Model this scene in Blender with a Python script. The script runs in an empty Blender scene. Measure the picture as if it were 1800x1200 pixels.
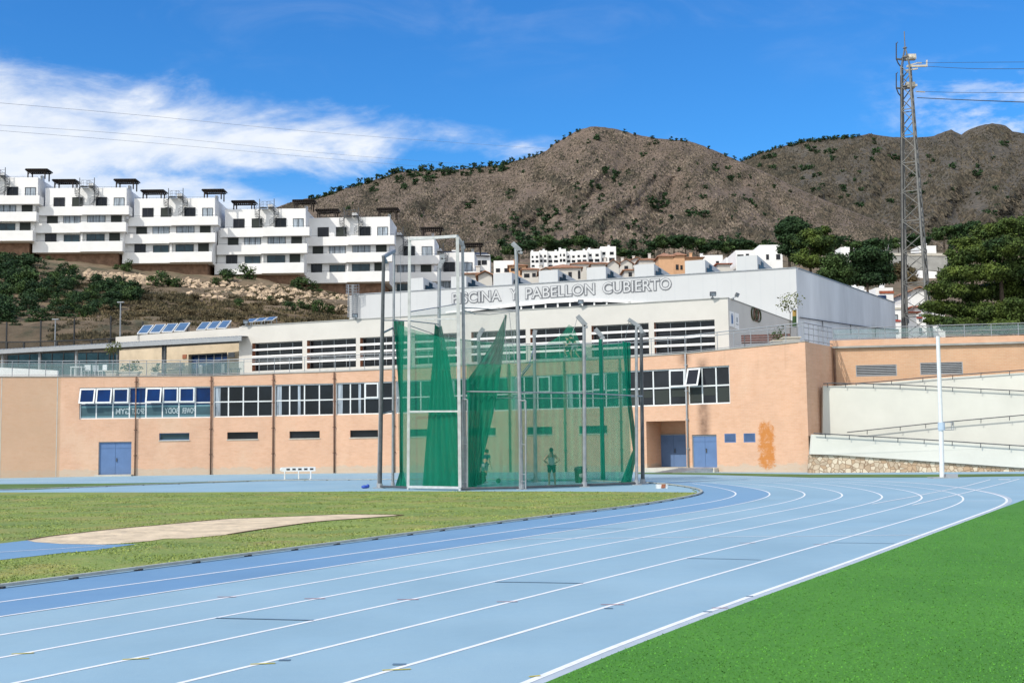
import bpy, math, random
import numpy as np
from mathutils import Vector, Matrix, noise
R = math.radians
C = bpy.context.scene.collection
sc = bpy.context.scene

# ------------------------------------------------------------------ camera
FPX, CAMH, PITCH, ROLL = 2070.0, 1.915, 0.0862, -0.014
cam = bpy.data.cameras.new('camera'); camo = bpy.data.objects.new('camera', cam); C.objects.link(camo)
cam.sensor_width = 36; cam.lens = FPX/1800*36; cam.clip_end = 9000; cam.clip_start = .1
camo.matrix_world = Matrix.Translation((0, 0, CAMH)) @ Matrix.Rotation(math.pi/2+PITCH, 4, 'X') @ Matrix.Rotation(ROLL, 4, 'Z')
sc.camera = camo
# ------------------------------------------------------------------ sky, sun, exposure
SUN_AZ, SUN_EL = 48, 43          # degrees left of straight behind the camera, elevation
w = bpy.data.worlds.new('World'); sc.world = w; w.use_nodes = True
nt = w.node_tree; N = nt.nodes; LK = nt.links
def nd(t, **k):
    n = N.new(t)
    for a, b in k.items(): setattr(n, a, b)
    return n
def mth(op, a, b=None, c=None, clamp=False):
    n = N.new('ShaderNodeMath'); n.operation = op; n.use_clamp = clamp
    for i, v in enumerate((a, b, c)):
        if v is None: continue
        if isinstance(v, (int, float)): n.inputs[i].default_value = v
        else: LK.new(v, n.inputs[i])
    return n.outputs[0]
def sstep(v, a, b):
    n = N.new('ShaderNodeMapRange'); n.interpolation_type = 'SMOOTHSTEP'
    LK.new(v, n.inputs[0]); n.inputs[1].default_value = a; n.inputs[2].default_value = b
    return n.outputs[0]
bg = N['Background']; bg.inputs[1].default_value = 0.14
sky = nd('ShaderNodeTexSky', sky_type='NISHITA'); sky.sun_disc = False
sky.sun_elevation = R(SUN_EL); sky.sun_rotation = R(180+SUN_AZ); sky.dust_density = .6; sky.ozone_density = 2.5; sky.air_density = 1.0
hs = nd('ShaderNodeHueSaturation'); hs.inputs['Hue'].default_value = .508; hs.inputs['Saturation'].default_value = 1.22; hs.inputs['Value'].default_value = 1.0
LK.new(sky.outputs[0], hs.inputs['Color'])
gn = nd('ShaderNodeVectorMath', operation='MULTIPLY'); LK.new(hs.outputs[0], gn.inputs[0]); gn.inputs[1].default_value = (.40, .93, 1.20)
tc = nd('ShaderNodeTexCoord'); sx = nd('ShaderNodeSeparateXYZ'); LK.new(tc.outputs['Generated'], sx.inputs[0])
yy = mth('MAXIMUM', sx.outputs[1], .02)
u = mth('DIVIDE', sx.outputs[0], yy); v = mth('DIVIDE', sx.outputs[2], yy)
cmb = nd('ShaderNodeCombineXYZ'); LK.new(u, cmb.inputs[0]); LK.new(v, cmb.inputs[1])
mp = nd('ShaderNodeMapping'); mp.inputs['Rotation'].default_value = (0, 0, R(12)); mp.inputs['Scale'].default_value = (7, 17, 1); LK.new(cmb.outputs[0], mp.inputs[0])
n1 = nd('ShaderNodeTexNoise'); n1.inputs['Scale'].default_value = 1.0; n1.inputs['Detail'].default_value = 9; n1.inputs['Roughness'].default_value = .58; n1.inputs['Distortion'].default_value = .6
LK.new(mp.outputs[0], n1.inputs['Vector'])
mp2 = nd('ShaderNodeMapping'); mp2.inputs['Rotation'].default_value = (0, 0, R(-20)); mp2.inputs['Scale'].default_value = (26, 60, 1); LK.new(cmb.outputs[0], mp2.inputs[0])
n2 = nd('ShaderNodeTexNoise'); n2.inputs['Scale'].default_value = 1.0; n2.inputs['Detail'].default_value = 7; n2.inputs['Roughness'].default_value = .6
LK.new(mp2.outputs[0], n2.inputs['Vector'])
nz = mth('ADD', mth('MULTIPLY', mth('SUBTRACT', n1.outputs[0], .5), .085), mth('MULTIPLY', mth('SUBTRACT', n2.outputs[0], .5), .03))
top = mth('SUBTRACT', mth('ADD', mth('MULTIPLY', u, -.150), .262), v)        # > 0 under the cloud's upper edge
low = mth('SUBTRACT', v, mth('ADD', mth('MULTIPLY', u, .10), .261))       # > 0 above its lower edge
cA = mth('MULTIPLY', sstep(mth('ADD', top, nz), -.016, .034), sstep(mth('ADD', low, nz), -.016, .018))
low2 = mth('SUBTRACT', mth('ADD', mth('MULTIPLY', u, -.30), .152), v)
cB = mth('MULTIPLY', sstep(mth('ADD', low2, nz), -.016, .016), sstep(mth('ADD', u, nz), -.15, -.25))
lft = mth('MULTIPLY', sstep(mth('ADD', u, mth('MULTIPLY', nz, 1.2)), -.30, -.40), sstep(mth('ADD', top, nz), -.02, .03))
wisp = mth('MULTIPLY', mth('MULTIPLY', sstep(u, .28, .42), sstep(v, .345, .27)), sstep(mth('ADD', mth('MULTIPLY', n1.outputs[0], .6), mth('MULTIPLY', n2.outputs[0], .4)), .44, .62))
wisp2 = mth('MULTIPLY', mth('MULTIPLY', sstep(n1.outputs[0], .45, .85), sstep(v, .28, .38)), .13)
cl = mth('MAXIMUM', mth('MAXIMUM', cA, mth('MULTIPLY', cB, .95)), mth('MULTIPLY', lft, .9))
cl = mth('MULTIPLY', cl, mth('ADD', .12, mth('ADD', mth('MULTIPLY', n2.outputs[0], .55), mth('MULTIPLY', n1.outputs[0], 1.1))), None, True)
cl = mth('MAXIMUM', cl, mth('MULTIPLY', wisp, .9)); cl = mth('MAXIMUM', cl, wisp2)
low3 = mth('MULTIPLY', sstep(v, .26, .12), .20)     # paler air towards the horizon
cl = mth('MAXIMUM', cl, low3)
up = sstep(sx.outputs[1], .0, .15)
cl = mth('MULTIPLY', mth('MULTIPLY', cl, up), .93)
mx = nd('ShaderNodeMix', data_type='RGBA'); LK.new(cl, mx.inputs[0]); LK.new(gn.outputs[0], mx.inputs[6]); mx.inputs[7].default_value = (6.3, 6.55, 6.9, 1)
bk = mth('MULTIPLY', sstep(sx.outputs[1], .05, -.3), .72)      # bright cloud added to the unseen sky behind the camera, lifts the shade
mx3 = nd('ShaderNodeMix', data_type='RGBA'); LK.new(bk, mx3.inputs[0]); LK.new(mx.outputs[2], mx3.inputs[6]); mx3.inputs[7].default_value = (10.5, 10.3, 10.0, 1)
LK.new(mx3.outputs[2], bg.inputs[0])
sd = bpy.data.lights.new('sun', 'SUN'); sd.energy = 3.5; sd.angle = R(.5); sd.color = (1, .935, .83)
so = bpy.data.objects.new('sun', sd); C.objects.link(so)
a_, e_ = R(SUN_AZ), R(SUN_EL)
SUNV = Vector((-math.sin(a_)*math.cos(e_), -math.cos(a_)*math.cos(e_), math.sin(e_)))
so.rotation_euler = SUNV.to_track_quat('Z', 'Y').to_euler(); so.location = SUNV*50
sc.view_settings.view_transform = 'Standard'; sc.view_settings.look = 'None'; sc.view_settings.gamma = 1
sc.view_settings.exposure = 0.10
sc.cycles.transparent_max_bounces = 24; sc.cycles.max_bounces = 6

# ------------------------------------------------------------------ helpers
def ray(px, py):
    a = (px-900)/FPX; b = (600-py)/FPX
    a, b = a*math.cos(ROLL)-b*math.sin(ROLL), a*math.sin(ROLL)+b*math.cos(ROLL)
    return Vector((a, math.cos(PITCH)-b*math.sin(PITCH), math.sin(PITCH)+b*math.cos(PITCH)))
def G(px, py, z=0.0):
    r = ray(px, py); t = (z-CAMH)/r.z
    return Vector((r.x*t, r.y*t, z))
def P(px, py, Y):
    r = ray(px, py); t = Y/r.y
    return Vector((r.x*t, Y, CAMH+r.z*t))
def tag(o, label=None, cat=None, group=None, kind=None):
    for k, x in (('label', label), ('category', cat), ('group', group), ('kind', kind)):
        if x: o[k] = x
    return o
def thing(name, label, cat, loc=(0, 0, 0), group=None, rz=0):
    o = bpy.data.objects.new(name, None); C.objects.link(o); o.location = loc; o.rotation_euler = (0, 0, rz)
    o.empty_display_size = .3
    return tag(o, label, cat, group)
def wparent(o, p):      # keep world coordinates of a mesh under a moved Empty
    o.parent = p
    root = p
    while root.parent: root = root.parent
    if p is root: o.matrix_parent_inverse = (Matrix.Translation(root.location) @ Matrix.Rotation(root.rotation_euler[2], 4, 'Z')).inverted()
    return o
class MB:
    def __init__(s): s.v = []; s.f = []; s.m = []
    def add(s, vs, fs, mi=0):
        o = len(s.v); s.v += [tuple(x) for x in vs]; s.f += [tuple(o+i for i in f) for f in fs]; s.m += [mi]*len(fs)
        return s
    def ob(s, o, a, b, c, mi=0):
        o, a, b, c = map(Vector, (o, a, b, c))
        if a.cross(b).dot(c) < 0: a, b = b, a
        vs = [o, o+a, o+a+b, o+b, o+c, o+a+c, o+a+b+c, o+b+c]
        return s.add(vs, [(0, 3, 2, 1), (4, 5, 6, 7), (0, 1, 5, 4), (1, 2, 6, 5), (2, 3, 7, 6), (3, 0, 4, 7)], mi)
    def box(s, x0, x1, y0, y1, z0, z1, mi=0):
        return s.ob((x0, y0, z0), (x1-x0, 0, 0), (0, y1-y0, 0), (0, 0, z1-z0), mi)
    def bar(s, p, q, w=.05, h=None, mi=0):
        p, q = Vector(p), Vector(q); h = h or w; d = (q-p)
        if d.length < 1e-6: return s
        t = d.normalized(); up_ = Vector((0, 0, 1)) if abs(t.z) < .9 else Vector((1, 0, 0))
        a = t.cross(up_).normalized()*w; b = a.cross(t).normalized()*h
        return s.ob(p-a/2-b/2, a, b, d, mi)
    def tube(s, p, q, r, r2=None, n=8, mi=0, cap=True):
        p, q = Vector(p), Vector(q); r2 = r if r2 is None else r2; d = q-p
        if d.length < 1e-6: return s
        t = d.normalized(); up_ = Vector((0, 0, 1)) if abs(t.z) < .9 else Vector((1, 0, 0))
        a = t.cross(up_).normalized(); b = a.cross(t)
        vs = []
        for c_, rr in ((p, r), (q, r2)):
            for i in range(n):
                an = 2*math.pi*i/n; vs.append(c_+(a*math.cos(an)+b*math.sin(an))*rr)
        fs = [(i, (i+1) % n, n+(i+1) % n, n+i) for i in range(n)]
        if cap: fs += [tuple(range(n))[::-1], tuple(range(n, 2*n))]
        return s.add(vs, fs, mi)
    def path(s, pts, r, n=6, mi=0):
        for a, b in zip(pts, pts[1:]): s.tube(a, b, r, n=n, mi=mi)
        return s
    def quad(s, a, b, c, d, mi=0): return s.add([a, b, c, d], [(0, 1, 2, 3)], mi)
    def poly(s, pts, mi=0): return s.add(pts, [tuple(range(len(pts)))], mi)
    def prism(s, pts, off, mi=0):
        off = Vector(off); n = len(pts); a = [Vector(p) for p in pts]; b = [p+off for p in a]
        return s.add(a+b, [tuple(range(n))[::-1], tuple(range(n, 2*n))]+[(i, (i+1) % n, n+(i+1) % n, n+i) for i in range(n)], mi)
    def sph(s, c, r, n=8, m=5, mi=0, sc_=(1, 1, 1)):
        c = Vector(c); vs = []; fs = []
        for j in range(m+1):
            th = math.pi*j/m
            for i in range(n):
                a = 2*math.pi*i/n
                vs.append(c+Vector((math.sin(th)*math.cos(a)*r*sc_[0], math.sin(th)*math.sin(a)*r*sc_[1], math.cos(th)*r*sc_[2])))
        for j in range(m):
            for i in range(n): fs.append((j*n+i, (j+1)*n+i, (j+1)*n+(i+1) % n, j*n+(i+1) % n))
        return s.add(vs, fs, mi)
    def build(s, name, mats, parent=None, smooth=False, world=True):
        me = bpy.data.meshes.new(name); me.from_pydata(s.v, [], s.f)
        if not isinstance(mats, (list, tuple)): mats = [mats]
        for m in mats: me.materials.append(m)
        if len(mats) > 1: me.polygons.foreach_set('material_index', s.m)
        if smooth: me.polygons.foreach_set('use_smooth', [True]*len(s.f))
        me.update()
        o = bpy.data.objects.new(name, me); C.objects.link(o)
        if parent:
            if world: wparent(o, parent)
            else: o.parent = parent
        return o
def struct(o): o['kind'] = 'structure'; return o
def stuff(o): o['kind'] = 'stuff'; return o
def children(o): return list(o.children)
KIDS = {}
CACHE = {}
def copy_tree(o, loc=None, rz=None, label=None, scale=None):
    if o.name not in CACHE:
        kids = {}
        for k in bpy.data.objects:
            if k.parent: kids.setdefault(k.parent.name, []).append(k)
        CACHE[o.name] = {}
        def walk(x):
            CACHE[o.name][x.name] = kids.get(x.name, [])
            for k in kids.get(x.name, []): walk(k)
        walk(o)
    tree = CACHE[o.name]
    def rec(x, par):
        c = x.copy(); C.objects.link(c)
        if par: c.parent = par
        for ch in tree[x.name]: rec(ch, c)
        return c
    c = rec(o, None)
    if loc is not None: c.location = loc
    if rz is not None: c.rotation_euler = (0, 0, rz)
    if scale: c.scale = (scale,)*3 if isinstance(scale, (int, float)) else scale
    if label: c['label'] = label
    return c

# ------------------------------------------------------------------ materials
def mat(name, col, rough=.8, var=.12, scale=3.0, bump=0.0, bscale=None, metal=0.0, spec=.3, col2=None, detail=5, stretch=None, island=0.0):
    m = bpy.data.materials.new(name); m.use_nodes = True; t = m.node_tree; n = t.nodes; b = n['Principled BSDF']
    b.inputs['Roughness'].default_value = rough; b.inputs['Metallic'].default_value = metal; b.inputs['Specular IOR Level'].default_value = spec
    c = Vector(col)
    c2 = Vector(col2) if col2 else c*(1-var*2)
    g = n.new('ShaderNodeNewGeometry'); mp_ = n.new('ShaderNodeMapping'); t.links.new(g.outputs['Position'], mp_.inputs[0])
    if stretch: mp_.inputs['Scale'].default_value = stretch
    nz_ = n.new('ShaderNodeTexNoise'); nz_.inputs['Scale'].default_value = scale; nz_.inputs['Detail'].default_value = detail; nz_.inputs['Roughness'].default_value = .6
    t.links.new(mp_.outputs[0], nz_.inputs['Vector'])
    r = n.new('ShaderNodeValToRGB'); r.color_ramp.elements[0].position = .34; r.color_ramp.elements[1].position = .66
    r.color_ramp.elements[0].color = (*c2, 1); r.color_ramp.elements[1].color = (*(c*(1+var*.4)), 1)
    t.links.new(nz_.outputs[0], r.inputs[0]); out = r.outputs[0]
    if island:
        hv = n.new('ShaderNodeHueSaturation'); mr = n.new('ShaderNodeMapRange'); t.links.new(g.outputs['Random Per Island'], mr.inputs[0])
        mr.inputs[3].default_value = 1-island; mr.inputs[4].default_value = 1+island; t.links.new(mr.outputs[0], hv.inputs['Value']); t.links.new(out, hv.inputs['Color']); out = hv.outputs[0]
    t.links.new(out, b.inputs['Base Color'])
    if bump:
        bn = n.new('ShaderNodeTexNoise'); bn.inputs['Scale'].default_value = bscale or scale*4; bn.inputs['Detail'].default_value = 4
        t.links.new(mp_.outputs[0], bn.inputs['Vector'])
        bu = n.new('ShaderNodeBump'); bu.inputs['Strength'].default_value = .8; bu.inputs['Distance'].default_value = bump
        t.links.new(bn.outputs[0], bu.inputs['Height']); t.links.new(bu.outputs[0], b.inputs['Normal'])
    m['out'] = ''
    return m
def mixin(m, maskfn, col):      # lays a second colour over a material where maskfn (node builder) says so
    t = m.node_tree; b = t.nodes['Principled BSDF']; src = b.inputs['Base Color'].links[0].from_socket
    mask = maskfn(t); mx_ = t.nodes.new('ShaderNodeMix'); mx_.data_type = 'RGBA'
    t.links.new(mask, mx_.inputs[0]); t.links.new(src, mx_.inputs[6]); mx_.inputs[7].default_value = (*col, 1)
    t.links.new(mx_.outputs[2], b.inputs['Base Color'])
def m_(t, op, a, b=None, clamp=False):
    n = t.nodes.new('ShaderNodeMath'); n.operation = op; n.use_clamp = clamp
    for i, x in enumerate((a, b)):
        if x is None: continue
        if isinstance(x, (int, float)): n.inputs[i].default_value = x
        else: t.links.new(x, n.inputs[i])
    return n.outputs[0]
def ss_(t, x, a, b):
    n = t.nodes.new('ShaderNodeMapRange'); n.interpolation_type = 'SMOOTHSTEP'; t.links.new(x, n.inputs[0]); n.inputs[1].default_value = a; n.inputs[2].default_value = b; return n.outputs[0]
def noise_(t, scale, stretch=(1, 1, 1), detail=5, rough=.6):
    g = t.nodes.new('ShaderNodeNewGeometry'); mp_ = t.nodes.new('ShaderNodeMapping'); mp_.inputs['Scale'].default_value = stretch
    t.links.new(g.outputs['Position'], mp_.inputs[0]); n = t.nodes.new('ShaderNodeTexNoise'); n.inputs['Scale'].default_value = scale; n.inputs['Detail'].default_value = detail; n.inputs['Roughness'].default_value = rough
    t.links.new(mp_.outputs[0], n.inputs['Vector']); return n.outputs[0]
def pos_(t):
    g = t.nodes.new('ShaderNodeNewGeometry'); s = t.nodes.new('ShaderNodeSeparateXYZ'); t.links.new(g.outputs['Position'], s.inputs[0]); return s.outputs

def brickmat(name, c1, c2, mortar, scale=1.0):
    m = mat(name, c1, .9, .1, .8, 0)
    t = m.node_tree; b = t.nodes['Principled BSDF']; g = t.nodes.new('ShaderNodeNewGeometry'); s = t.nodes.new('ShaderNodeSeparateXYZ'); t.links.new(g.outputs['Position'], s.inputs[0])
    cb = t.nodes.new('ShaderNodeCombineXYZ'); t.links.new(m_(t, 'SUBTRACT', s.outputs[0], m_(t, 'MULTIPLY', s.outputs[1], .35)), cb.inputs[0]); t.links.new(s.outputs[2], cb.inputs[1])
    br = t.nodes.new('ShaderNodeTexBrick'); t.links.new(cb.outputs[0], br.inputs['Vector']); br.inputs['Scale'].default_value = scale
    br.inputs['Brick Width'].default_value = .30; br.inputs['Row Height'].default_value = .095; br.inputs['Mortar Size'].default_value = .009
    br.inputs['Color1'].default_value = (*c1, 1); br.inputs['Color2'].default_value = (*c2, 1); br.inputs['Mortar'].default_value = (*mortar, 1); br.inputs['Bias'].default_value = -.2
    src = b.inputs['Base Color'].links[0].from_socket
    mx_ = t.nodes.new('ShaderNodeMix'); mx_.data_type = 'RGBA'; mx_.inputs[0].default_value = .6
    t.links.new(src, mx_.inputs[6]); t.links.new(br.outputs[0], mx_.inputs[7]); t.links.new(mx_.outputs[2], b.inputs['Base Color'])
    bu = t.nodes.new('ShaderNodeBump'); bu.inputs['Strength'].default_value = .6; bu.inputs['Distance'].default_value = .01
    t.links.new(m_(t, 'SUBTRACT', 1.0, br.outputs['Fac']), bu.inputs['Height']); t.links.new(bu.outputs[0], b.inputs['Normal'])
    return m
M = {}
M['orange'] = brickmat('orange_brick', (.665, .41, .275), (.595, .35, .225), (.62, .44, .33))
def streaks(t):
    p = pos_(t); n = noise_(t, .9, (1, 1, .12), 6, .7); return m_(t, 'MULTIPLY', m_(t, 'MULTIPLY', ss_(t, n, .56, .74), ss_(t, p[2], 4.6, 7.4)), .45)
mixin(M['orange'], streaks, (.34, .19, .11))
def patch(t): return m_(t, 'MULTIPLY', ss_(t, noise_(t, .35, (1, 1, .6), 7, .65), .50, .66), .35)
mixin(M['orange'], patch, (.68, .50, .36))
def pale_base(t):
    p = pos_(t); n = noise_(t, 1.3, (1, 1, 1), 6, .7); h = m_(t, 'ADD', m_(t, 'MULTIPLY', n, .9), .05)
    return m_(t, 'MULTIPLY', ss_(t, m_(t, 'SUBTRACT', h, p[2]), -.05, .12), .75)
mixin(M['orange'], pale_base, (.50, .42, .33))
def oldpanel(t): p = pos_(t); return m_(t, 'MULTIPLY', ss_(t, p[0], -31.9, -32.05), m_(t, 'ADD', .35, m_(t, 'MULTIPLY', noise_(t, .8, (1, 1, .5), 6, .7), .5)))
mixin(M['orange'], oldpanel, (.50, .335, .215))
def mott(t): return m_(t, 'MULTIPLY', ss_(t, noise_(t, 2.2, (1, 1, 2.5), 8, .8), .48, .66), .22)
mixin(M['orange'], mott, (.50, .25, .12))
def rust(t):
    p = pos_(t); n = noise_(t, 2.6, (1.0, 1.0, 1.2), 9, .85)
    def blob(x0, x1, z0, z1, s=.35):
        a = m_(t, 'MULTIPLY', ss_(t, p[0], x0-s, x0+s), ss_(t, p[0], x1+s, x1-s)); b_ = m_(t, 'MULTIPLY', ss_(t, p[2], z0-s, z0+s), ss_(t, p[2], z1+s*2, z1-s*2)); return m_(t, 'MULTIPLY', a, b_)
    A = blob(14.5, 15.55, .1, 3.2); B = m_(t, 'MULTIPLY', blob(12.7, 13.3, 2.5, 3.2, .3), .75); D = m_(t, 'MULTIPLY', blob(12.6, 17, .0, .45, .25), .62)
    k = m_(t, 'MAXIMUM', m_(t, 'MAXIMUM', A, B), D)
    r = ss_(t, m_(t, 'ADD', m_(t, 'MULTIPLY', k, .60), m_(t, 'MULTIPLY', n, 1.2)), .98, 1.20)
    return m_(t, 'MULTIPLY', r, .9)
mixin(M['orange'], rust, (.50, .18, .03))
def soot(t):
    p = pos_(t)
    a = m_(t, 'MULTIPLY', ss_(t, m_(t, 'ABSOLUTE', m_(t, 'SUBTRACT', p[0], 10.75)), .5, .0), ss_(t, p[2], 6.4, 7.0)); c = m_(t, 'MULTIPLY', ss_(t, m_(t, 'ABSOLUTE', m_(t, 'SUBTRACT', p[0], 11.75)), .5, .05), ss_(t, p[2], 7.2, 6.5))
    return m_(t, 'MULTIPLY', m_(t, 'MAXIMUM', a, c), m_(t, 'MULTIPLY', noise_(t, 2.5), 1.2), True)
mixin(M['orange'], soot, (.12, .07, .05))
M['cream'] = mat('cream_render', (.57, .55, .51), .85, .03, .7, .004, 12)
M['rampcream'] = mat('ramp_cream_render', (.62, .62, .565), .85, .035, .5, .004, 12)
M['beige'] = mat('beige_render', (.66, .55, .40), .85, .08, 1.2)
M['white'] = mat('white_render', (.80, .80, .79), .8, .03, .6, .003, 10)
M['hallwhite'] = mat('white_metal_cladding', (.515, .53, .54), .5, .02, .5)
def rib(t):
    p = pos_(t); s_ = m_(t, 'SINE', m_(t, 'MULTIPLY', m_(t, 'SUBTRACT', p[0], m_(t, 'MULTIPLY', p[1], .3)), 5.2)); return m_(t, 'MULTIPLY', ss_(t, s_, .93, 1.0), .16)
mixin(M['hallwhite'], rib, (.40, .43, .46))
M['hallside'] = mat('stained_cladding', (.68, .71, .74), .6, .10, .35, 0, stretch=(1, 1, .25))
def sidestain(t):
    p = pos_(t); n = noise_(t, .8, (1, 1, .3), 6)
    return m_(t, 'MULTIPLY', m_(t, 'MULTIPLY', ss_(t, m_(t, 'ABSOLUTE', m_(t, 'SUBTRACT', p[0], 34.6)), 1.7, .2), ss_(t, p[2], 13.5, 11.0)), ss_(t, n, .42, .66))
mixin(M['hallside'], sidestain, (.40, .36, .32))
M['outline'] = mat('letter_outline_grey', (.17, .18, .20), .6, .05, 2)
M['gate'] = mat('pale_gate_paint', (.50, .52, .53), .5, .1, 4)
M['grey'] = mat('grey_paint', (.32, .34, .36), .5, .05, 3)
M['steel'] = mat('galvanised_steel', (.33, .35, .37), .45, .12, 4, metal=.5)
M['dsteel'] = mat('dark_steel', (.10, .11, .12), .5, .15, 4, metal=.3)
M['alum'] = mat('white_aluminium', (.68, .70, .70), .4, .04, 5)
M['dark'] = mat('dark_frame', (.035, .037, .04), .5, .1, 3)
M['wood'] = mat('dark_timber', (.022, .016, .013), .8, .2, 5)
M['bench'] = mat('bench_timber', (.13, .06, .05), .7, .2, 5)
M['bluedoor'] = mat('blue_door_paint', (.11, .19, .36), .5, .05, 2)
M['pipe'] = mat('brown_pipe_paint', (.17, .095, .065), .6, .15, 3)
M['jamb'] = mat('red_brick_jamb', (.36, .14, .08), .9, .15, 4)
M['brown'] = mat('brown_stone_base', (.26, .155, .10), .9, .2, 1.4, .03, 5)
M['conc'] = mat('grey_concrete', (.36, .36, .34), .85, .12, 1.0, .005, 8)
M['lconc'] = mat('light_concrete', (.55, .52, .45), .85, .1, 1.5, .004, 9)
M['tile'] = mat('tan_roof_tiles', (.38, .20, .125), .85, .2, 1.2, .03, 6)
M['rtile'] = mat('red_roof_tiles', (.36, .11, .06), .85, .2, 1.2, .03, 6)
M['peach'] = mat('peach_render', (.60, .36, .21), .85, .06, 1)
M['blueplastic'] = mat('blue_plastic', (.03, .08, .40), .4, .05, 3)
M['yellow'] = mat('yellow_sign', (.75, .62, .04), .5, .03, 3)
M['redpaint'] = mat('red_paint', (.38, .07, .05), .6, .08, 3)
def glass(name, col, rough=.06, spec=.6):
    m = mat(name, col, rough, .25, .6, spec=spec); return m
M['glass'] = glass('dark_window_glass', (.010, .014, .020), .08, .22)
M['glassb'] = glass('blue_window_glass', (.002, .03, .13), .08, .18)
M['glassg'] = glass('grey_window_glass', (.018, .020, .026), .12, .25)
M['glassteal'] = glass('teal_window_glass', (.03, .07, .09), .12, .3)
M['shut'] = mat('grey_green_shutter', (.03, .037, .033), .7, .06, 2, stretch=(.2, .2, 9))
M['curt'] = mat('pale_curtain', (.38, .44, .50), .8, .3, 2, stretch=(3, 3, .2))
def clearglass(name, col, fac):
    m = bpy.data.materials.new(name); m.use_nodes = True; t = m.node_tree; b = t.nodes['Principled BSDF']
    b.inputs['Base Color'].default_value = (*col, 1); b.inputs['Roughness'].default_value = .08
    tr = t.nodes.new('ShaderNodeBsdfTransparent'); mx_ = t.nodes.new('ShaderNodeMixShader')
    n = noise_(t, 1.5); t.links.new(m_(t, 'ADD', fac-.08, m_(t, 'MULTIPLY', n, .16)), mx_.inputs[0])
    t.links.new(tr.outputs[0], mx_.inputs[1]); t.links.new(b.outputs[0], mx_.inputs[2]); t.links.new(mx_.outputs[0], t.nodes['Material Output'].inputs[0])
    return m
M['balglass'] = clearglass('balustrade_glass', (.25, .36, .36), .22)
def netmat(name, col, fac, scale=8, amp=.25):
    m = bpy.data.materials.new(name); m.use_nodes = True; t = m.node_tree; b = t.nodes['Principled BSDF']
    b.inputs['Base Color'].default_value = (*col, 1); b.inputs['Roughness'].default_value = .75; b.inputs['Specular IOR Level'].default_value = .15
    tl = t.nodes.new('ShaderNodeBsdfTranslucent'); tl.inputs[0].default_value = (*col, 1); ms = t.nodes.new('ShaderNodeMixShader'); ms.inputs[0].default_value = .4
    t.links.new(b.outputs[0], ms.inputs[1]); t.links.new(tl.outputs[0], ms.inputs[2])
    tr = t.nodes.new('ShaderNodeBsdfTransparent'); mx_ = t.nodes.new('ShaderNodeMixShader')
    n = noise_(t, scale, (1, 1, .6), 3, .8); n2_ = noise_(t, .5, (1, 1, .5), 3)
    # knotted diamond mesh: |sin| lattice over position, blurred by the noise
    p = pos_(t); k = 34.0
    s1 = m_(t, 'ABSOLUTE', m_(t, 'SINE', m_(t, 'MULTIPLY', m_(t, 'ADD', p[0], p[2]), k))); s2 = m_(t, 'ABSOLUTE', m_(t, 'SINE', m_(t, 'MULTIPLY', m_(t, 'SUBTRACT', p[0], p[2]), k)))
    lat = ss_(t, m_(t, 'MINIMUM', s1, s2), .45, .1)
    f = m_(t, 'ADD', fac-.32*amp*2, m_(t, 'MULTIPLY', m_(t, 'ADD', m_(t, 'MULTIPLY', n, .5), m_(t, 'ADD', m_(t, 'MULTIPLY', n2_, .35), m_(t, 'MULTIPLY', lat, .3))), amp*1.5), True)
    t.links.new(f, mx_.inputs[0]); t.links.new(tr.outputs[0], mx_.inputs[1]); t.links.new(ms.outputs[0], mx_.inputs[2]); t.links.new(mx_.outputs[0], t.nodes['Material Output'].inputs[0])
    return m
M['net'] = netmat('green_net', (.015, .29, .17), .49)
M['netd'] = netmat('green_net_folded', (.0, .23, .145), .92, 5, .35)
M['netw'] = netmat('pale_net', (.35, .45, .40), .22)
M['netdk'] = netmat('dark_fence_net', (.05, .05, .04), .36, 3, .1)
M['leafpine'] = mat('pine_needles', (.082, .115, .02), .7, .25, .5, spec=.2, col2=(.02, .045, .014), island=.45)
M['leafdark'] = mat('dark_leaves', (.03, .062, .02), .7, .2, .4, spec=.2, col2=(.012, .032, .012), island=.45)
M['leafmid'] = mat('mid_leaves', (.055, .095, .025), .7, .2, .5, spec=.2, col2=(.022, .045, .015), island=.45)
M['leafdry'] = mat('dry_scrub', (.125, .095, .048), .85, .2, .25, col2=(.04, .04, .02), island=.4)
M['leafyel'] = mat('yellow_green_leaves', (.13, .15, .035), .7, .2, .5, island=.4)
M['tower'] = mat('weathered_tower_steel', (.185, .185, .175), .6, .15, 2, metal=.3)
M['bark'] = mat('bark', (.10, .075, .055), .9, .2, 6)
M['terracotta'] = mat('cream_planter', (.55, .52, .45), .8, .05, 3)

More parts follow.
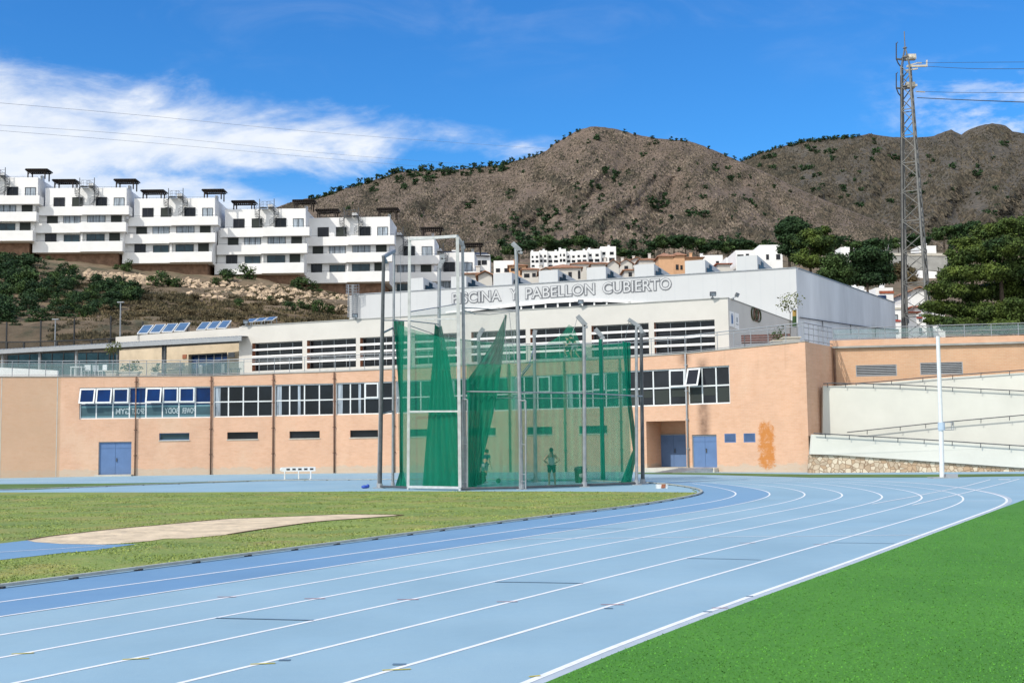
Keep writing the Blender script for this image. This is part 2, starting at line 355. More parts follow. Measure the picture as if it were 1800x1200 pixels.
class Wall:
    """a vertical plane from A to B (plan); u metres along it, z height, d depth inwards (away from the camera)"""
    def __init__(s, A, B):
        s.A = Vector((A[0], A[1], 0)); s.B = Vector((B[0], B[1], 0)); s.d = (s.B-s.A).normalized(); s.L = (s.B-s.A).length
        n = Vector((-s.d.y, s.d.x, 0)); mid = (s.A+s.B)/2
        s.n = n if n.dot(mid) > 0 else -n
    def p(s, u, z, d=0): return s.A+s.d*u+s.n*d+Vector((0, 0, z))
    def uv(s, px, py):
        r = ray(px, py); t = s.A.dot(s.n)/r.dot(s.n); q = r*t; q.z += CAMH
        return (Vector((q.x, q.y, 0))-s.A).dot(s.d), q.z
    def u(s, px): return s.uv(px, 650)[0]
    def slab(s, mb, u0, u1, z0, z1, d0, d1, mi=0):
        return mb.ob(s.p(u0, z0, d0), s.d*(u1-u0), s.n*(d1-d0), (0, 0, z1-z0), mi)
    def wall(s, mb, u0, u1, z0, zt0, zt1, holes, rev=.3, thick=.35, mi=0, rmi=0, back=True):
        us = sorted(set([u0, u1]+[h[0] for h in holes]+[h[1] for h in holes])); zmax = max([z0]+[h[3] for h in holes])
        zs = sorted(set([z0]+[h[2] for h in holes]+[h[3] for h in holes]))
        tz = lambda u: zt0+(zt1-zt0)*(u-u0)/(u1-u0)
        for i in range(len(us)-1):
            a, b = us[i], us[i+1]
            for j in range(len(zs)):
                lo = zs[j]
                if j+1 < len(zs): h0 = h1 = zs[j+1]
                else: h0, h1 = tz(a), tz(b)
                cm, zm = (a+b)/2, (lo+min(h0, h1))/2
                if any(h[0]-1e-4 < cm < h[1]+1e-4 and h[2] < zm < h[3] for h in holes): continue
                mb.quad(s.p(a, lo), s.p(b, lo), s.p(b, h1), s.p(a, h0), mi)
        for h in holes:
            a, b, c, d = h[:4]; r = h[4] if len(h) > 4 else rev
            mb.quad(s.p(a, c), s.p(a, d), s.p(a, d, r), s.p(a, c, r), rmi); mb.quad(s.p(b, c), s.p(b, d), s.p(b, d, r), s.p(b, c, r), mi)
            mb.quad(s.p(a, d), s.p(b, d), s.p(b, d, r), s.p(a, d, r), mi); mb.quad(s.p(a, c), s.p(b, c), s.p(b, c, r), s.p(a, c, r), mi)
        mb.quad(s.p(u0, zt0), s.p(u1, zt1), s.p(u1, zt1, thick), s.p(u0, zt0, thick), mi)
        mb.quad(s.p(u0, z0), s.p(u0, zt0), s.p(u0, zt0, thick), s.p(u0, z0, thick), mi); mb.quad(s.p(u1, z0), s.p(u1, zt1), s.p(u1, zt1, thick), s.p(u1, z0, thick), mi)
        if back: mb.quad(s.p(u0, z0, thick), s.p(u0, zt0, thick), s.p(u1, zt1, thick), s.p(u1, z0, thick), mi)
    def window(s, parent, u0, u1, z0, z1, nc, nr, fm, gm, d=.12, fw=.07, name='window', rowsplit=None):
        mb = MB(); T = .07
        s.slab(mb, u0, u1, z0, z0+fw, d, d+T); s.slab(mb, u0, u1, z1-fw, z1, d, d+T)
        s.slab(mb, u0, u0+fw, z0+fw, z1-fw, d, d+T); s.slab(mb, u1-fw, u1, z0+fw, z1-fw, d, d+T)
        for i in range(1, nc):
            x = u0+(u1-u0)*i/nc; s.slab(mb, x-fw/2, x+fw/2, z0+fw, z1-fw, d+.003, d+T)
        for j in range(1, nr):
            z = z0+(z1-z0)*(rowsplit or j/nr); s.slab(mb, u0+fw, u1-fw, z-fw/2, z+fw/2, d+.006, d+T-.005)
        fr = mb.build(name, fm, parent, world=not getattr(s, 'local', False))
        g = MB(); s.slab(g, u0+.01, u1-.01, z0+.01, z1-.01, d+T-.02, d+T+.02); p_ = g.build('pane', gm); p_.parent = fr
        return fr

# ------------------------------------------------------------------ ground, track, fields
rng = random.Random(7)
M['earth'] = mat('dry_earth', (.24, .19, .12), .95, .2, .4, .02, 3)
M['track'] = mat('blue_track_surface', (.25, .395, .49), .8, .045, .35, .003, 60)
def scuff(t):
    n = noise_(t, .18, (1, 1, 1), 6, .6); n2_ = noise_(t, 1.7, (1, .25, 1), 5, .7)
    return m_(t, 'MULTIPLY', m_(t, 'ADD', ss_(t, n, .38, .7), m_(t, 'MULTIPLY', ss_(t, n2_, .5, .8), .5)), .38)
mixin(M['track'], scuff, (.32, .45, .52))
def gritl(t): return m_(t, 'MULTIPLY', ss_(t, noise_(t, 16, (1, .6, 1), 8, .95), .54, .68), .35)
mixin(M['track'], gritl, (.40, .54, .60))
def grit(t): return m_(t, 'MULTIPLY', ss_(t, noise_(t, 22, (1, .5, 1), 8, .95), .53, .66), .30)
mixin(M['track'], grit, (.14, .26, .44))
M['track2'] = mat('deep_blue_track_surface', (.12, .25, .43), .8, .06, .4, .003, 60)
mixin(M['track2'], scuff, (.19, .33, .47)); mixin(M['track2'], grit, (.07, .16, .35))
M['paint'] = mat('white_line_paint', (.78, .80, .82), .7, .06, 8)
M['dpaint'] = mat('dark_blue_line_paint', (.13, .22, .31), .7, .06, 8)
M['epaint'] = mat('pale_blue_edge_paint', (.42, .49, .55), .7, .06, 3)
M['ypaint'] = mat('yellow_line_paint', (.55, .48, .08), .7, .06, 8)
M['rpaint'] = mat('red_line_paint', (.36, .10, .10), .7, .06, 8)
M['turf'] = mat('artificial_turf', (.072, .225, .026), .85, .10, .6, .012, 45, col2=(.058, .195, .022), stretch=(1, .6, 1))
def fleck(t): return m_(t, 'MULTIPLY', ss_(t, noise_(t, 13, (1, .45, 1), 8, .9), .53, .68), .5)
mixin(M['turf'], fleck, (.15, .31, .08))
def fleckd(t): return m_(t, 'MULTIPLY', ss_(t, noise_(t, 9, (1, .4, 1), 8, .9), .52, .66), .5)
mixin(M['turf'], fleckd, (.035, .15, .03))
M['lawn'] = mat('worn_lawn', (.20, .26, .06), .9, .2, .35, .03, 9, col2=(.13, .20, .05), detail=8)
def dry(t): return m_(t, 'MULTIPLY', ss_(t, noise_(t, .55, (1, .8, 1), 8, .72), .47, .66), .6)
mixin(M['lawn'], dry, (.31, .27, .09))
def brownp(t): return m_(t, 'MULTIPLY', ss_(t, noise_(t, .28, (.5, 1.4, 1), 6, .7), .53, .68), .5)
mixin(M['lawn'], brownp, (.27, .19, .08))
def dry2(t): return m_(t, 'MULTIPLY', ss_(t, noise_(t, 5.5, (1, 1, 1), 6, .8), .50, .68), .55)
mixin(M['lawn'], dry2, (.36, .34, .15))
M['lawn2'] = mat('dark_lawn', (.11, .19, .05), .9, .2, .6, .03, 9)  # darker green grass of the far strip and the verge
M['sand'] = mat('pale_sand', (.68, .55, .38), .95, .14, 1.6, .09, 3.5, detail=9)
M['slabm'] = mat('terrace_paving', (.45, .42, .38), .85, .1, 1)

struct(MB().quad((-4000, -600, -.02), (4000, -600, -.02), (4000, 560, -.02), (-4000, 560, -.02)).build('ground', M['earth']))

LINES = {0: [(0, 1034), (450, 975.5), (900, 917), (1100, 892), (1200, 877.5), (1228, 871), (1239, 866), (1233, 862), (1225, 859), (1200, 854.5), (1175, 851.5), (1150, 849.8), (1133, 848.8)],
1: [(0, 1058), (450, 996.5), (900, 933), (1050, 911), (1200, 891.2), (1250, 882.5), (1280, 876), (1292, 872), (1297, 867.5), (1292, 863.5), (1280, 860), (1250, 853.8), (1217, 849.5)],
2: [(0, 1083.5), (450, 1016), (900, 947), (1200, 902.5), (1283, 890), (1333, 879), (1353, 873), (1358, 867.8), (1350, 863), (1333, 858.7), (1291.7, 852.5), (1255, 849)],
3: [(0, 1115.5), (450, 1041), (900, 963.7), (1200, 914.5), (1333, 893), (1383, 883), (1412, 875), (1421, 869.2), (1414, 863.5), (1391.7, 858), (1350, 852.8), (1300, 848.8)],
4: [(0, 1155.5), (450, 1072), (900, 986.3), (1200, 931), (1383, 897), (1450, 883), (1478, 876), (1486.5, 870.5), (1480, 865), (1458, 859.5), (1408, 851.9), (1360, 848)],
5: [(30, 1199), (450, 1112), (900, 1015), (1200, 952.5), (1400, 911), (1500, 892.5), (1541, 882), (1552, 876), (1554, 872), (1546, 866), (1525, 860.5), (1480, 853), (1430, 848.5)],
6: [(320, 1199), (600, 1131), (900, 1056.5), (1200, 982), (1500, 911.5), (1583, 891), (1612, 882), (1622, 877), (1623.5, 873), (1615, 867), (1600, 862), (1550, 854.5), (1490, 849)],
7: [(612, 1199), (900, 1115.5), (1200, 1026.5), (1500, 940.8), (1600, 912), (1670, 893), (1692, 883), (1698, 877), (1692, 870), (1675, 864.5), (1616.7, 855), (1550, 850)],
8: [(925, 1199), (1104, 1127), (1315, 1049), (1500, 984), (1616.7, 940.8), (1710, 907), (1750, 893), (1770, 885), (1774, 879), (1769, 873), (1750, 867), (1700, 857), (1640, 851)]}
CEN = Vector((-12.17, 46.63, 0))
def catmull(pts, n=8):
    out = []; P_ = [pts[0]*2-pts[1]]+pts+[pts[-1]*2-pts[-2]]
    for i in range(1, len(P_)-2):
        a, b, c, d = P_[i-1:i+3]
        for k in range(n):
            t = k/n
            out.append(.5*((2*b)+(c-a)*t+(2*a-5*b+4*c-d)*t*t+(3*b-a-3*c+d)*t**3))
    return out+[pts[-1]]
def lanecurve(k):
    pts = [G(*p) for p in LINES[k]]
    for _ in range(2):
        pts = [pts[0]]+[(pts[i-1]+pts[i]*3+pts[i+1])/5 if 3 < i < len(pts)-1 else pts[i] for i in range(1, len(pts)-1)]+[pts[-1]]
    d = (pts[0]-pts[1]).normalized(); pts = [pts[0]+d*30, pts[0]+d*6]+pts
    c = catmull(pts); l = c[-1]-CEN; a0 = math.atan2(l.y, l.x); r0 = l.length; rk = 20.6+1.22*(k-1)
    a1 = a0
    for i in range(1, 26):
        a = a0+R(3.2)*i; f = min(1, i/10); c.append(CEN+Vector((math.cos(a), math.sin(a), 0))*(r0+(rk-r0)*f))
    return c
CUR = {k: lanecurve(k) for k in LINES}
def offs(c, o):
    out = []
    for i in range(len(c)):
        t = (c[min(i+1, len(c)-1)]-c[max(i-1, 0)]).normalized(); out.append(c[i]+Vector((t.y, -t.x, 0))*o)
    return out
def ribbon(mb, c, w_, z, mi=0):
    a, b = offs(c, -w_/2), offs(c, w_/2)
    for i in range(len(c)-1):
        q = [a[i], b[i], b[i+1], a[i+1]]; mb.add([(x.x, x.y, z) for x in q], [(0, 1, 2, 3)], mi)
def flat(name, px, z, m, extra=None, w=None):
    pts = [G(*p) if not isinstance(p, Vector) else p for p in px]
    return MB().poly([(p.x, p.y, z) for p in pts]).build(name, m)
# whole blue surface from below the frame to the foot of the buildings
tb = MB(); tb.poly([(-75, -25, 0), (40, -25, 0), (40, 90, 0), (-75, 90, 0)]); struct(tb.build('running_track', M['track']))
# the two deeper blue inner lanes
def farwear(t): p = pos_(t); return m_(t, 'MULTIPLY', ss_(t, p[1], 12, 40), m_(t, 'ADD', .30, m_(t, 'MULTIPLY', noise_(t, .5, (1, 1, 1), 5, .6), .6)))
mixin(M['track2'], farwear, (.20, .345, .48))
def lane2(t): return m_(t, 'MULTIPLY', noise_(t, .3, (1, 1, 1), 6, .7), .35)
mixin(M['track2'], lane2, (.20, .34, .47))
def wearstreak(t): return m_(t, 'MULTIPLY', ss_(t, noise_(t, 2.6, (1, .35, 1), 6, .75), .52, .75), .25)
mixin(M['track'], wearstreak, (.20, .33, .46))
il = MB(); c0, c2 = CUR[0], CUR[2]; m_n = min(len(c0), len(c2))
def resample(c, n):
    L = [0]
    for a, b in zip(c, c[1:]): L.append(L[-1]+(b-a).length)
    out = []; j = 0
    for i in range(n):
        t = L[-1]*i/(n-1)
        while j < len(L)-2 and L[j+1] < t: j += 1
        f = (t-L[j])/max(1e-6, L[j+1]-L[j]); out.append(c[j].lerp(c[j+1], min(1, max(0, f))))
    return out
ra, rb = resample(c0, 160), resample(c2, 160)
for i in range(159): il.add([(q.x, q.y, .0025) for q in (ra[i], rb[i], rb[i+1], ra[i+1])], [(0, 1, 2, 3)])
struct(il.build('inner_lanes', M['track2']))
mk = MB()
for k in range(1, 9): ribbon(mk, CUR[k], .058 if k < 8 else .075, .0055 if k < 3 else .003)
ribbon(mk, offs(CUR[8], .095), .10, .0032, 4)
def pline(pts, w_, mi=0, z=.0065): ribbon(mk, [G(*p) for p in pts], w_, z, mi)
pline([(1533, 885.5), (1600, 873.5), (1700, 853.5), (1741, 842.5)], .06); pline([(1604, 887.5), (1700, 865), (1760, 850), (1792, 841.5)], .06)
pline([(900, 947.3), (1200, 944), (1450, 941.5), (1620, 940)], .045); pline([(925, 928.5), (1040, 928.6), (1105, 929)], .04, 1); pline([(1690, 880), (1772, 879.5)], .05)
pline([(380, 1086), (470, 1088), (551, 1090)], .05, 1); pline([(870, 1022.5), (950, 1023.5), (1025, 1025)], .05, 1); pline([(1208, 981), (1275, 982), (1337, 983.8)], .045, 1); pline([(1456, 953.5), (1510, 954), (1572, 955)], .045, 1)
for a, b, k in ((20, 60, 1147.5), (215, 262, 1157), (440, 484, 1165.5), (672, 722, 1176), (930, 950, 1187.5)): pline([(a, k+2), (b, k)], .035, 2)
for a, b, k in ((382, 415, 1049), (535, 572, 1052), (698, 736, 1053.5), (873, 910, 1057.5), (1056, 1097, 1062.5), (1251, 1280, 1068.5), (1300, 1328, 954), (1430, 1455, 956.5)): pline([(a, k), (b, k)], .03, 3)
for a, b, k in ((1062, 1077, 1069), (1236, 1252, 1075), (690, 714, 1167.5), (490, 510, 1160), (1311, 1324, 1048)): pline([(a, k), (b, k)], .07, 1)
pline([(0, 845.7), (200, 845.4), (407, 845)], .12); pline([(566, 840.5), (613, 840.2)], .1, 0); pline([(634, 842), (740, 842)], .12); pline([(815, 841.5), (1005, 842)], .1)
pline([(1755, 842.5), (1776, 842.5)], .5)
struct(mk.build('track_markings', [M['paint'], M['dpaint'], M['ypaint'], M['rpaint'], M['epaint']]))

# infield lawn, runway, sand pit
kin = [p for p in offs(CUR[0], -.18)]
apex = max(range(len(kin)), key=lambda i: kin[i].x)
SAND = [(48, 950), (75, 945), (110, 940.5), (205, 930), (300, 921.5), (400, 912.5), (520, 908), (600, 904.5), (690, 905), (702, 906.5), (640, 911), (560, 917), (500, 925), (450, 932), (400, 940), (330, 946.5), (290, 947), (265, 951), (215, 955.5), (180, 957.5), (110, 956.5), (60, 953)]
RUN = [(-260, 985), (48, 950), (60, 953), (110, 956.5), (180, 957.5), (240, 956.5), (160, 968), (100, 973), (50, 979), (0, 984.5), (-260, 1022)]
far = [G(1225, 865.2), G(1150, 864.6), (G(1000, 863.5)), G(700, 863), G(500, 864), G(300, 865), G(0, 865), G(-200, 866)]
lawn = [kin[i] for i in range(1, apex+1)]+far
lawn = [Vector((-60, 0, 0)), Vector((-60, -8, 0))]+[p for p in lawn]
def pip(pts):
    xs = np.array([p.x for p in pts]); ys = np.array([p.y for p in pts])
    def f(X, Y):
        ins = np.zeros(X.shape, bool); j = len(xs)-1
        for i in range(len(xs)):
            c = ((ys[i] > Y) != (ys[j] > Y)) & (X < (xs[j]-xs[i])*(Y-ys[i])/((ys[j]-ys[i]) or 1e-9)+xs[i]); ins ^= c; j = i
        return ins
    return f
struct(MB().poly([(p.x, p.y, .006) for p in lawn]).build('infield_lawn', M['lawn']))
struct(flat('sand_pit', SAND, .014, M['sand'])); ed = MB(); ec = catmull([G(*p)+Vector((0, .04, 0)) for p in SAND[:15]], 6); ec = [p+Vector((0, .05*noise.noise(Vector((i*.9, 0, 0))), 0)) for i, p in enumerate(ec)]; ribbon(ed, ec, .13, .017); struct(ed.build('sand_pit_edge', mat('dark_soil_edge', (.13, .085, .035), .95, .3, 6, .02, 20)))
struct(flat('jump_runway', RUN, .011, M['track2']))
rw = MB(); ribbon(rw, [G(-100, 985), G(0, 971), G(110, 964.5), (G(185, 959.5))], .05, .0155); struct(rw.build('runway_markings', M['paint']))
FARG = [(-60, 866), (0, 861), (60, 860), (130, 857), (250, 852.3), (400, 847.3), (545, 842.6), (480, 842.8), (300, 848), (200, 849.3), (100, 850.2), (0, 850.6), (-60, 851)]
struct(flat('far_lawn', FARG, .01, M['lawn2']))
tr = [p for p in offs(CUR[8], .15)]; ax = max(range(len(tr)), key=lambda i: tr[i].x)
i1 = min(range(ax), key=lambda i: abs(tr[i].x-G(1740, 898).x)+abs(tr[i].y-G(1740, 898).y))
turf = [p for p in tr[:i1]]+[G(1800, 878.5), G(1900, 848), Vector((60, 45, 0)), Vector((60, -20, 0))]
struct(MB().poly([(p.x, p.y, .006) for p in turf]).build('artificial_turf', M['turf']))
struct(MB().poly([(*G(*p).xy, .007) for p in ((1120, 832.6), (1250, 834.2), (1424, 839), (1660, 838.6), (1800, 836.6), (1950, 834.5), (1950, 828), (1800, 832.6), (1600, 833.5), (1424, 833.5), (1250, 831), (1120, 830.4))]).build('grass_verge', M['lawn2']))

def blades(name, m, poly, n, hmin, hmax, x0, x1, y0, y1, excl=(), seed=1, wd=.008, pw=1.8, clump=True):
    r = np.random.default_rng(seed); f = pip(poly); ex = [pip(e) for e in excl]
    Y = y0+(y1-y0)*r.random(n)**pw; X = (r.random(n)*(x1-x0)+x0)*Y/30.0
    k = f(X, Y)
    for e in ex: k &= ~e(X, Y)
    # clumped: drop some by a coarse noise
    cl_ = np.sin(X*2.1+np.sin(Y*1.3)*2)+np.sin(Y*2.7+np.sin(X*.9)*3); k &= ((cl_+r.normal(0, 1, n)) > -1.2) if clump else True
    X, Y = X[k], Y[k]; n = len(X); h = (hmin+(hmax-hmin)*r.random(n)**2)*(1+(.35 if clump else 0)*np.clip(cl_[k], -1, 1)); a = r.random(n)*math.pi; w_ = wd*(1+Y/14)*(1+r.random(n))
    tilt = r.normal(0, .5, (n, 2))*h[:, None]; v_ = np.zeros((n, 3, 3)); dx = np.cos(a)*w_; dy = np.sin(a)*w_
    v_[:, 0] = np.stack([X-dx, Y-dy, np.full(n, .004)], 1); v_[:, 1] = np.stack([X+dx, Y+dy, np.full(n, .004)], 1); v_[:, 2] = np.stack([X+tilt[:, 0], Y+tilt[:, 1], h], 1)
    return trimesh(name, m, v_.reshape(-1, 3), 3)
def trimesh(name, m, V, k, parent=None):
    nf = len(V)//k; me = bpy.data.meshes.new(name); me.vertices.add(len(V)); me.vertices.foreach_set('co', np.asarray(V, dtype=np.float32).ravel())
    me.loops.add(len(V)); me.loops.foreach_set('vertex_index', np.arange(len(V), dtype=np.int32)); me.polygons.add(nf)
    me.polygons.foreach_set('loop_start', np.arange(0, len(V), k, dtype=np.int32)); me.polygons.foreach_set('loop_total', np.full(nf, k, dtype=np.int32))
    me.materials.append(m); me.update(calc_edges=True); o = bpy.data.objects.new(name, me); C.objects.link(o)
    if parent: o.parent = parent
    return o
M['blade'] = mat('grass_blades', (.26, .31, .085), .8, .2, .5, spec=.2, col2=(.18, .25, .065), island=.25)
mixin(M['blade'], dry, (.36, .31, .12))
LP = [Vector((p.x, p.y, 0)) for p in lawn]
EX = [[G(*p) for p in SAND], [G(*p) for p in RUN]]
g_ = blades('lawn_grass', M['blade'], LP, 230000, .010, .028, -14, 7, 9.5, 50, EX, 3, .005)
tag(stuff(g_), 'short worn green and yellow grass of the infield lawn', 'grass')
M['tblade'] = mat('turf_fibres', (.085, .26, .035), .8, .1, .8, spec=.2, island=.5)
g_ = blades('turf_pile', M['tblade'], turf, 150000, .008, .019, 0, 15, 7, 30, (), 5, .003, 2.0, False)
tag(stuff(g_), 'bright green artificial turf fibres beside the outer lane', 'artificial grass')

# kerbs
M['kerb'] = mat('grey_green_kerb', (.40, .42, .38), .7, .12, 6)
def kerb(name, c, label, feet, step=1.5):
    t = thing(name, label, 'kerb', c[len(c)//2]); mb = MB()
    a, b = offs(c, -.05), offs(c, .035)
    for i in range(len(c)-1):
        for (p, q, z0, z1, z2, z3) in ((a, b, .065, .065, .065, .065), (a, a, .022, .065, .065, .022), (b, b, .022, .065, .065, .022)):
            mb.add([(p[i].x, p[i].y, z0), (q[i].x, q[i].y, z1), (q[i+1].x, q[i+1].y, z2), (p[i+1].x, p[i+1].y, z3)], [(0, 1, 2, 3)])
    mb.build('rail', M['kerb'], t); s_ = 0; first = None; n = 0
    for i in range(len(c)-1):
        L = (c[i+1]-c[i]).length
        while s_ < L and n < feet:
            p = c[i].lerp(c[i+1], s_/L); s_ += step
            if p.y < 7: continue
            if first is None:
                first = MB().box(-.06, .06, -.05, .05, .006, .03).build('foot', M['dark'], None)
                f_ = first
            else: f_ = first.copy(); C.objects.link(f_)
            f_.parent = t; f_.location = p-t.location; n += 1
        s_ -= L
kerb('track_kerb', [p for p in CUR[0]], 'low grey kerb rail on dark feet along the inner edge of the near bend', 60, 1.25)
kerb('track_kerb', catmull([G(*p) for p in ((-80, 866), (0, 861.5), (130, 857.3), (250, 852.8), (400, 847.5), (545, 842.8))], 5), 'dark kerb rail by the far strip of lawn left of the hurdle', 18, 2)

# ------------------------------------------------------------------ brick podium building round the bend
FV = [(-44, 80.8), (-32, 83.3), (-21.4, 83.9), (-17.0, 83.7), (-12.55, 83.0), (-8.25, 82.0), (-4.55, 80.7), (-.2, 79.2), (3.45, 77.7), (6.9, 75.8), (10.85, 73.4), (17.1, 68.5)]
FZ = [7.08, 7.05, 7.0, 7.08, 7.12, 7.18, 7.23, 7.29, 7.29, 7.28, 7.34, 7.58]
pod = thing('podium_building', 'long curved orange brick building with a band of windows under the terrace railing', 'building', (-2, 80, 0))
wm = MB(); W_ = [Wall(FV[i], FV[i+1]) for i in range(len(FV)-1)]
SLOT = {2: [(281, 334)], 3: [(400, 454)], 4: [(509, 562)], 5: [(615, 664)], 6: [(716, 757)], 7: [(820, 870)], 8: [(925, 969)], 9: [(1016, 1065)]}
SL = {1: [(281, 334)], 2: [(400, 454)], 3: [(509, 562)], 4: [(615, 664)], 5: [(716, 757)], 6: [(820, 870)], 7: [(925, 969)], 8: [(1016, 1065)]}
wins = []
for i, W in enumerate(W_):
    f = i/10; sill, head = 4.02+.012*i, 6.24+.022*i
    holes = []; L = W.L
    if i == 0: win = None
    elif i == 1: win = (W.u(140.5), L-.06, 8)
    elif i == 10: win = (.06, W.u(1282), 3)
    else: win = (.06, L-.06, 4)
    if win: holes.append((win[0], win[1], sill, head, .22)); wins.append((W, win, sill, head, i))
    for a, b in SL.get(i, []): holes.append((W.u(a), W.u(b), 2.48, 2.98, .25))
    if i == 1: holes.append((W.u(175.5), W.u(233), .12, 2.42, .18))
    if i == 9: holes.append((W.u(1133.5), W.u(1202.5), .25, 3.18, 2.3))
    if i == 10: holes.append((W.u(1213), W.u(1256), .28, 2.28, .15)); holes += [(W.u(1270), W.u(1290), 1.78, 2.32, .15), (W.u(1303.5), W.u(1324), 1.78, 2.32, .15)]
    W.wall(wm, 0, L, 0, FZ[i], FZ[i+1], holes, .22, .45, back=(i != 9))
W9 = W_[9]
W9.slab(wm, W9.u(1133.5)-.3, W9.u(1202.5)+.1, .25, 3.2, 2.301, 2.5)
q9 = W9.n*2.2; WD = Wall((FV[9][0]+q9.x, FV[9][1]+q9.y), (FV[10][0]+q9.x, FV[10][1]+q9.y))
wm.build('wall', M['orange'], pod)
# recess interior left jamb and ceiling come from the reveals; white step below
st = MB(); Wb = Wall(FV[9], FV[10]); Wb.slab(st, W9.u(1130), W9.L-.02, 0, .26, -.55, 2.3); W_[10].slab(st, 0.02, W_[10].u(1258), 0, .26, -.55, .12)
st.build('step', M['lconc'], pod)
rp = MB(); a = W_[10]; r0, r1 = a.u(1196)-.0, a.u(1256)
rp.prism([a.p(r0, .27, -.56), a.p(r1, .27, -.56), a.p(r1, .27, -.62), a.p(r0-.0, .27, -.62)], (0, 0, -.04))
rp.add([a.p(.2, .03, -2.4), a.p(r1, .27, -.56), a.p(r0+.2, .27, -.56), a.p(-1.2, .03, -2.2)], [(0, 1, 2, 3)])
rp.add([a.p(.2, .03, -2.4), a.p(r1, .27, -.56), a.p(r1, .0, -.56), a.p(.2, .0, -2.4)], [(0, 1, 2, 3)])
tr_ = tag(thing('access_ramp', 'grey metal access ramp leading up to the blue door beside the recess', 'ramp', tuple(a.p(0, 0, -1))))
rp.build('ramp_plate', M['steel'], tr_)
cp = MB()
for i, W in enumerate(W_): cp.ob(W.p(-.02, FZ[i]+.001, -.05), W.d*(W.L+.04)+Vector((0, 0, FZ[i+1]-FZ[i])), W.n*.55, (0, 0, .06))
cp.build('coping', M['conc'], pod)
gl = ['glassb', 'glass', 'glass', 'glass', 'glass', 'glass', 'glass', 'glass', 'glass', 'glassg']
for (W, win, sill, head, i) in wins:
    fr = W.window(pod, win[0], win[1], sill, head, win[2], 2, M['alum'], M['glassb' if i == 1 else ('glass' if i < 9 else 'glassg')], .10, .085, rowsplit=.49)
    pw = (win[1]-win[0])/win[2]
    if i != 1 and i < 9:     # lit pillars and things seen just inside the glass
        pl = MB(); W.slab(pl, win[0]+.12, win[0]+.12+pw*.34, sill+.1, head-.1, .128, .148)
        q = pl.build('inside_pillar', M['curt']); q.parent = fr
        if i in (3, 4, 6): pl = MB(); W.slab(pl, win[0]+pw*1.55, win[0]+pw*1.72, sill+.1, head-.1, .130, .148); q = pl.build('inside_pillar', M['curt']); q.parent = fr
    if i >= 9:
        bl = MB()
        for k in range(win[2]): W.slab(bl, win[0]+pw*k+.1, win[0]+pw*(k+1)-.1, sill+.55 if k % 2 else sill+.15, sill+1.0, .128, .146)
        q = bl.build('blind', M['shut']); q.parent = fr
    # open tilted sashes
    def sash(k, tilt, m=M['alum']):
        sb = MB(); u0 = win[0]+pw*k+.03; u1 = u0+pw-.06; zt = head-.06; zb = sill+(head-sill)*.49+.02
        def pt(u, z): return W.p(u, z, .04-(zt-z)*tilt)
        fwk = .10
        for (x0, x1, z0, z1) in ((u0, u1, zb, zb+fwk), (u0, u1, zt-fwk, zt), (u0, u0+fwk, zb+fwk, zt-fwk), (u1-fwk, u1, zb+fwk, zt-fwk)):
            o = pt(x0, z0); sb.ob(o, pt(x1, z0)-o, pt(x0, z1)-o, -W.n*.05)
        s_ = sb.build('sash', m); s_.parent = fr
        g2 = MB(); o = pt(u0+fwk, zb+fwk)+W.n*.005; g2.ob(o, pt(u1-fwk, zb+fwk)-pt(u0+fwk, zb+fwk), pt(u0+fwk, zt-fwk)-pt(u0+fwk, zb+fwk), -W.n*.03); g2.build('sash_pane', M['glassb' if i == 1 else 'glassg']).parent = fr
    if i == 1:
        for k, tl in ((0, .32), (1, .26), (2, .06), (4, .28), (5, .04), (6, .04)): sash(k, tl)
        bn = MB(); W.slab(bn, win[0]+.1, win[1]-.1, sill+.22, sill+.92, .112, .124); b_ = bn.build('banner', mat('banner_blue', (.045, .10, .12), .5, .08, 2)); b_.parent = fr
        bn = MB(); W.slab(bn, win[0]+.1, win[1]-.1, sill+.10, sill+.22, .114, .126, 0); W.slab(bn, win[0]+.1, win[1]-.1, sill+.80, sill+.94, .108, .126, 0); b2 = bn.build('banner_edge', mat('banner_edge_teal', (.12, .24, .28), .5, .08, 2)); b2.parent = fr
        WB, WBF, WBS = W, fr, sill
    if i == 10: sash(0, .38)
    if i in (4, 7, 8, 9): sash(2 if i != 9 else 3, .0 if i != 9 else .05)
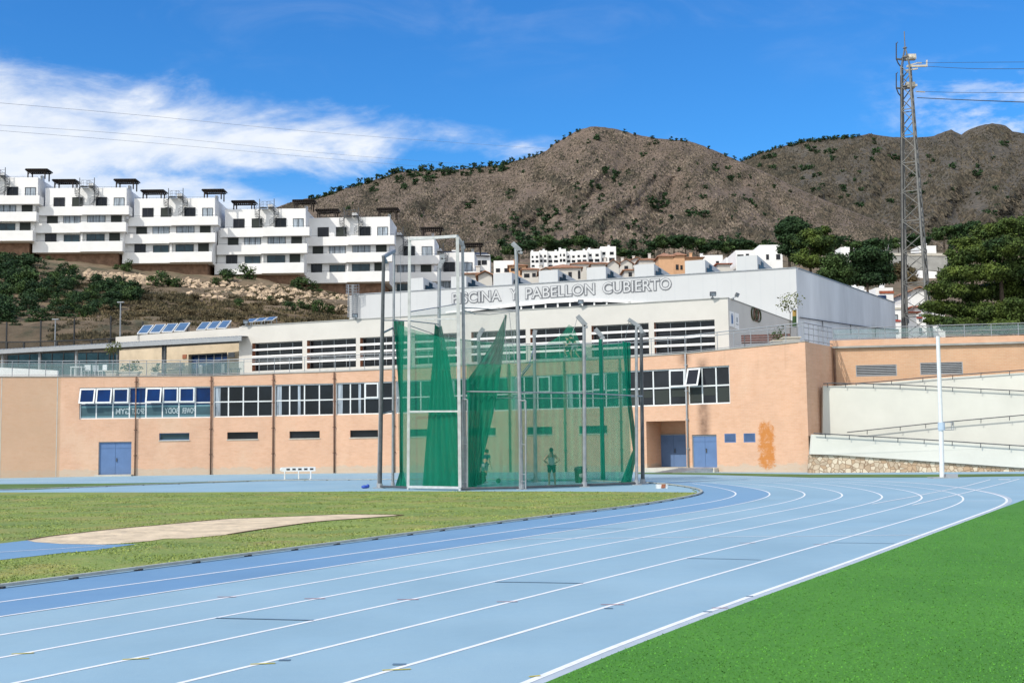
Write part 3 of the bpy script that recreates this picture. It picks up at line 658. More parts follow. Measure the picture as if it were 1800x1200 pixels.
# mirrored lettering on the banner inside the gym windows
def text_mesh(body, size, ext=.0, off=0.0, sp=1.0):
    cu = bpy.data.curves.new('t', 'FONT'); cu.body = body; cu.size = size; cu.extrude = ext; cu.offset = off; cu.space_character = sp; cu.align_x = 'LEFT'; cu.resolution_u = 3
    ob_ = bpy.data.objects.new('t', cu); C.objects.link(ob_); bpy.context.view_layer.update()
    dg = bpy.context.evaluated_depsgraph_get(); me = bpy.data.meshes.new_from_object(ob_.evaluated_get(dg)); bpy.data.objects.remove(ob_); return me
def wall_text(W, body, u0, u1, z, h, d, m, name, parent, mirror=False, ext=.01, off=.0, slope=0.0):
    me = text_mesh(body, 1.0, 0.0, off); n = len(me.vertices); co = np.zeros(n*3); me.vertices.foreach_get('co', co); co = co.reshape(-1, 3)
    x0, x1 = co[:, 0].min(), co[:, 0].max(); y0, y1 = co[:, 1].min(), co[:, 1].max()
    # give the flat outline a thickness
    me2 = bpy.data.meshes.new(name); fs = [tuple(p.vertices) for p in me.polygons]; vs = []
    for x, y, _ in co:
        t = (x-x0)/(x1-x0); t = 1-t if mirror else t; uu = u0+(u1-u0)*t
        vs.append(tuple(W.p(uu, z+(y-y0)/(y1-y0)*h+slope*(uu-u0), d)))
    back = [tuple(Vector(v)+W.n*ext) for v in vs]; ec = {}
    for f in fs:
        for a, b in zip(f, f[1:]+f[:1]): ec[tuple(sorted((a, b)))] = ec.get(tuple(sorted((a, b))), 0)+1
    sides = [(a, b, b+n, a+n) for (a, b), c in ec.items() if c == 1]
    me2.from_pydata(vs+back, [], fs+sides); mats_ = m if isinstance(m, list) else [m]
    for q in mats_: me2.materials.append(q)
    if len(mats_) > 1: me2.polygons.foreach_set('material_index', [0]*len(fs)+[1]*len(sides))
    me2.update(); o = bpy.data.objects.new(name, me2); C.objects.link(o)
    if parent is not None:
        if parent.type == 'EMPTY': wparent(o, parent)
        else: o.parent = parent
    return o
lt = mat('banner_letters', (.42, .50, .52), .6, .05, 3)
for wd, a, b in (('GYM', 204, 228.5), ('SPORT', 232, 254), ('BODY', 289.5, 314.5), ('POWER', 320, 343)):
    wall_text(WB, wd, WB.u(a), WB.u(b), WBS+.33, .40, .100, lt, 'lettering', WBF, True, .008, .012)
# slot windows, doors, vents
for i, lst in SL.items():
    W = W_[i]
    for a, b in lst:
        u0, u1 = W.u(a), W.u(b)
        W.window(pod, u0, u1, 2.48, 2.98, 1, 1, M['bluedoor'] if i == 1 else M['dark'], M['glassteal'] if i == 1 else M['glass'], .14, .05)
        sb = MB(); W.slab(sb, u0-.03, u1+.03, 2.42, 2.479, -.05, .1); sb.build('sill', M['lconc'], pod)
def door(W, a, b, z0, z1, d):
    u0, u1 = W.u(a), W.u(b); mb = MB(); m = (u0+u1)/2; zt = z0+(z1-z0)*.82
    W.slab(mb, u0, m-.012, z0, zt-.01, d, d+.06); W.slab(mb, m+.012, u1, z0, zt-.01, d, d+.06); W.slab(mb, u0, m-.012, zt+.01, z1, d, d+.06); W.slab(mb, m+.012, u1, zt+.01, z1, d, d+.06)
    W.slab(mb, m-.03, m+.03, z0, z1, d+.02, d+.05); W.slab(mb, u0, u1, z0, z1, d+.035, d+.058)
    o = mb.build('door', M['bluedoor'], pod)
    h = MB(); W.slab(h, m+.06, m+.12, z0+.9, z0+1.15, d-.06, d); h.build('handle', M['dsteel']).parent = o
    f = MB(); W.slab(f, u0-.06, u0, z0, z1+.06, d-.04, d+.05); W.slab(f, u1, u1+.06, z0, z1+.06, d-.04, d+.05); W.slab(f, u0, u1, z1, z1+.06, d-.04, d+.05); f.build('door_frame', M['grey']).parent = o
door(W_[1], 176.5, 232.2, .12, 2.36, .12)
door(WD, 1158, 1204, .27, 2.3, .0)
door(W_[10], 1214, 1255.2, .28, 2.2, .10)
sb = MB(); W_[1].slab(sb, W_[1].u(172), W_[1].u(236), 0, .12, -.5, .2); sb.build('step', M['lconc'], pod)
def louvre(W, u0, u1, z0, z1, n, parent, m, mb_=None):
    mb = MB()
    W.slab(mb, u0, u1, z0, z0+.04, .0, .1); W.slab(mb, u0, u1, z1-.04, z1, .0, .1); W.slab(mb, u0, u0+.05, z0+.04, z1-.04, 0, .1); W.slab(mb, u1-.05, u1, z0+.04, z1-.04, 0, .1)
    for k in range(n):
        z = z0+.04+(z1-z0-.08)*(k+.5)/n; o = W.p(u0+.05, z-.03, .0); mb.ob(o, W.d*(u1-u0-.1), W.n*.07+Vector((0, 0, .05)), (0, 0, .012))
    o = mb.build('vent', m, parent); b = MB(); W.slab(b, u0, u1, z0, z1, .12, .14); q = b.build('backing', M['dark']); q.parent = o
louvre(W_[10], W_[10].u(1270), W_[10].u(1290), 1.78, 2.32, 7, pod, M['bluedoor']); louvre(W_[10], W_[10].u(1303.5), W_[10].u(1324), 1.78, 2.32, 7, pod, M['bluedoor'])
for px in (240, 372, 481, 588, 692.5, 784, 895, 992, 1090, 1206.5):
    i = max(j for j in range(len(W_)) if W_[j].u(px) > -.3); W = W_[i]; u_ = W.u(px); mb = MB()
    zt = FZ[i]+(FZ[i+1]-FZ[i])*u_/W.L
    mb.tube(W.p(u_, .02 if px < 1200 else .3, -.09), W.p(u_, zt-.02, -.09), .05, n=8)
    for z in (1.4, 3.2, 5, 6.6): W.slab(mb, u_-.1, u_+.1, z, z+.06, -.12, -.005)
    mb.build('drainpipe', M['pipe'] if px < 1200 else M['grey'], pod, True)
for px in (3, 101):
    jt = MB(); W = W_[0]; W.slab(jt, W.u(px), W.u(px)+.05, .02, 7.0, -.012, .0); jt.build('joint_strip', M['lconc'], pod)
# return wall and back wall to the right of the corner, upper terrace
Wr = Wall((17.1, 68.5), (19.9, 73.0)); mb = MB(); Wr.n = -Wr.n if Wr.n.x > 0 else Wr.n
Wr.wall(mb, 0, Wr.L, 0, 7.58, 7.62, [], .2, .4); mb.build('return_wall', M['orange'], pod)
bw = thing('brick_wall', 'pale brick wall with two louvred vents above the cream ramp walls', 'wall', (27, 72.5, 0))
Wk = Wall((19.9, 73.0), (37, 70.2)); mb = MB(); mt = brickmat('pale_brick', (.60, .36, .22), (.66, .44, .28), (.62, .50, .38), 1.0)
v1 = (Wk.uv(1504, 640)[0], Wk.uv(1576, 640)[0]); v2 = (Wk.uv(1617, 636)[0], Wk.uv(1692, 636)[0])
zz = [Wk.uv(1540, 661)[1], Wk.uv(1540, 641)[1], Wk.uv(1654, 658)[1], Wk.uv(1654, 636.5)[1]]
Wk.wall(mb, 0, Wk.L, 0, 7.5, 7.5, [(v1[0], v1[1], zz[0], zz[1], .2), (v2[0], v2[1], zz[2], zz[3], .2)], .2, .4); mb.build('wall', mt, bw)
louvre(Wk, v1[0], v1[1], zz[0], zz[1], 6, bw, M['grey']); louvre(Wk, v2[0], v2[1], zz[2], zz[3], 6, bw, M['grey'])
cb = MB(); Wk.slab(cb, 0, Wk.L, 7.501, 7.62, -.18, .4); cb.build('ledge', M['conc'], bw)
cb = MB(); Wk.slab(cb, -.1, Wk.L, 7.621, 8.02, .12, .38); cb.build('parapet', M['orange'], bw)
dp = MB(); dp.tube((19.95, 72.8, 4.5), (19.95, 72.8, 7.5), .08); dp.build('drainpipe', M['pipe'], bw)
tp = MB(); top_ = [Vector((x, y, z-.03)) for (x, y), z in zip(FV, FZ)]
for i in range(len(FV)-1):
    a, b = top_[i], top_[i+1]; tp.quad(a, b, Vector((b.x, b.y+33, b.z)), Vector((a.x, a.y+33, a.z)))
tp.quad((17.1, 68.6, 7.55), (19.9, 73.2, 7.6), (45, 130, 7.6), (17.1, 130, 7.55)); tp.quad((19.9, 73.2, 7.61), (60, 66.8, 7.61), (90, 130, 7.61), (45, 130, 7.61))
struct(tp.build('terrace_paving', M['slabm']))

# ------------------------------------------------------------------ cream ramp walls, stone base
def strip(mb, pxs, Y, thick, mi=0):      # polygon given in the picture, stood up at its own distance Y(px) with thickness
    pts = [P(a, b, Y(a) if callable(Y) else Y) for a, b in pxs]; mb.prism(pts, (0, thick, 0), mi)
ry = lambda a: 68.2-(a-1424)*.0075
rw_ = thing('ramp_wall', 'front cream ramp wall standing on the stone base right of the brick corner', 'wall', (25, 67, 0)); mb = MB()
strip(mb, [(1424.5, 798), (1427.5, 798), (1480, 799.5), (1800, 822), (1900, 828.5), (1900, 791), (1800, 785.5), (1600, 772.5), (1427.5, 763)], lambda a: 67.2-(a-1424)*.0075, .3); mb.build('wall', M['rampcream'], rw_)
def rampfloor(mb, pts): mb.add(pts, [(0, 1, 2, 3)])
rf = MB(); rf.quad(P(1427.5, 766, 67.5), P(1900, 793, 64), P(1900, 793, 64)+Vector((0, 2, 0)), P(1427.5, 766, 67.5)+Vector((0, 2, 0))); rf.build('ramp_floor', M['conc'], rw_)
rw2 = thing('ramp_wall', 'middle cream ramp wall whose left end lies in the shadow of the brick corner', 'wall', (27, 69.5, 0)); mb = MB()
strip(mb, [(1445, 830), (1900, 840), (1900, 693.5), (1800, 688.5), (1650, 681), (1560, 677.5), (1447, 678)], lambda a: 70.3-(a-1424)*.0075, .3); mb.build('wall', M['rampcream'], rw2)
rf = MB(); rf.quad(P(1447, 680, 70.6), P(1900, 695, 67), P(1900, 695, 67)+Vector((0, 1.2, 0)), P(1447, 680, 70.6)+Vector((0, 1.2, 0))); rf.build('ramp_floor', M['conc'], rw2)
rw3 = thing('ramp_wall', 'upper cream wedge of ramp wall rising to the right under the pale brick wall', 'wall', (30, 71, 0)); mb = MB()
strip(mb, [(1470, 700), (1900, 720), (1900, 647), (1800, 654.5), (1650, 664), (1500, 676), (1470, 678)], lambda a: 71.7-(a-1424)*.0075, .25); mb.build('wall', M['rampcream'], rw3)
sw = thing('stone_wall', 'low rubble stone wall at the foot of the cream ramp wall', 'wall', (25, 67, 0)); mb = MB()
strip(mb, [(1423, 834), (1600, 835), (1800, 835), (1900, 834), (1900, 829.5), (1800, 823.2), (1480, 800.6), (1424, 799.2)], lambda a: 67.35-(a-1424)*.0075, .5)
M['stone'] = mat('rubble_stone', (.55, .44, .32), .9, .15, 2, .03, 6)
def stones(t):
    g = t.nodes.new('ShaderNodeNewGeometry'); v_ = t.nodes.new('ShaderNodeTexVoronoi'); v_.feature = 'DISTANCE_TO_EDGE'; v_.inputs['Scale'].default_value = 3.8; t.links.new(g.outputs['Position'], v_.inputs['Vector']); return ss_(t, v_.outputs['Distance'], .09, .02)
def stonecol(t):
    g = t.nodes.new('ShaderNodeNewGeometry'); v_ = t.nodes.new('ShaderNodeTexVoronoi'); v_.inputs['Scale'].default_value = 3.8; t.links.new(g.outputs['Position'], v_.inputs['Vector']); s = t.nodes.new('ShaderNodeSeparateColor'); t.links.new(v_.outputs['Color'], s.inputs[0]); return m_(t, 'MULTIPLY', ss_(t, s.outputs[0], .3, .9), .7)
mixin(M['stone'], stonecol, (.42, .27, .16))
def stonecol2(t):
    g = t.nodes.new('ShaderNodeNewGeometry'); v_ = t.nodes.new('ShaderNodeTexVoronoi'); v_.inputs['Scale'].default_value = 3.8; t.links.new(g.outputs['Position'], v_.inputs['Vector']); s = t.nodes.new('ShaderNodeSeparateColor'); t.links.new(v_.outputs['Color'], s.inputs[0]); return m_(t, 'MULTIPLY', ss_(t, s.outputs[1], .5, .8), .6)
mixin(M['stone'], stonecol2, (.72, .64, .50)); mixin(M['stone'], stones, (.25, .17, .11))
mb.build('wall', M['stone'], sw)
def handrail(px, Yf, label):
    pts = [P(a, b, Yf(a)) for a, b in px]; t = thing('handrail', label, 'handrail', pts[0]); mb = MB(); mb.path(pts, .032)
    mb.build('rail', M['dsteel'], t); n = 0
    for a, b in zip(pts, pts[1:]):
        k = max(1, int((b-a).length/1.25))
        for i in range(k):
            q = a.lerp(b, (i+.5)/k); o = MB().tube((0, 0, 0), (0, 0.05, -.24), .022, n=5).build('bracket', M['dsteel'], None)
            o.parent = t; o.location = q-t.location
handrail([(1430, 761), (1600, 770.5), (1800, 783.5), (1900, 790)], lambda a: 67.0-(a-1424)*.0075, 'lowest handrail, falling to the right along the top of the front ramp wall')
handrail([(1489, 759.5), (1560, 752), (1650, 742.5), (1800, 729), (1900, 720)], lambda a: 70.0-(a-1424)*.0075, 'handrail climbing to the right across the face of the middle ramp wall')
handrail([(1447, 674), (1462, 673), (1560, 675), (1650, 679.5), (1800, 687), (1900, 692)], lambda a: 70.1-(a-1424)*.0075, 'handrail falling to the right along the top of the middle ramp wall')
handrail([(1470, 676), (1540, 671), (1650, 661), (1800, 650), (1900, 643)], lambda a: 71.5-(a-1424)*.0075, 'uppermost handrail, climbing to the right beneath the louvred vents')

# ------------------------------------------------------------------ cream pool building on the terrace
pb = thing('pool_building', 'cream terrace building with eight louvred window openings and a shaded side wall', 'building', (0, 80, 7.2))
U = Wall((-20.6, 89.6), (14.06, 76.0)); US = Wall((14.06, 76.0), (22.7, 93.3)); US.n = US.n if US.n.x < 0 else -US.n
mb = MB(); holes = []; prs = [(443, 531.5), (539.5, 625.8), (633, 717), (730, 804), (829, 925), (933, 1030), (1041, 1142), (1151.5, 1258.5)]
for a, b in prs: holes.append((U.u(a), U.u(b), 7.64, 9.77, .55))
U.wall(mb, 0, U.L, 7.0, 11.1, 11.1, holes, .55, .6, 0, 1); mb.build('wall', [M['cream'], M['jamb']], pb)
mb = MB(); US.wall(mb, 0, US.L, 7.0, 11.098, 11.098, [], .3, .3); mb.build('side_wall', M['cream'], pb)
rf = MB(); rf.poly([U.p(0, 10.9, .3), U.p(U.L-.1, 10.9, .3), Vector((22.5, 93, 10.9)), Vector((-14, 105, 10.9)), Vector((-19, 96, 10.9))]); rf.build('roof', M['conc'], pb)
en = MB(); E_ = Wall((-20.6, 89.6), (-18.4, 96)); E_.slab(en, 0.02, E_.L, 7, 11.09, -.0, .3); en.build('end_wall', M['cream'], pb)
for (a, b, z0, z1, r) in holes:
    fr = U.window(pb, a, b, z0, z1, 4, 1, M['steel'], M['glassg'], .42, .05)
    ls = MB()
    for k in (.245, .49, .745): zc = z1-(z1-z0)*k; U.slab(ls, a+.01, b-.01, zc-.075, zc+.075, -.02, .12)
    ls.build('louvre', M['white'], fr); ls = fr.children
cp = MB(); U.slab(cp, -.04, U.L+.03, 11.101, 11.16, -.05, .62); US.slab(cp, .6, US.L, 11.10, 11.155, -.04, .3); cp.build('coping', M['conc'], pb)
# plaques and ring emblem on the shaded side wall
pq = MB(); US.slab(pq, .2, 1.2, 9.3, 10.3, -.04, 0); o = pq.build('plaque', M['white'], pb)
mk2 = MB(); US.slab(mk2, .52, .88, 9.5, 10.05, -.06, -.045); US.slab(mk2, .6, .8, 10.07, 10.15, -.06, -.045); mk2.build('plaque_mark', M['bluedoor']).parent = o
pq = MB(); US.slab(pq, 1.38, 2.35, 9.25, 10.3, -.04, 0); o = pq.build('plaque', M['white'], pb)
mk2 = MB(); US.slab(mk2, 1.75, 1.98, 9.7, 10.0, -.06, -.045); US.slab(mk2, 1.6, 2.12, 9.52, 9.58, -.06, -.045); mk2.build('plaque_mark', M['grey']).parent = o
em = MB(); cx, cz = (US.uv(1328, 553))
for dx, mi in ((-.62, 0), (0, 1), (.62, 0)):
    pr = [US.p(cx+dx+math.cos(t_)*.60, cz+math.sin(t_)*.44, -.06) for t_ in np.linspace(0, 2*math.pi, 21)]
    for a, b in zip(pr, pr[1:]): em.tube(a, b, .06, n=5, mi=mi)
em.build('emblem', [mat('olive_metal', (.07, .08, .04), .6, .1), M['pipe']], pb)

# ------------------------------------------------------------------ white sports hall behind
hall = thing('sports_hall', 'large white metal clad hall with raised lettering reading PISCINA Y PABELLON CUBIERTO', 'building', (5, 100, 7))
H = Wall((-14.4, 106.0), (22.7, 93.0)); HS = Wall((22.7, 93.0), (38.7, 118.2)); HS.n = HS.n if HS.n.x < 0 else -HS.n
mb = MB(); H.wall(mb, 0, H.L, 7, 15.5, 15.5, [], .2, .4); mb.build('front_wall', M['hallwhite'], hall)
mb = MB(); HS.wall(mb, 0.001, HS.L, 7, 15.495, 15.495, [], .2, .3); mb.build('side_wall', M['hallside'], hall)
mb = MB(); mb.poly([H.p(.3, 15.1, .3), H.p(H.L-.3, 15.1, .3), HS.p(HS.L, 15.1, .1), Vector((-5, 135, 15.1)), Vector((-13.6, 107, 15.1))]); mb.build('roof', M['conc'], hall)
mb = MB(); H.slab(mb, -.05, H.L+.04, 15.501, 15.58, -.06, .4); HS.slab(mb, .4, HS.L+.05, 15.5, 15.575, -.06, .3)
lj = [H.uv(625, 553)[1], H.uv(1405, 505)[1]]; mb.build('coping', M['steel'], hall)
LE = Wall((-14.4, 106.0), (-13.2, 112)); mb = MB(); LE.slab(mb, 0.01, LE.L, 7, 15.49, 0, .3); mb.build('end_wall', M['hallwhite'], hall)
# lettering: dark outline body behind, white face in front
for wd, a, b in (('PISCINA', 794.5, 882), ('Y', 896, 911), ('PABELLON', 923.5, 1046.5), ('CUBIERTO', 1059, 1181)):
    ya = 535.3+(a-795)*(509.5-535.3)/(1180-795); yb = 535.3+(b-795)*(509.5-535.3)/(1180-795)
    (ua, za), (ub, zb_) = H.uv(a, ya), H.uv(b, yb); zm = za; sl = (zb_-za)/(ub-ua)
    ltrs = wall_text(H, wd, ua, ub, za, 1.04, -.05, M['outline'], 'lettering', hall, False, .05, .055, sl)
    wall_text(H, wd, ua+.05, ub-.05, za+.05, .94, -.075, M['hallwhite'], 'letter_face', ltrs, False, .024, .0, sl)
# shallow arch with strip window
arc_t = [(785, 548), (830, 543.5), (880, 537), (915, 532.5), (960, 528.5), (1010, 526), (1060, 526.5), (1110, 529.5), (1150, 533)]
lo_t = [(785, 551), (830, 547.5), (880, 542), (915, 538.2), (960, 533.5), (1010, 530.5), (1060, 530.4), (1100, 532), (1150, 535)]
mb = MB(); A_ = [H.p(*H.uv(*p), -.22) for p in arc_t]; B_ = [H.p(*H.uv(*p), -.22) for p in lo_t]
for i in range(len(A_)-1): mb.ob(A_[i], A_[i+1]-A_[i], H.n*.2, B_[i]-A_[i])
arch = mb.build('arch_trim', M['white'], hall)
mb = MB(); B2 = [H.p(*H.uv(*p), -.05) for p in lo_t[1:-1]]; lw = [H.p(*H.uv(p[0], p[1]+(14 if 0 < i < 6 else 3)), -.05) for i, p in enumerate(lo_t[1:-1])]
for i in range(len(B2)-1): mb.ob(B2[i], B2[i+1]-B2[i], H.n*.04, lw[i]-B2[i])
mb.build('arch_window', M['glass'], hall)
mb = MB()
for px in (917, 938.5, 960, 981.5, 1003, 1024.5, 1046, 1068): u_ = H.u(px); mb.ob(H.p(u_, H.uv(px, 552)[1], -.09), H.d*.14, H.n*.03, (0, 0, H.uv(px, 531)[1]-H.uv(px, 552)[1]))
mb.build('mullion', M['white'], hall)
# roof monitors
side = Vector((.536, .844, 0))
for (a, b, y0) in ((714, 741.7, 487.5), (791, 818, 484.5), (866, 899, 478.5), (947, 980.6, 473.5), (1032, 1066, 468), (1117, 1152, 463), (1207, 1243, 455.8), (1299, 1336, 447.6)):
    ua, ub = H.u(a), H.u(b); zt = H.uv((a+b)/2, y0)[1]; d0 = .45; w0 = ub-ua
    q = MB(); o = H.p(ua, 15.0, d0); L_ = 6.2; h_ = zt-15.0
    a0 = H.p(ua, 15.0, d0); b0 = H.p(ub, 15.0, d0); c0_ = b0+side*L_; d0_ = a0+side*L_
    at, bt = a0+Vector((0, 0, h_)), b0+Vector((0, 0, h_)); ct, dt = c0_+Vector((0, 0, .62)), d0_+Vector((0, 0, .62))
    q.add([a0, b0, bt, at, d0_, c0_, ct, dt], [(0, 1, 2, 3), (1, 5, 6, 2), (3, 2, 6, 7), (0, 4, 7, 3), (4, 5, 6, 7)])
    mo = q.build('roof_monitor', M['hallwhite'], hall)
    g_ = MB(); nn = Vector((side.y, -side.x, 0))*.04; s0 = b0+side*.25+nn; hh = h_
    g_.add([s0, s0+side*3.9, s0+side*2.4+Vector((0, 0, .88)), s0+side*1.1+Vector((0, 0, 1.0)), s0+side*1.1+Vector((0, 0, 1.32)), s0+side*.55+Vector((0, 0, 1.42)), s0+side*.55+Vector((0, 0, 1.05)), s0+Vector((0, 0, 1.1))], [(0, 1, 2, 3, 4, 5, 6, 7)])
    g_.build('glazing', M['glassg']).parent = mo
# ladder with safety cage at the left end of the hall
ld = MB(); Y0 = 105.6
for px in (612, 619): ld.tube(P(px, 558, Y0), P(px, 500, Y0), .045)
for k in range(15): y = 557-k*3.8; ld.tube(P(612, y, Y0), P(619, y, Y0), .022, n=5)
for px in (622, 629): ld.tube(P(px, 558, Y0), P(px, 500 if px == 622 else 518, Y0), .04)
for k in range(12): y = 556-k*3.8; ld.tube(P(622, y, Y0), P(629, y, Y0), .022, n=5)
for y in (500, 505, 510, 515): ld.path([P(608, y, Y0), P(613, y+1, Y0-.7), P(626, y+1, Y0-.7), P(631, y, Y0)], .025, 5)
for px in (609, 613, 620, 626, 631): ld.tube(P(px, 500, Y0-(.0 if px in (609, 631) else .7)), P(px, 518, Y0-(.0 if px in (609, 631) else .7)), .022, n=5)
ld.build('roof_ladder', M['steel'], hall)
# wall floodlights on the pool building roof edge
fl = thing('floodlight', 'small floodlight on the pool building roof edge above its leftmost window', 'floodlight', (0, 0, 0), 'floodlights on the roof edges')
mb = MB(); mb.ob((-.2, -.3, .05), (.4, 0, 0), (0, .12, .08), (0, -.12, .22)); mb.build('housing', M['dsteel'], fl, world=False)
mb = MB(); mb.ob((-.16, -.312, .07), (.32, 0, 0), (0, .01, .006), (0, -.10, .18)); mb.build('lens', M['curt'], fl, world=False)
mb = MB(); mb.bar((0, 0, 0), (0, -.2, .1), .06); mb.box(-.1, .1, -.05, .05, -.05, .02); mb.build('bracket', M['steel'], fl, world=False)
fl.location = U.p(U.u(434), 11.2, -.05)
for px, lb in ((626, 'small floodlight on the roof edge in front of the roof ladder'), (1023, 'small floodlight on the roof edge below the word PABELLON'), (1256, 'small floodlight on the roof edge just left of the building corner')):
    copy_tree(fl, U.p(U.u(px), 11.2, -.05), label=lb)
copy_tree(fl, US.p(1.0, 11.2, -.05), R(60), 'small floodlight over the two plaques on the shaded side wall')
vt = thing('vent_pipe', 'short capped brown and dark green vent pipe above the little terrace tree', 'vent pipe', P(1396.5, 558, 91)); mb = MB(); b0 = P(1396.5, 575, 91)
mb.tube(b0, P(1396.5, 556, 91), .16, n=10, mi=0); mb.build('shaft', M['leafdark'], vt); mb = MB(); mb.tube(P(1396.5, 556, 91), P(1396.5, 545, 91), .16, n=10); mb.build('sleeve', mat('ochre_sleeve', (.34, .22, .06), .6, .1), vt); mb = MB(); mb.tube(P(1396.5, 545, 91), P(1396.5, 542, 91), .19, .12, n=10); mb.build('cap', M['steel'], vt)

# ------------------------------------------------------------------ cafe with canopy, solar panels
cf = thing('cafe_building', 'low cream cafe with glazed doors under the corrugated canopy', 'building', (-27, 95, 7.1))
K = Wall((-33.4, 99.5), (-20.2, 92.6)); mb = MB(); kd = (K.u(318)+.0, K.u(413))
zc = lambda px, y: K.uv(px, y)[1]
dh = zc(365, 621); K.wall(mb, 0, K.L, 7.0, 11.15, 11.2, [(K.u(331), K.u(399), 7.1, dh, .5)], .5, .5); mb.build('wall', M['beige'], cf)
mb = MB(); K.slab(mb, -.05, K.L+.0, 10.45, 11.35, -.25, -.005); mb.build('fascia', M['cream'], cf)
mb = MB(); mb.poly([K.p(0, 11.1, 0), K.p(K.L, 11.1, 0), K.p(K.L, 11.1, 8), K.p(0, 11.1, 8)]); mb.build('roof', M['conc'], cf)
fr = K.window(cf, K.u(331), K.u(399), 7.1, dh, 5, 2, M['steel'], M['glassb'], .3, .08, 'glazed_door', rowsplit=.72)
nb = MB()
for px in (349, 388): K.slab(nb, K.u(px)-.16, K.u(px)+.16, 7.9, 8.6, .26, .29)
nb.build('notice', M['white']).parent = fr
nb = MB(); K.slab(nb, K.u(402), K.u(413), zc(407, 628), zc(407, 619), -.08, 0); nb.build('wall_panel', M['grey'], cf)
nb = MB(); K.slab(nb, K.u(321), K.u(328), zc(325, 630), zc(325, 623), -.05, 0); nb.build('round_sign', M['jamb'], cf)
# canopy
ca = thing('canopy', 'long grey corrugated canopy on posts across the front of the cafe', 'canopy', (-30, 92, 10))
c0_, c1_ = P(424, 595, 88.5), P(-60, 621.5, 97.0); dz = Vector((.0, 1, 0)); dn = (c1_-c0_).normalized(); inn = Vector((-dn.y, dn.x, 0)); inn = inn if inn.y > 0 else -inn
mb = MB(); NC = 150
for i in range(NC):
    a = c0_.lerp(c1_, i/NC); b = c0_.lerp(c1_, (i+1)/NC); za = .05*(i % 2); zb_ = .05*((i+1) % 2)
    p1, p2 = a+Vector((0, 0, .18+za)), b+Vector((0, 0, .18+zb_)); q1, q2 = p1+inn*3.3+Vector((0, 0, .25)), p2+inn*3.3+Vector((0, 0, .25))
    mb.add([p1, p2, q2, q1], [(0, 1, 2, 3)]); mb.add([v_-Vector((0, 0, .04)) for v_ in (p1, p2, q2, q1)], [(0, 1, 2, 3)]); mb.add([p1, p2, p2-Vector((0, 0, .04)), p1-Vector((0, 0, .04))], [(0, 1, 2, 3)])
mb.build('corrugated_roof', M['steel'], ca)
mb = MB(); mb.ob(c0_-Vector((0, 0, .16)), c1_-c0_, inn*.12, (0, 0, .33)); mb.ob(c0_+inn*3, c1_-c0_, inn*.12, (0, 0, .35)); mb.build('edge_beam', M['grey'], ca)
for px in (284, 292.5, 211, 138, 71, 2):
    q = c0_.lerp(c1_, (424-px)/484)+inn*(.5 if px != 284 else .9); MB().tube((q.x, q.y, 7.05), (q.x, q.y, q.z+.1), .12, n=8).build('post', M['dsteel'] if px > 200 else M['grey'], ca)
# solar panels
sp = thing('solar_panel', 'tilted blue solar panel in a white frame on the cafe roof', 'solar panel', (0, 0, 0), 'solar panels in tilted rows on the cafe roof')
tl = Vector((0, 1.05, .72)); mb = MB(); mb.ob((0, 0, 0), (1.08, 0, 0), tl*1.0, Vector((0, -.05, .07))); mb.build('frame', M['alum'], sp, world=False)
mb = MB(); mb.ob(Vector((.07, -.045, .075))+tl*.05, (.94, 0, 0), tl*.9, Vector((0, -.006, .009))); mb.build('cells', mat('solar_cells', (.075, .14, .25), .25, .08, 2), sp, world=False)
mb = MB(); mb.bar((.1, 0, -.4), (.1, 0, .03), .05); mb.bar((.98, 0, -.4), (.98, 0, .03), .05); mb.bar((.1, 1.0, -.4), (.1, 1.0, .68), .05); mb.bar((.98, 1, -.4), (.98, 1, .68), .05); mb.build('stand', M['steel'], sp, world=False)
rowsp = [(241, 588, 4, 21.6, 'on the left'), (345, 581, 3, 18.3, 'in the middle'), (430, 567, 3, 17, 'on the right')]
ords = ['first', 'second', 'third', 'fourth']; first = True
for (px, py, n_, st_, wh) in rowsp:
    for k in range(n_):
        Yp = 98-(px-241)*.022; q = P(px+k*st_, py-k*1.4, Yp); lab = 'tilted blue solar panel, %s from the left in the row %s' % (ords[k], wh)
        o = sp if first else copy_tree(sp, scale=None); first = False
        o.location = q; o['label'] = lab; o.rotation_euler = (0, 0, R(-12)); o.scale = (st_*Yp/FPX/1.08*.93, 1.0, {4: 1.12, 3: 1.0 if px < 400 else .55}[n_])

# ------------------------------------------------------------------ railings
def railing(name, pts, label, step=1.15, h=1.08, rails=(1.0, .84, .08), glassy=False, m='steel'):
    t = thing(name, label, 'railing', pts[0]); mb = MB()
    for rr in rails: mb.path([p+Vector((0, 0, h*rr)) for p in pts], .022 if rr < 1 else .03, 6)
    mb.build('rail', M[m], t); first = None
    if glassy:
        g_ = MB()
        for a, b in zip(pts, pts[1:]): g_.ob(a+Vector((0, 0, .12)), b-a, Vector((0, .012, 0)), (0, 0, h*.72))
        g_.build('glass', M['balglass'], t)
    for a, b in zip(pts, pts[1:]):
        n_ = max(1, round((b-a).length/step))
        for i in range(n_):
            q = a.lerp(b, i/n_)
            if first is None: first = MB().tube((0, 0, 0), (0, 0, h), .024, n=6).build('post', M[m], None); o = first
            else: o = first.copy(); C.objects.link(o)
            o.parent = t; o.location = q-t.location
    return t
tt = [Vector((x, y+.25, z+.06)) for (x, y), z in zip(FV, FZ)]
railing('glass_railing', [tt[0], tt[1], tt[2], tt[2].lerp(tt[3], .5)], 'glass balustrade with steel rails along the terrace in front of the cafe', glassy=True)
railing('terrace_railing', [tt[2].lerp(tt[3], .5)]+tt[3:], 'thin steel railing along the terrace edge in front of the louvred windows', 1.2)
railing('corner_railing', [tt[-1], Vector((19.95, 73.1, 7.7))], 'short steel railing turning back along the brick return wall', .9, rails=(1.0, .75, .4, .08))
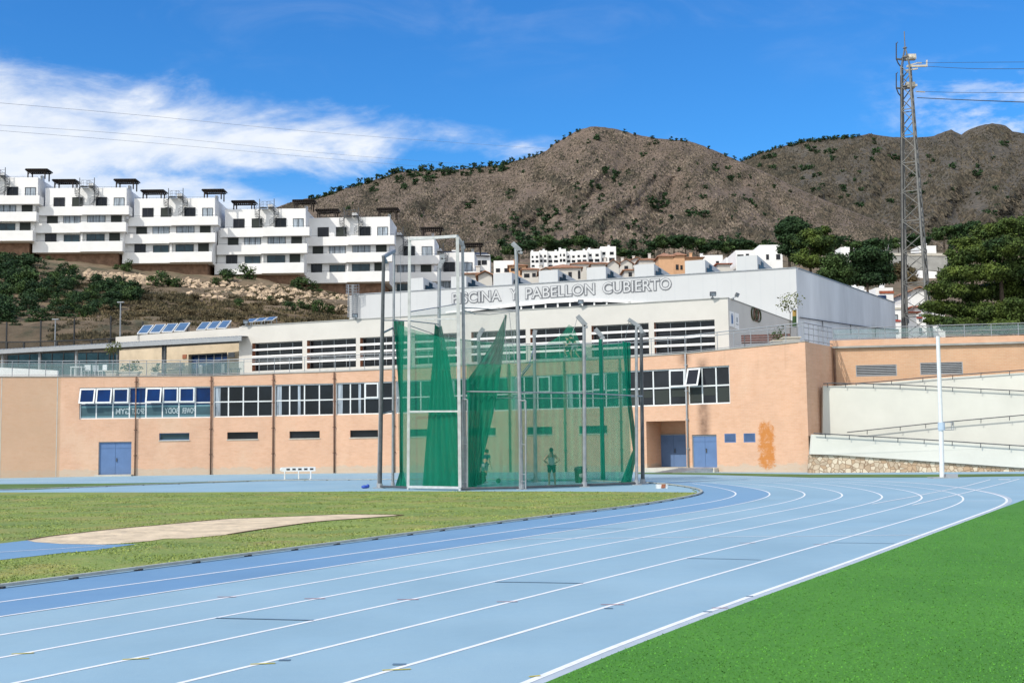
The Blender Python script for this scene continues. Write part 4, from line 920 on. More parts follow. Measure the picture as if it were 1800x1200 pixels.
railing('street_railing', [Wk.p(.1, 8.02, .25), Wk.p(Wk.L, 8.02, .25)], 'glazed railing along the parapet in front of the parked cars and pine', 1.6, .75, (1.0, .5, .1), True)
wc = thing('wall_cable', 'dark cable running along the shaded right side of the white hall', 'cable', HS.p(0, 11.5, -.1)); mb = MB(); cc = catmull([HS.p(.2, 11.55, -.12), HS.p(HS.L*.35, 11.9, -.12), HS.p(HS.L*.7, 12.3, -.12), HS.p(HS.L, 12.75, -.12)]); mb.path(cc, .045, 5); mb.build('wire', M['dsteel'], wc)
for u_, z_ in ((6.0, 11.8), (14, 12.1), (22, 12.4)): mb = MB(); mb.bar(HS.p(u_, z_-.9, -.1), HS.p(u_, z_, -.1), .06); mb.build('bracket', M['dsteel'], wc)

# ------------------------------------------------------------------ things on the terrace
def leaves(name, m, cl_, n, size, parent=None, seed=0, flat_=1.0, shell=.35):
    """leaf-sized quads through a list of ellipsoids (x, y, z, rx, ry, rz)"""
    r = np.random.default_rng(seed); c = np.array(cl_, float); vol = c[:, 3]*c[:, 4]*c[:, 5]; vol = vol**.8; idx = r.choice(len(c), n, p=vol/vol.sum())
    d = r.normal(size=(n, 3)); d /= np.linalg.norm(d, axis=1)[:, None]; rad = (shell+(1-shell)*r.random(n))**.6*(1+.18*r.normal(size=n))
    p = c[idx, :3]+d*c[idx, 3:]*rad[:, None]
    nrm = d*1.0+r.normal(size=(n, 3))*.7; nrm[:, 2] += .3; nrm /= np.linalg.norm(nrm, axis=1)[:, None]
    a = np.cross(nrm, r.normal(size=(n, 3))); a /= np.linalg.norm(a, axis=1)[:, None]; b = np.cross(nrm, a); s = size*(.5+r.random(n))[:, None]
    V = np.stack([p-a*s, p-b*s*.55*flat_, p+a*s, p+b*s*.55*flat_], 1).reshape(-1, 3)
    return trimesh(name, m, V, 4, parent)
def planter(name, loc, w_, h_, label, plant, cat='planter', bm='terracotta', rz=0):
    t = thing(name, label, cat, loc, rz=rz); mb = MB()
    mb.add([(-w_*.4, -w_*.4, 0), (w_*.4, -w_*.4, 0), (w_*.4, w_*.4, 0), (-w_*.4, w_*.4, 0), (-w_/2, -w_/2, h_), (w_/2, -w_/2, h_), (w_/2, w_/2, h_), (-w_/2, w_/2, h_)], [(0, 1, 5, 4), (1, 2, 6, 5), (2, 3, 7, 6), (3, 0, 4, 7), (3, 2, 1, 0), (4, 5, 6, 7)])
    mb.box(-w_*.54, w_*.54, -w_*.54, w_*.54, h_-.06, h_+.01); mb.build('pot', M[bm], t, world=False)
    return t
def potplant(loc, w_, h_, label, kind, sz=1.0):
    t = planter('potted_plant', loc, w_, h_, label, kind, 'potted plant'); mb = MB()
    if kind == 'tree':
        mb.tube((0, 0, h_), (.05, 0, h_+.9*sz), .025, .018, 6); [mb.tube((.05, 0, h_+.85*sz), (.05+.3*math.cos(a)*sz, .3*math.sin(a)*sz, h_+1.3*sz), .014, .006, 5) for a in (0, 2, 4)]
        mb.build('stem', M['bark'], t, world=False); leaves('foliage', M['leafyel'], [(.05, 0, h_+1.3*sz, .45*sz, .35*sz, .32*sz), (-.15, 0, h_+1.1*sz, .3*sz, .25*sz, .2*sz)], 260, .07, t, 3)
    else:
        for k in range(5): mb.tube((rng.uniform(-.1, .1), 0, h_), (rng.uniform(-.35, .35)*sz, rng.uniform(-.1, .1), h_+rng.uniform(.3, .8)*sz), .012, .006, 5)
        mb.build('stem', M['bark'], t, world=False); leaves('foliage', M['leafmid'], [(0, 0, h_+.25*sz, .38*sz, .25*sz, .25*sz), (.2, 0, h_+.6*sz, .15*sz, .15*sz, .18*sz)], 200, .06, t, abs(int(loc[0]*7)))
    return t
TZ = lambda px: 7.08+(px/1424)*.45
def onter(px, dy, zoff=0):       # a spot on the terrace dy metres behind the parapet
    i = max(j for j in range(len(W_)) if W_[j].u(px) > -.3) if px > 3 else 0; q = W_[i].p(W_[i].u(px), 0); return Vector((q.x*(1+dy/q.y), q.y+dy, TZ(px)))
potplant(onter(198, 2.0), .85, .42, 'small round tree in a cream pot beside the long flower trough', 'tree', 1.35)
tr2 = potplant(onter(229, 2.0), .7, .34, 'cream flower trough with a reddish flowering shrub left of the terrace bench', 'bush', 1.1); tr2.scale = (2.0, 1, 1)
potplant(onter(273, 1.8), .5, .25, 'low bushy potted plant between the flower trough and the bench', 'bush', .9)
potplant(onter(1369, 2.2), .8, .42, 'cream square planter with a thin flowering shrub standing before the brown bench', 'bush', 1.3)
potplant(onter(1391, 2.2), 1.0, .55, 'cream box planter holding a thin leaning tree near the terrace corner', 'tree', 1.75)
# benches
def bench(loc, rz, L_, m, label, back=True):
    t = thing('bench', label, 'bench', loc, rz=rz); mb = MB()
    for k in range(3): mb.box(-L_/2, L_/2, -.25+k*.17, -.11+k*.17, .42, .46)
    mb.build('seat', m, t, world=False)
    if back:
        mb = MB(); [mb.ob((-L_/2, .27+k*.03, .55+k*.15), (L_, 0, 0), (0, .03, 0), (0, .03, .12)) for k in range(3)]; mb.build('backrest', m, t, world=False)
    for x in (-L_/2+.2, L_/2-.2):
        mb = MB(); mb.bar((x, -.22, 0), (x, -.22, .42), .06); mb.bar((x, .22, 0), (x, .36, .98 if back else .42), .06); mb.bar((x, -.22, .39), (x, .24, .39), .05); mb.build('leg', M['dsteel'], t, world=False)
bench(onter(1348, 3.0), R(-10), 3.0, M['bench'], 'long brown slatted bench against the shaded side wall of the pool building')
bench(onter(302, 2.0), 0, 1.7, M['dark'], 'dark bench on the terrace in front of the cafe posts')
bench(onter(412, 2.4), 0, 1.0, M['dark'], 'small dark seat by the wall panel at the right end of the cafe', False)
# table and chairs
t = thing('terrace_table', 'small white square table on the terrace behind the glass balustrade', 'table', onter(137, 1.6)); mb = MB(); mb.box(-.42, .42, -.4, .4, .68, .74); mb.build('tabletop', M['alum'], t, world=False)
for x in (-.37, .37):
    for y in (-.35, .35): MB().bar((x, y, 0), (x, y, .68), .06).build('leg', M['alum'], t, world=False)
ch = thing('terrace_chair', 'white chair just right of the small white terrace table', 'chair', onter(152, 1.9), 'chairs on the cafe terrace'); mb = MB(); mb.box(-.22, .22, -.2, .22, .42, .46); mb.build('seat', M['alum'], ch, world=False); mb = MB(); mb.box(-.22, .22, .2, .24, .5, .9); mb.build('backrest', M['alum'], ch, world=False)
for x in (-.2, .2):
    for y in (-.18, .2): MB().bar((x, y, 0), (x, y, .42 if y < 0 else .5), .035).build('leg', M['alum'], ch, world=False)
copy_tree(ch, onter(170, 2.3), R(40), 'white chair turned aside, second right of the small white table'); copy_tree(ch, onter(180, 2.0), R(-30), 'white chair nearest the pot with the round tree')
# low white wall at the far left
lw_ = thing('low_wall', 'low white wall on the terrace at the far left behind the balustrade', 'wall', P(40, 655, 85.5)); mb = MB(); mb.prism([P(-40, 661, 85.6), P(101, 661, 85.6), P(101, 651, 85.6), P(60, 648.5, 85.6), P(5, 646, 85.6), P(-40, 644, 85.6)], (0, .25, 0)); mb.build('wall', M['white'], lw_)
# padel court glass screens behind the canopy
pc = thing('glass_court', 'dark framed padel court with teal glass screens under the net fence', 'sports court', (-36, 101, 7.1))
for a, b in ((71, 131), (131, 192), (192, 213), (12, 71)):
    Q = Wall((P(a, 640, 101).x, 101), (P(b, 640, 101).x, 101)); mb = MB(); z0, z1 = 7.1, Q.uv(a, 619)[1]
    Q.window(pc, 0, Q.L, z0, z1, 3, 2, M['dark'], M['glassteal'], 0, .05, 'glass_screen', rowsplit=.6)

# ------------------------------------------------------------------ throwing cage
cg = thing('throwing_cage', 'tall steel throwing cage hung with green netting on the blue surface', 'sports cage', (0, 52, 0))
def post(name, pb_, ptop, Y=None, r=.07, m='steel', arm=None, sq=False):
    b = G(*pb_) if Y is None else P(pb_[0], pb_[1], Y); Y = b.y; b.z = 0
    t = P(ptop[0], ptop[1], Y); mb = MB()
    r *= .86
    if sq: mb.bar(b, t, r*1.8)
    else: mb.tube(b, t, r, r*.85, 8)
    o = mb.build(name, M[m], cg)
    bp = MB(); bp.ob(b+Vector((-.22, -.2, .002)), (.44, 0, 0), (0, .4, 0), (0, 0, .03)); bp.tube(b+Vector((0, 0, .03)), b+Vector((0, 0, .22)), r*1.35, n=8); q = bp.build('base_plate', M['grey']); q.parent = o
    if arm:
        a = MB()
        for (x0, y0), (x1, y1) in zip(arm, arm[1:]): a.bar(P(x0, y0, Y), P(x1, y1, Y), r*1.7, r*2.2)
        a.build('arm', M[m]).parent = o
    return b, t
post('post', (668, 858), (674.5, 450), 53.0, .10, 'dsteel'); post('post', (664.5, 858), (673, 455), 53.25, .055)
post('post', (690.5, 857), (692.5, 441), 54.2, .075); 
mb = MB(); mb.bar(P(673.5, 452, 53), P(693, 441, 54.2), .14); mb.bar(P(671, 586, 53), P(691, 576, 54.2), .07); mb.bar(P(669, 728, 53), P(691, 722, 54.2), .05); mb.bar(P(674, 450, 53), P(680, 462, 53.4), .1); mb.build('gate_bar', M['steel'], cg)
# white framed gate
mb = MB(); ga, gb = 50.9, 49.0
A0, A1, B0, B1 = P(717.5, 858, ga), P(720, 422, ga), P(808.5, 860, gb), P(804, 417, gb)
A0.z = B0.z = .12
mb.bar(A0, A1, .12); mb.bar(B0, B1, .13); mb.bar(A1+Vector((0, 0, .04)), B1+Vector((0, 0, .04)), .11, .12); mb.bar(A0, B0, .10); mb.bar(P(718.5, 723, ga), P(807, 722.5, gb), .07); mb.bar(P(719, 562, ga), P(806, 560, gb), .06)
for q in (A0, B0): mb.tube((q.x, q.y, 0), q, .06)
mb.build('gate_frame', M['gate'], cg)
post('post', (817.5, 861), (813, 424), 49.3, .085, arm=[(804, 417), (814, 432), (815, 438)])
post('post', (771, 850), (772, 470), 57.0, .11, arm=[(772, 472), (775, 463), (780, 455), (776, 448)])
post('post', (917, 860), (907, 436), 49.3, .10, arm=[(900.5, 427.5), (915, 441.5), (914, 446)])
post('post', (1027.5, 856), (1026.5, 568), 51.0, .10, arm=[(1015, 555), (1030, 572), (1029, 576)])
post('post', (1119, 852.5), (1118.5, 573), 52.6, .085, arm=[(1104.5, 561), (1124, 574), (1129, 585)]); post('post', (1130, 850), (1127, 583), 53.8, .105, 'dsteel', arm=[(1127, 582), (1133, 590)])
for b, t_, a in (((850, 848), (841, 590), [(841, 592), (846, 582), (850, 577)]), ((941.5, 849), (939, 588), [(939, 590), (941, 580)]), ((1060, 849), (1057, 590), [(1046, 578), (1058, 591), (1060, 596)])): post('post', b, t_, 58.5, .11, arm=a)
def ladder(x0, x1, yt, yb, Y, name='panel_frame'):
    mb = MB(); a, b, c, d = P(x0, yb, Y), P(x0, yt, Y), P(x1, yb, Y), P(x1, yt, Y); a.z = c.z = .05
    mb.tube(a, b, .035); mb.tube(c, d, .035); mb.tube(b, d, .035)
    for f in (.08, .16, .5): mb.tube(a.lerp(b, f), c.lerp(d, f), .02, n=6)
    mb.build(name, M['steel'], cg)
ladder(812, 821.5, 702, 860, 49.1); ladder(913.5, 924, 704, 862, 49.0)
# ring wires and tie rails
mb = MB()
def wire(pts, r=.02): MB().path([P(a, b, y) for a, b, y in pts], r, 5).build('cable', M['steel'], cg)
wire([(820, 688, 49.3), (913, 689, 49.3), (1027, 691, 51), (1129, 696, 53)], .03); wire([(820, 698, 57.5), (940, 700, 58), (1060, 700, 58), (1130, 696, 54)], .025)
wire([(673, 563, 53), (693, 563, 54), (719, 564, 51), (765, 569, 55), (771, 570, 57)], .025); wire([(719, 572, 51), (757, 585, 55), (771, 592, 57)], .02)
wire([(720, 548, 51), (770, 540, 57), (805, 534, 49.2)], .025); wire([(817, 541, 49.3), (860, 543, 50), (912, 546, 49.3)], .025); wire([(817, 546, 49.3), (835, 552, 50), (860, 552.5, 50), (890, 549, 49.5), (912, 547, 49.3)], .02)
wire([(690, 590, 54), (760, 594, 57), (845, 600, 58.5), (940, 605, 58.5), (1058, 604, 58.5), (1108, 601, 54)], .02)
wire([(887, 552, 49.5), (889, 600, 49.5), (893, 680, 49.5)], .012); wire([(704, 445, 54), (704, 560, 54)], .012); wire([(895, 549, 49.4), (905, 640, 49.4)], .012); wire([(1015, 557, 51), (1010, 575, 51), (1006, 585, 51)], .012)
wire([(1106, 563, 52.6), (1100, 590, 53), (1098, 601, 53)], .012); wire([(933, 640, 50), (918, 660, 49.5)], .03); wire([(906, 665, 50), (918, 655, 50), (930, 640, 52), (938, 612, 55)], .02)
for (x0, y0, Y0_), (x1, y1, Y1) in (((668, 856, 53), (716, 857, 51)), ((809, 859, 49), (917, 858, 49.3)), ((917, 858, 49.3), (1027, 855, 51)), ((1027, 855, 51), (1119, 851, 52.6))):
    a, b = P(x0, y0, Y0_), P(x1, y1, Y1); a.z = b.z = .09; MB().tube(a, b, .05).build('base_rail', M['dsteel'], cg)
# netting: hanging sheets with pleats (depth varies along the sheet)
def netsheet(name, topl, botl, m, pleat=.25, nf=18, rows=14, nu=60, seed=0, sag=.0):
    """topl/botl: lists of (px, py, Y); a sheet lofted between the two curves with pleats that give it depth"""
    def samp(l, t):
        L = [0]
        for a, b in zip(l, l[1:]): L.append(L[-1]+math.hypot(b[0]-a[0], b[1]-a[1]))
        s_ = t*L[-1]; i = max(j for j in range(len(l)-1) if L[j] <= s_+1e-6) if s_ > 0 else 0
        f = (s_-L[i])/max(1e-6, L[i+1]-L[i]); return P(l[i][0]+(l[i+1][0]-l[i][0])*f, l[i][1]+(l[i+1][1]-l[i][1])*f, l[i][2]+(l[i+1][2]-l[i][2])*f)
    mb = MB(); vs = []
    for j in range(rows+1):
        for i in range(nu+1):
            a, b = samp(topl, i/nu), samp(botl, i/nu); q = a.lerp(b, j/rows)
            wv = math.sin(i/nu*math.pi*2*nf+seed+math.sin(j*.5+seed)*.7)*pleat*(.5+.5*noise.noise(Vector((i*.13, j*.2, seed))))
            q = q+Vector((.25*wv, wv, 0)); q.z = max(.03, q.z-sag*math.sin(math.pi*i/nu)); vs.append(q)
    fs = [(j*(nu+1)+i, j*(nu+1)+i+1, (j+1)*(nu+1)+i+1, (j+1)*(nu+1)+i) for j in range(rows) for i in range(nu)]
    mb.add(vs, fs); return mb.build(name, M[m], cg, smooth=True)
netsheet('net', [(697, 578, 54.5), (760, 592, 56.5), (772, 590, 57), (845, 600, 58.4), (938, 607, 58.6), (1058, 604, 58.6), (1104, 602, 55)], [(702, 853, 54.5), (771, 851, 57), (850, 848.5, 58.4), (940, 848, 58.6), (1060, 848, 58.6), (1112, 851, 55)], 'net', .10, 26, 12, 110, 1)
netsheet('net', [(820, 640, 49.6), (870, 640, 49.5), (913, 640, 49.4), (1027, 610, 51.1), (1100, 602, 52.6)], [(820, 858, 49.6), (917, 858, 49.4), (1027, 855, 51.1), (1110, 852, 52.6)], 'net', .08, 22, 12, 110, 2)
netsheet('net', [(700, 570, 53.5), (730, 580, 51), (800, 600, 49.3)], [(708, 857, 53.5), (735, 858, 51), (806, 859, 49.3)], 'net', .08, 10, 12, 60, 3)
netsheet('upper_net', [(720, 549, 51.2), (770, 541, 56), (806, 535, 49.6), (835, 551, 50), (862, 553, 50), (910, 548, 49.6)], [(722, 600, 51.2), (770, 615, 56), (806, 620, 49.6), (835, 660, 50), (862, 660, 50), (908, 620, 49.6)], 'netw', .05, 9, 6, 60, 3)
netsheet('folded_net', [(692, 561, 54.2), (700, 562, 54.2), (711, 563.5, 54.2)], [(703, 700, 54.2), (705, 700, 54.2), (707.5, 700, 54.2)], 'netd', .12, 3, 8, 24, 4)
netsheet('folded_net', [(703, 700, 54.2), (705, 700, 54.2), (708, 700, 54.2)], [(703, 830, 54.2), (706, 830, 54.2), (709, 830, 54.2)], 'netd', .10, 3, 6, 12, 4)
netsheet('folded_net', [(703, 828, 54.2), (706, 828, 54.2), (709, 828, 54.2)], [(694, 858, 53.8), (706, 859, 53.8), (716, 858, 53.8)], 'netd', .10, 3, 6, 12, 4)
netsheet('folded_net', [(765, 570, 55.5), (771, 575, 55.5), (777, 572, 55.5)], [(760, 650, 55), (775, 650, 55), (793, 650, 55)], 'netd', .14, 5, 8, 30, 5)
netsheet('folded_net', [(760, 650, 55), (775, 650, 55), (792, 650, 55)], [(744, 856, 52), (780, 857, 52), (826, 856, 52)], 'netd', .22, 6, 12, 40, 5)
netsheet('folded_net', [(888.5, 553, 49.8), (889.5, 553, 49.8), (891, 554, 49.8)], [(868, 600, 50.5), (878, 602, 50.5), (886, 606, 50.5)], 'netd', .06, 4, 8, 24, 6)
netsheet('folded_net', [(868, 600, 50.5), (878, 602, 50.5), (886, 606, 50.5)], [(822, 668, 51), (850, 690, 51), (873, 700, 51)], 'netd', .14, 4, 8, 30, 6)
netsheet('folded_net', [(822, 668, 51), (850, 690, 51), (873, 700, 51)], [(818, 857, 51), (828, 857, 51), (838, 857, 51)], 'netd', .16, 6, 12, 40, 6)
netsheet('folded_net', [(1094, 600, 53), (1100, 601, 53), (1108, 602, 53)], [(1101, 700, 53), (1105, 700, 53), (1109, 700, 53)], 'netd', .10, 3, 8, 20, 7)
netsheet('folded_net', [(1101, 700, 53), (1105, 700, 53), (1109, 700, 53)], [(1112, 790, 53.4), (1117, 790, 53.4), (1121, 790, 53.4)], 'netd', .10, 3, 8, 20, 7)
netsheet('folded_net', [(1112, 790, 53.4), (1117, 790, 53.4), (1121, 790, 53.4)], [(1088, 856, 52.8), (1097, 855, 52.8), (1108, 852, 52.8)], 'netd', .08, 3, 8, 20, 7)
netsheet('folded_net', [(1052, 596, 58.3), (1055, 596, 58.3), (1058, 596, 58.3)], [(1056, 846, 58.3), (1060, 846, 58.3), (1064, 846, 58.3)], 'netd', .06, 2, 6, 12, 8)
netsheet('folded_net', [(985, 590, 57), (1000, 570, 57), (1008, 575, 57)], [(960, 604, 57), (1000, 604, 57), (1020, 604, 57)], 'net', .06, 2, 4, 12, 8)

# ------------------------------------------------------------------ people
M['skin'] = mat('skin', (.50, .29, .19), .6, .05, 5); M['hair'] = mat('dark_hair', (.025, .018, .014), .7, .1, 8)
M['shirtblue'] = mat('navy_shirt', (.02, .05, .12), .8, .08, 6); M['shorts'] = mat('pale_grey_shorts', (.26, .30, .33), .8, .08, 6); M['topgrey'] = mat('grey_vest', (.45, .48, .48), .8, .08, 6); M['black'] = mat('black_cloth', (.015, .015, .018), .85, .1, 6); M['shoe'] = mat('pale_shoes', (.5, .5, .5), .6, .05, 6)
def skin_mesh(name, pts, edges, rad, m, parent, root=0, sub=1, fat=1.13):
    me = bpy.data.meshes.new(name); me.from_pydata(pts, edges, []); me.materials.append(m); o = bpy.data.objects.new(name, me); C.objects.link(o); o.parent = parent
    sk = o.modifiers.new('skin', 'SKIN'); sk.use_smooth_shade = True
    if not me.skin_vertices: me.skin_vertices  # layer is made by the modifier
    lay = me.skin_vertices[0].data if len(me.skin_vertices) else None
    if lay:
        for i, r_ in enumerate(rad): lay[i].radius = tuple(x*fat for x in r_) if isinstance(r_, tuple) else (r_*(fat if r_ > .015 else 1),)*2
        lay[root].use_root = True
    ss = o.modifiers.new('sub', 'SUBSURF'); ss.levels = sub; ss.render_levels = sub
    return o
def person(label, loc, rz, H_, pose, top_m, low_m, group=None, tail=False, sleeves=True):
    """pose: dict of joints in metres for a 1.70 m body facing +y"""
    t = thing('person', label, 'person', loc, group, rz); s = H_/1.70
    J = {'pelvis': (0, 0, .93), 'waist': (0, 0, 1.06), 'chest': (0, 0, 1.26), 'neckb': (0, -.01, 1.41), 'neck': (0, 0, 1.47), 'head': (0, .02, 1.57), 'crown': (0, .01, 1.68),
         'ls': (-.17, 0, 1.38), 'le': (-.22, -.02, 1.11), 'lw': (-.23, .05, .87), 'rs': (.17, 0, 1.38), 're': (.22, -.02, 1.11), 'rw': (.23, .05, .87),
         'lh': (-.09, 0, .88), 'lk': (-.10, .02, .49), 'la': (-.10, -.02, .09), 'lt': (-.10, .16, .03), 'rh': (.09, 0, .88), 'rk': (.10, .02, .49), 'ra': (.10, -.02, .09), 'rt': (.10, .16, .03)}
    J.update(pose); J = {k: Vector(v_)*s for k, v_ in J.items()}
    names = list(J); ed = [('pelvis', 'waist'), ('waist', 'chest'), ('chest', 'neckb'), ('neckb', 'neck'), ('neck', 'head'), ('head', 'crown'), ('neckb', 'ls'), ('ls', 'le'), ('le', 'lw'), ('neckb', 'rs'), ('rs', 're'), ('re', 'rw'), ('pelvis', 'lh'), ('lh', 'lk'), ('lk', 'la'), ('la', 'lt'), ('pelvis', 'rh'), ('rh', 'rk'), ('rk', 'ra'), ('ra', 'rt')]
    rd = {'pelvis': (.13, .10), 'waist': (.12, .085), 'chest': (.145, .10), 'neckb': (.08, .06), 'neck': .05, 'head': (.082, .10), 'crown': (.06, .075), 'ls': .055, 'rs': .055, 'le': .038, 're': .038, 'lw': .026, 'rw': .026, 'lh': .082, 'rh': .082, 'lk': .052, 'rk': .052, 'la': .034, 'ra': .034, 'lt': .03, 'rt': .03}
    pts = [J[k] for k in names]; rad = [tuple(x*s for x in rd[k]) if isinstance(rd[k], tuple) else rd[k]*s for k in names]; E2 = [(names.index(a), names.index(b)) for a, b in ed]
    for sd in 'lr':       # palm, four fingers, thumb
        wv = J[sd+'w']; d = (wv-J[sd+'e']).normalized(); side_ = d.cross(Vector((0, 1, 0))).normalized(); nrm = side_.cross(d)
        pi = len(pts); pts.append(wv+d*.075*s); rad.append((.036*s, .016*s)); E2.append((names.index(sd+'w'), pi))
        for k, L_ in enumerate((.055, .072, .08, .07)):
            b = len(pts); off = nrm*(k-1.5)*.019*s; pts += [wv+d*.10*s+off, wv+d*(.10+L_*.6)*s+off+side_*.008*s, wv+d*(.10+L_)*s+off+side_*.022*s]; rad += [.0085*s, .008*s, .007*s]; E2 += [(pi, b), (b, b+1), (b+1, b+2)]
        b = len(pts); pts += [wv+d*.05*s+nrm*.035*s, wv+d*.09*s+nrm*.055*s]; rad += [.010*s, .008*s]; E2 += [(pi, b), (b, b+1)]
    body = skin_mesh('body', pts, E2, rad, M['skin'], t)
    def garment(name, ks, m, grow, eds):
        ii = {k: i for i, k in enumerate(ks)}; return skin_mesh(name, [J[k] for k in ks], [(ii[a], ii[b]) for a, b in eds], [tuple(x*s+grow for x in rd[k]) if isinstance(rd[k], tuple) else rd[k]*s+grow for k in ks], m, t)
    J['lse'] = J['ls'].lerp(J['le'], .6); J['rse'] = J['rs'].lerp(J['re'], .6); rd['lse'] = rd['rse'] = .048; J['chb'] = J['chest'].lerp(J['neckb'], .7); rd['chb'] = (.12, .085); J['pw'] = J['pelvis'].lerp(J['waist'], .3); rd['pw'] = (.135, .10)
    if sleeves: garment('shirt', ['waist', 'pw', 'chest', 'chb', 'ls', 'rs', 'lse', 'rse'], top_m, .014, [('waist', 'pw'), ('waist', 'chest'), ('chest', 'chb'), ('chb', 'ls'), ('chb', 'rs'), ('ls', 'lse'), ('rs', 'rse')])
    else: garment('vest', ['waist', 'pw', 'chest', 'chb'], top_m, .012, [('waist', 'pw'), ('waist', 'chest'), ('chest', 'chb')])
    for sd in 'lr': J[sd+'m'] = J[sd+'h'].lerp(J[sd+'k'], .75); rd[sd+'m'] = .066
    garment('shorts', ['pelvis', 'lh', 'rh', 'lm', 'rm'], low_m, .018, [('pelvis', 'lh'), ('pelvis', 'rh'), ('lh', 'lm'), ('rh', 'rm')])
    for sd in 'lr':
        f = MB(); a = J[sd+'a']-Vector((0, 0, .05*s)); b = J[sd+'t']; f.bar(a+(a-b)*.3+Vector((0, 0, .015)), b+(b-a)*.15+Vector((0, 0, .015)), .085*s, .075*s); f.build('shoe', M['shoe'], t, world=False)
    h = MB(); hd = J['head'].lerp(J['crown'], .35); h.sph(hd+Vector((0, -.025, .03))*s, .108*s, 10, 7, sc_=(.93, 1.0, 1.0))
    if tail: h.tube(hd+Vector((0, -.10, .03))*s, hd+Vector((.02, -.16, -.06))*s, .028*s, .03*s); h.tube(hd+Vector((.02, -.16, -.06))*s, hd+Vector((.05, -.15, -.34))*s, .03*s, .012*s)
    h.build('hair', M['hair'], t, smooth=True, world=False)
    fc = MB(); fwd = Vector((0, .085, -.02))*s
    fc.sph(hd+fwd+Vector((0, .03, -.01))*s, .016*s, 6, 4); [fc.sph(hd+fwd+Vector((x, .012, .025))*s, .010*s, 6, 4) for x in (-.032, .032)]; fc.box(hd.x-.022*s, hd.x+.022*s, hd.y+.098*s, hd.y+.106*s, hd.z-.066*s, hd.z-.058*s)
    fc.build('face', M['skin'], t, world=False)
    return t
akimbo = {'le': (-.37, -.08, 1.17), 'lw': (-.17, .02, 1.04), 're': (.37, -.08, 1.17), 'rw': (.17, .02, 1.04), 'lh': (-.09, 0, .88), 'lk': (-.12, .0, .49), 'la': (-.12, -.02, .09), 'lt': (-.14, .15, .03), 'rk': (.13, .0, .49), 'ra': (.15, -.03, .09), 'rt': (.19, .13, .03)}
person('person with ponytail, hands on hips, in grey vest and black shorts', G(970, 854), R(8), 1.66, akimbo, M['topgrey'], M['black'], None, True, False)
walk = {'chest': (0, .10, 1.24), 'neckb': (0, .17, 1.37), 'neck': (0, .22, 1.42), 'head': (.0, .28, 1.49), 'crown': (0, .31, 1.59), 'ls': (-.18, .14, 1.33), 'le': (-.24, .22, 1.08), 'lw': (-.22, .42, .98), 'rs': (.18, .14, 1.33), 're': (.27, .02, 1.10), 'rw': (.34, -.02, .86), 'lk': (-.10, .20, .52), 'la': (-.10, .16, .12), 'lt': (-.10, .31, .05), 'rk': (.10, -.02, .50), 'ra': (.10, -.30, .16), 'rt': (.10, -.20, .04)}
person('person in dark blue shirt and light shorts leaning forward, beside the folded green net', G(852, 849.5), R(-25), 1.70, walk, M['shirtblue'], M['shorts'])
run1 = {'chest': (0, .06, 1.25), 'neckb': (0, .09, 1.39), 'neck': (0, .11, 1.45), 'head': (0, .14, 1.54), 'crown': (0, .15, 1.65), 'le': (-.24, -.18, 1.20), 'lw': (-.2, .05, 1.10), 're': (.22, .12, 1.14), 'rw': (.15, .32, 1.22), 'ls': (-.17, .04, 1.36), 'rs': (.17, .04, 1.36), 'lk': (-.1, .32, .62), 'la': (-.1, .12, .32), 'lt': (-.1, .26, .24), 'rk': (.1, -.05, .48), 'ra': (.1, -.22, .10), 'rt': (.1, -.08, .03)}
person('person in a green top jogging on the terrace, left of another person in black', onter(1001, 1.3), R(70), 1.66, run1, M['leafdark'], M['black'], None)
person('person in black top and light shorts on the terrace just right of the jogger', onter(1010.5, 1.3), R(60), 1.78, walk, M['black'], M['shorts'], None)

# bin, bag, small things by the cage
bn = thing('waste_bin', 'round dark green bin inside the cage right of the standing person', 'bin', G(1021, 848)); mb = MB(); mb.tube((0, 0, 0), (0, 0, .62), .26, .30, 14); mb.build('body', M['leafdark'], bn, world=False); mb = MB(); mb.tube((0, 0, .62), (0, 0, .68), .32, .32, 14); mb.sph((0, 0, .68), .3, 12, 6, sc_=(1, 1, .35)); mb.build('lid', M['dark'], bn, world=False); mb = MB(); mb.sph((.02, -.25, .36), .13, 10, 6, sc_=(1, .4, 1)); mb.build('patch', M['conc'], bn, world=False)
bg_ = thing('sports_bag', 'dark slumped sports bag on the ground left of the walking person', 'bag', G(839, 852)); mb = MB(); mb.sph((0, 0, .28), .42, 12, 8, sc_=(1, .55, .68)); mb.sph((.25, 0, .5), .2, 10, 6, sc_=(1, .6, .6)); mb.build('body', M['black'], bg_, True, world=False); mb = MB(); mb.path([(-.25, -.05, .5), (-.1, -.08, .7), (.1, -.08, .72), (.25, -.05, .58)], .02); mb.build('strap', M['dark'], bg_, world=False)
hm = thing('throwing_weight', 'small dark ball on the ground between the walking person and the tall cage post', 'ball', G(876, 849)); mb = MB(); mb.sph((0, 0, .12), .12, 12, 8); mb.build('ball', M['black'], hm, True, world=False); mb = MB(); mb.tube((0, 0, .24), (0, 0, .28), .03); mb.build('swivel', M['steel'], hm, world=False)
bl = thing('rolled_cloth', 'small crumpled blue cloth lying just left of the cage', 'cloth', G(641, 858)); mb = MB(); mb.sph((0, 0, .07), .16, 9, 6, sc_=(1, .7, .5)); mb.sph((.14, .02, .10), .1, 8, 5, sc_=(.8, .8, .9)); mb.build('cloth', M['blueplastic'], bl, True, world=False)
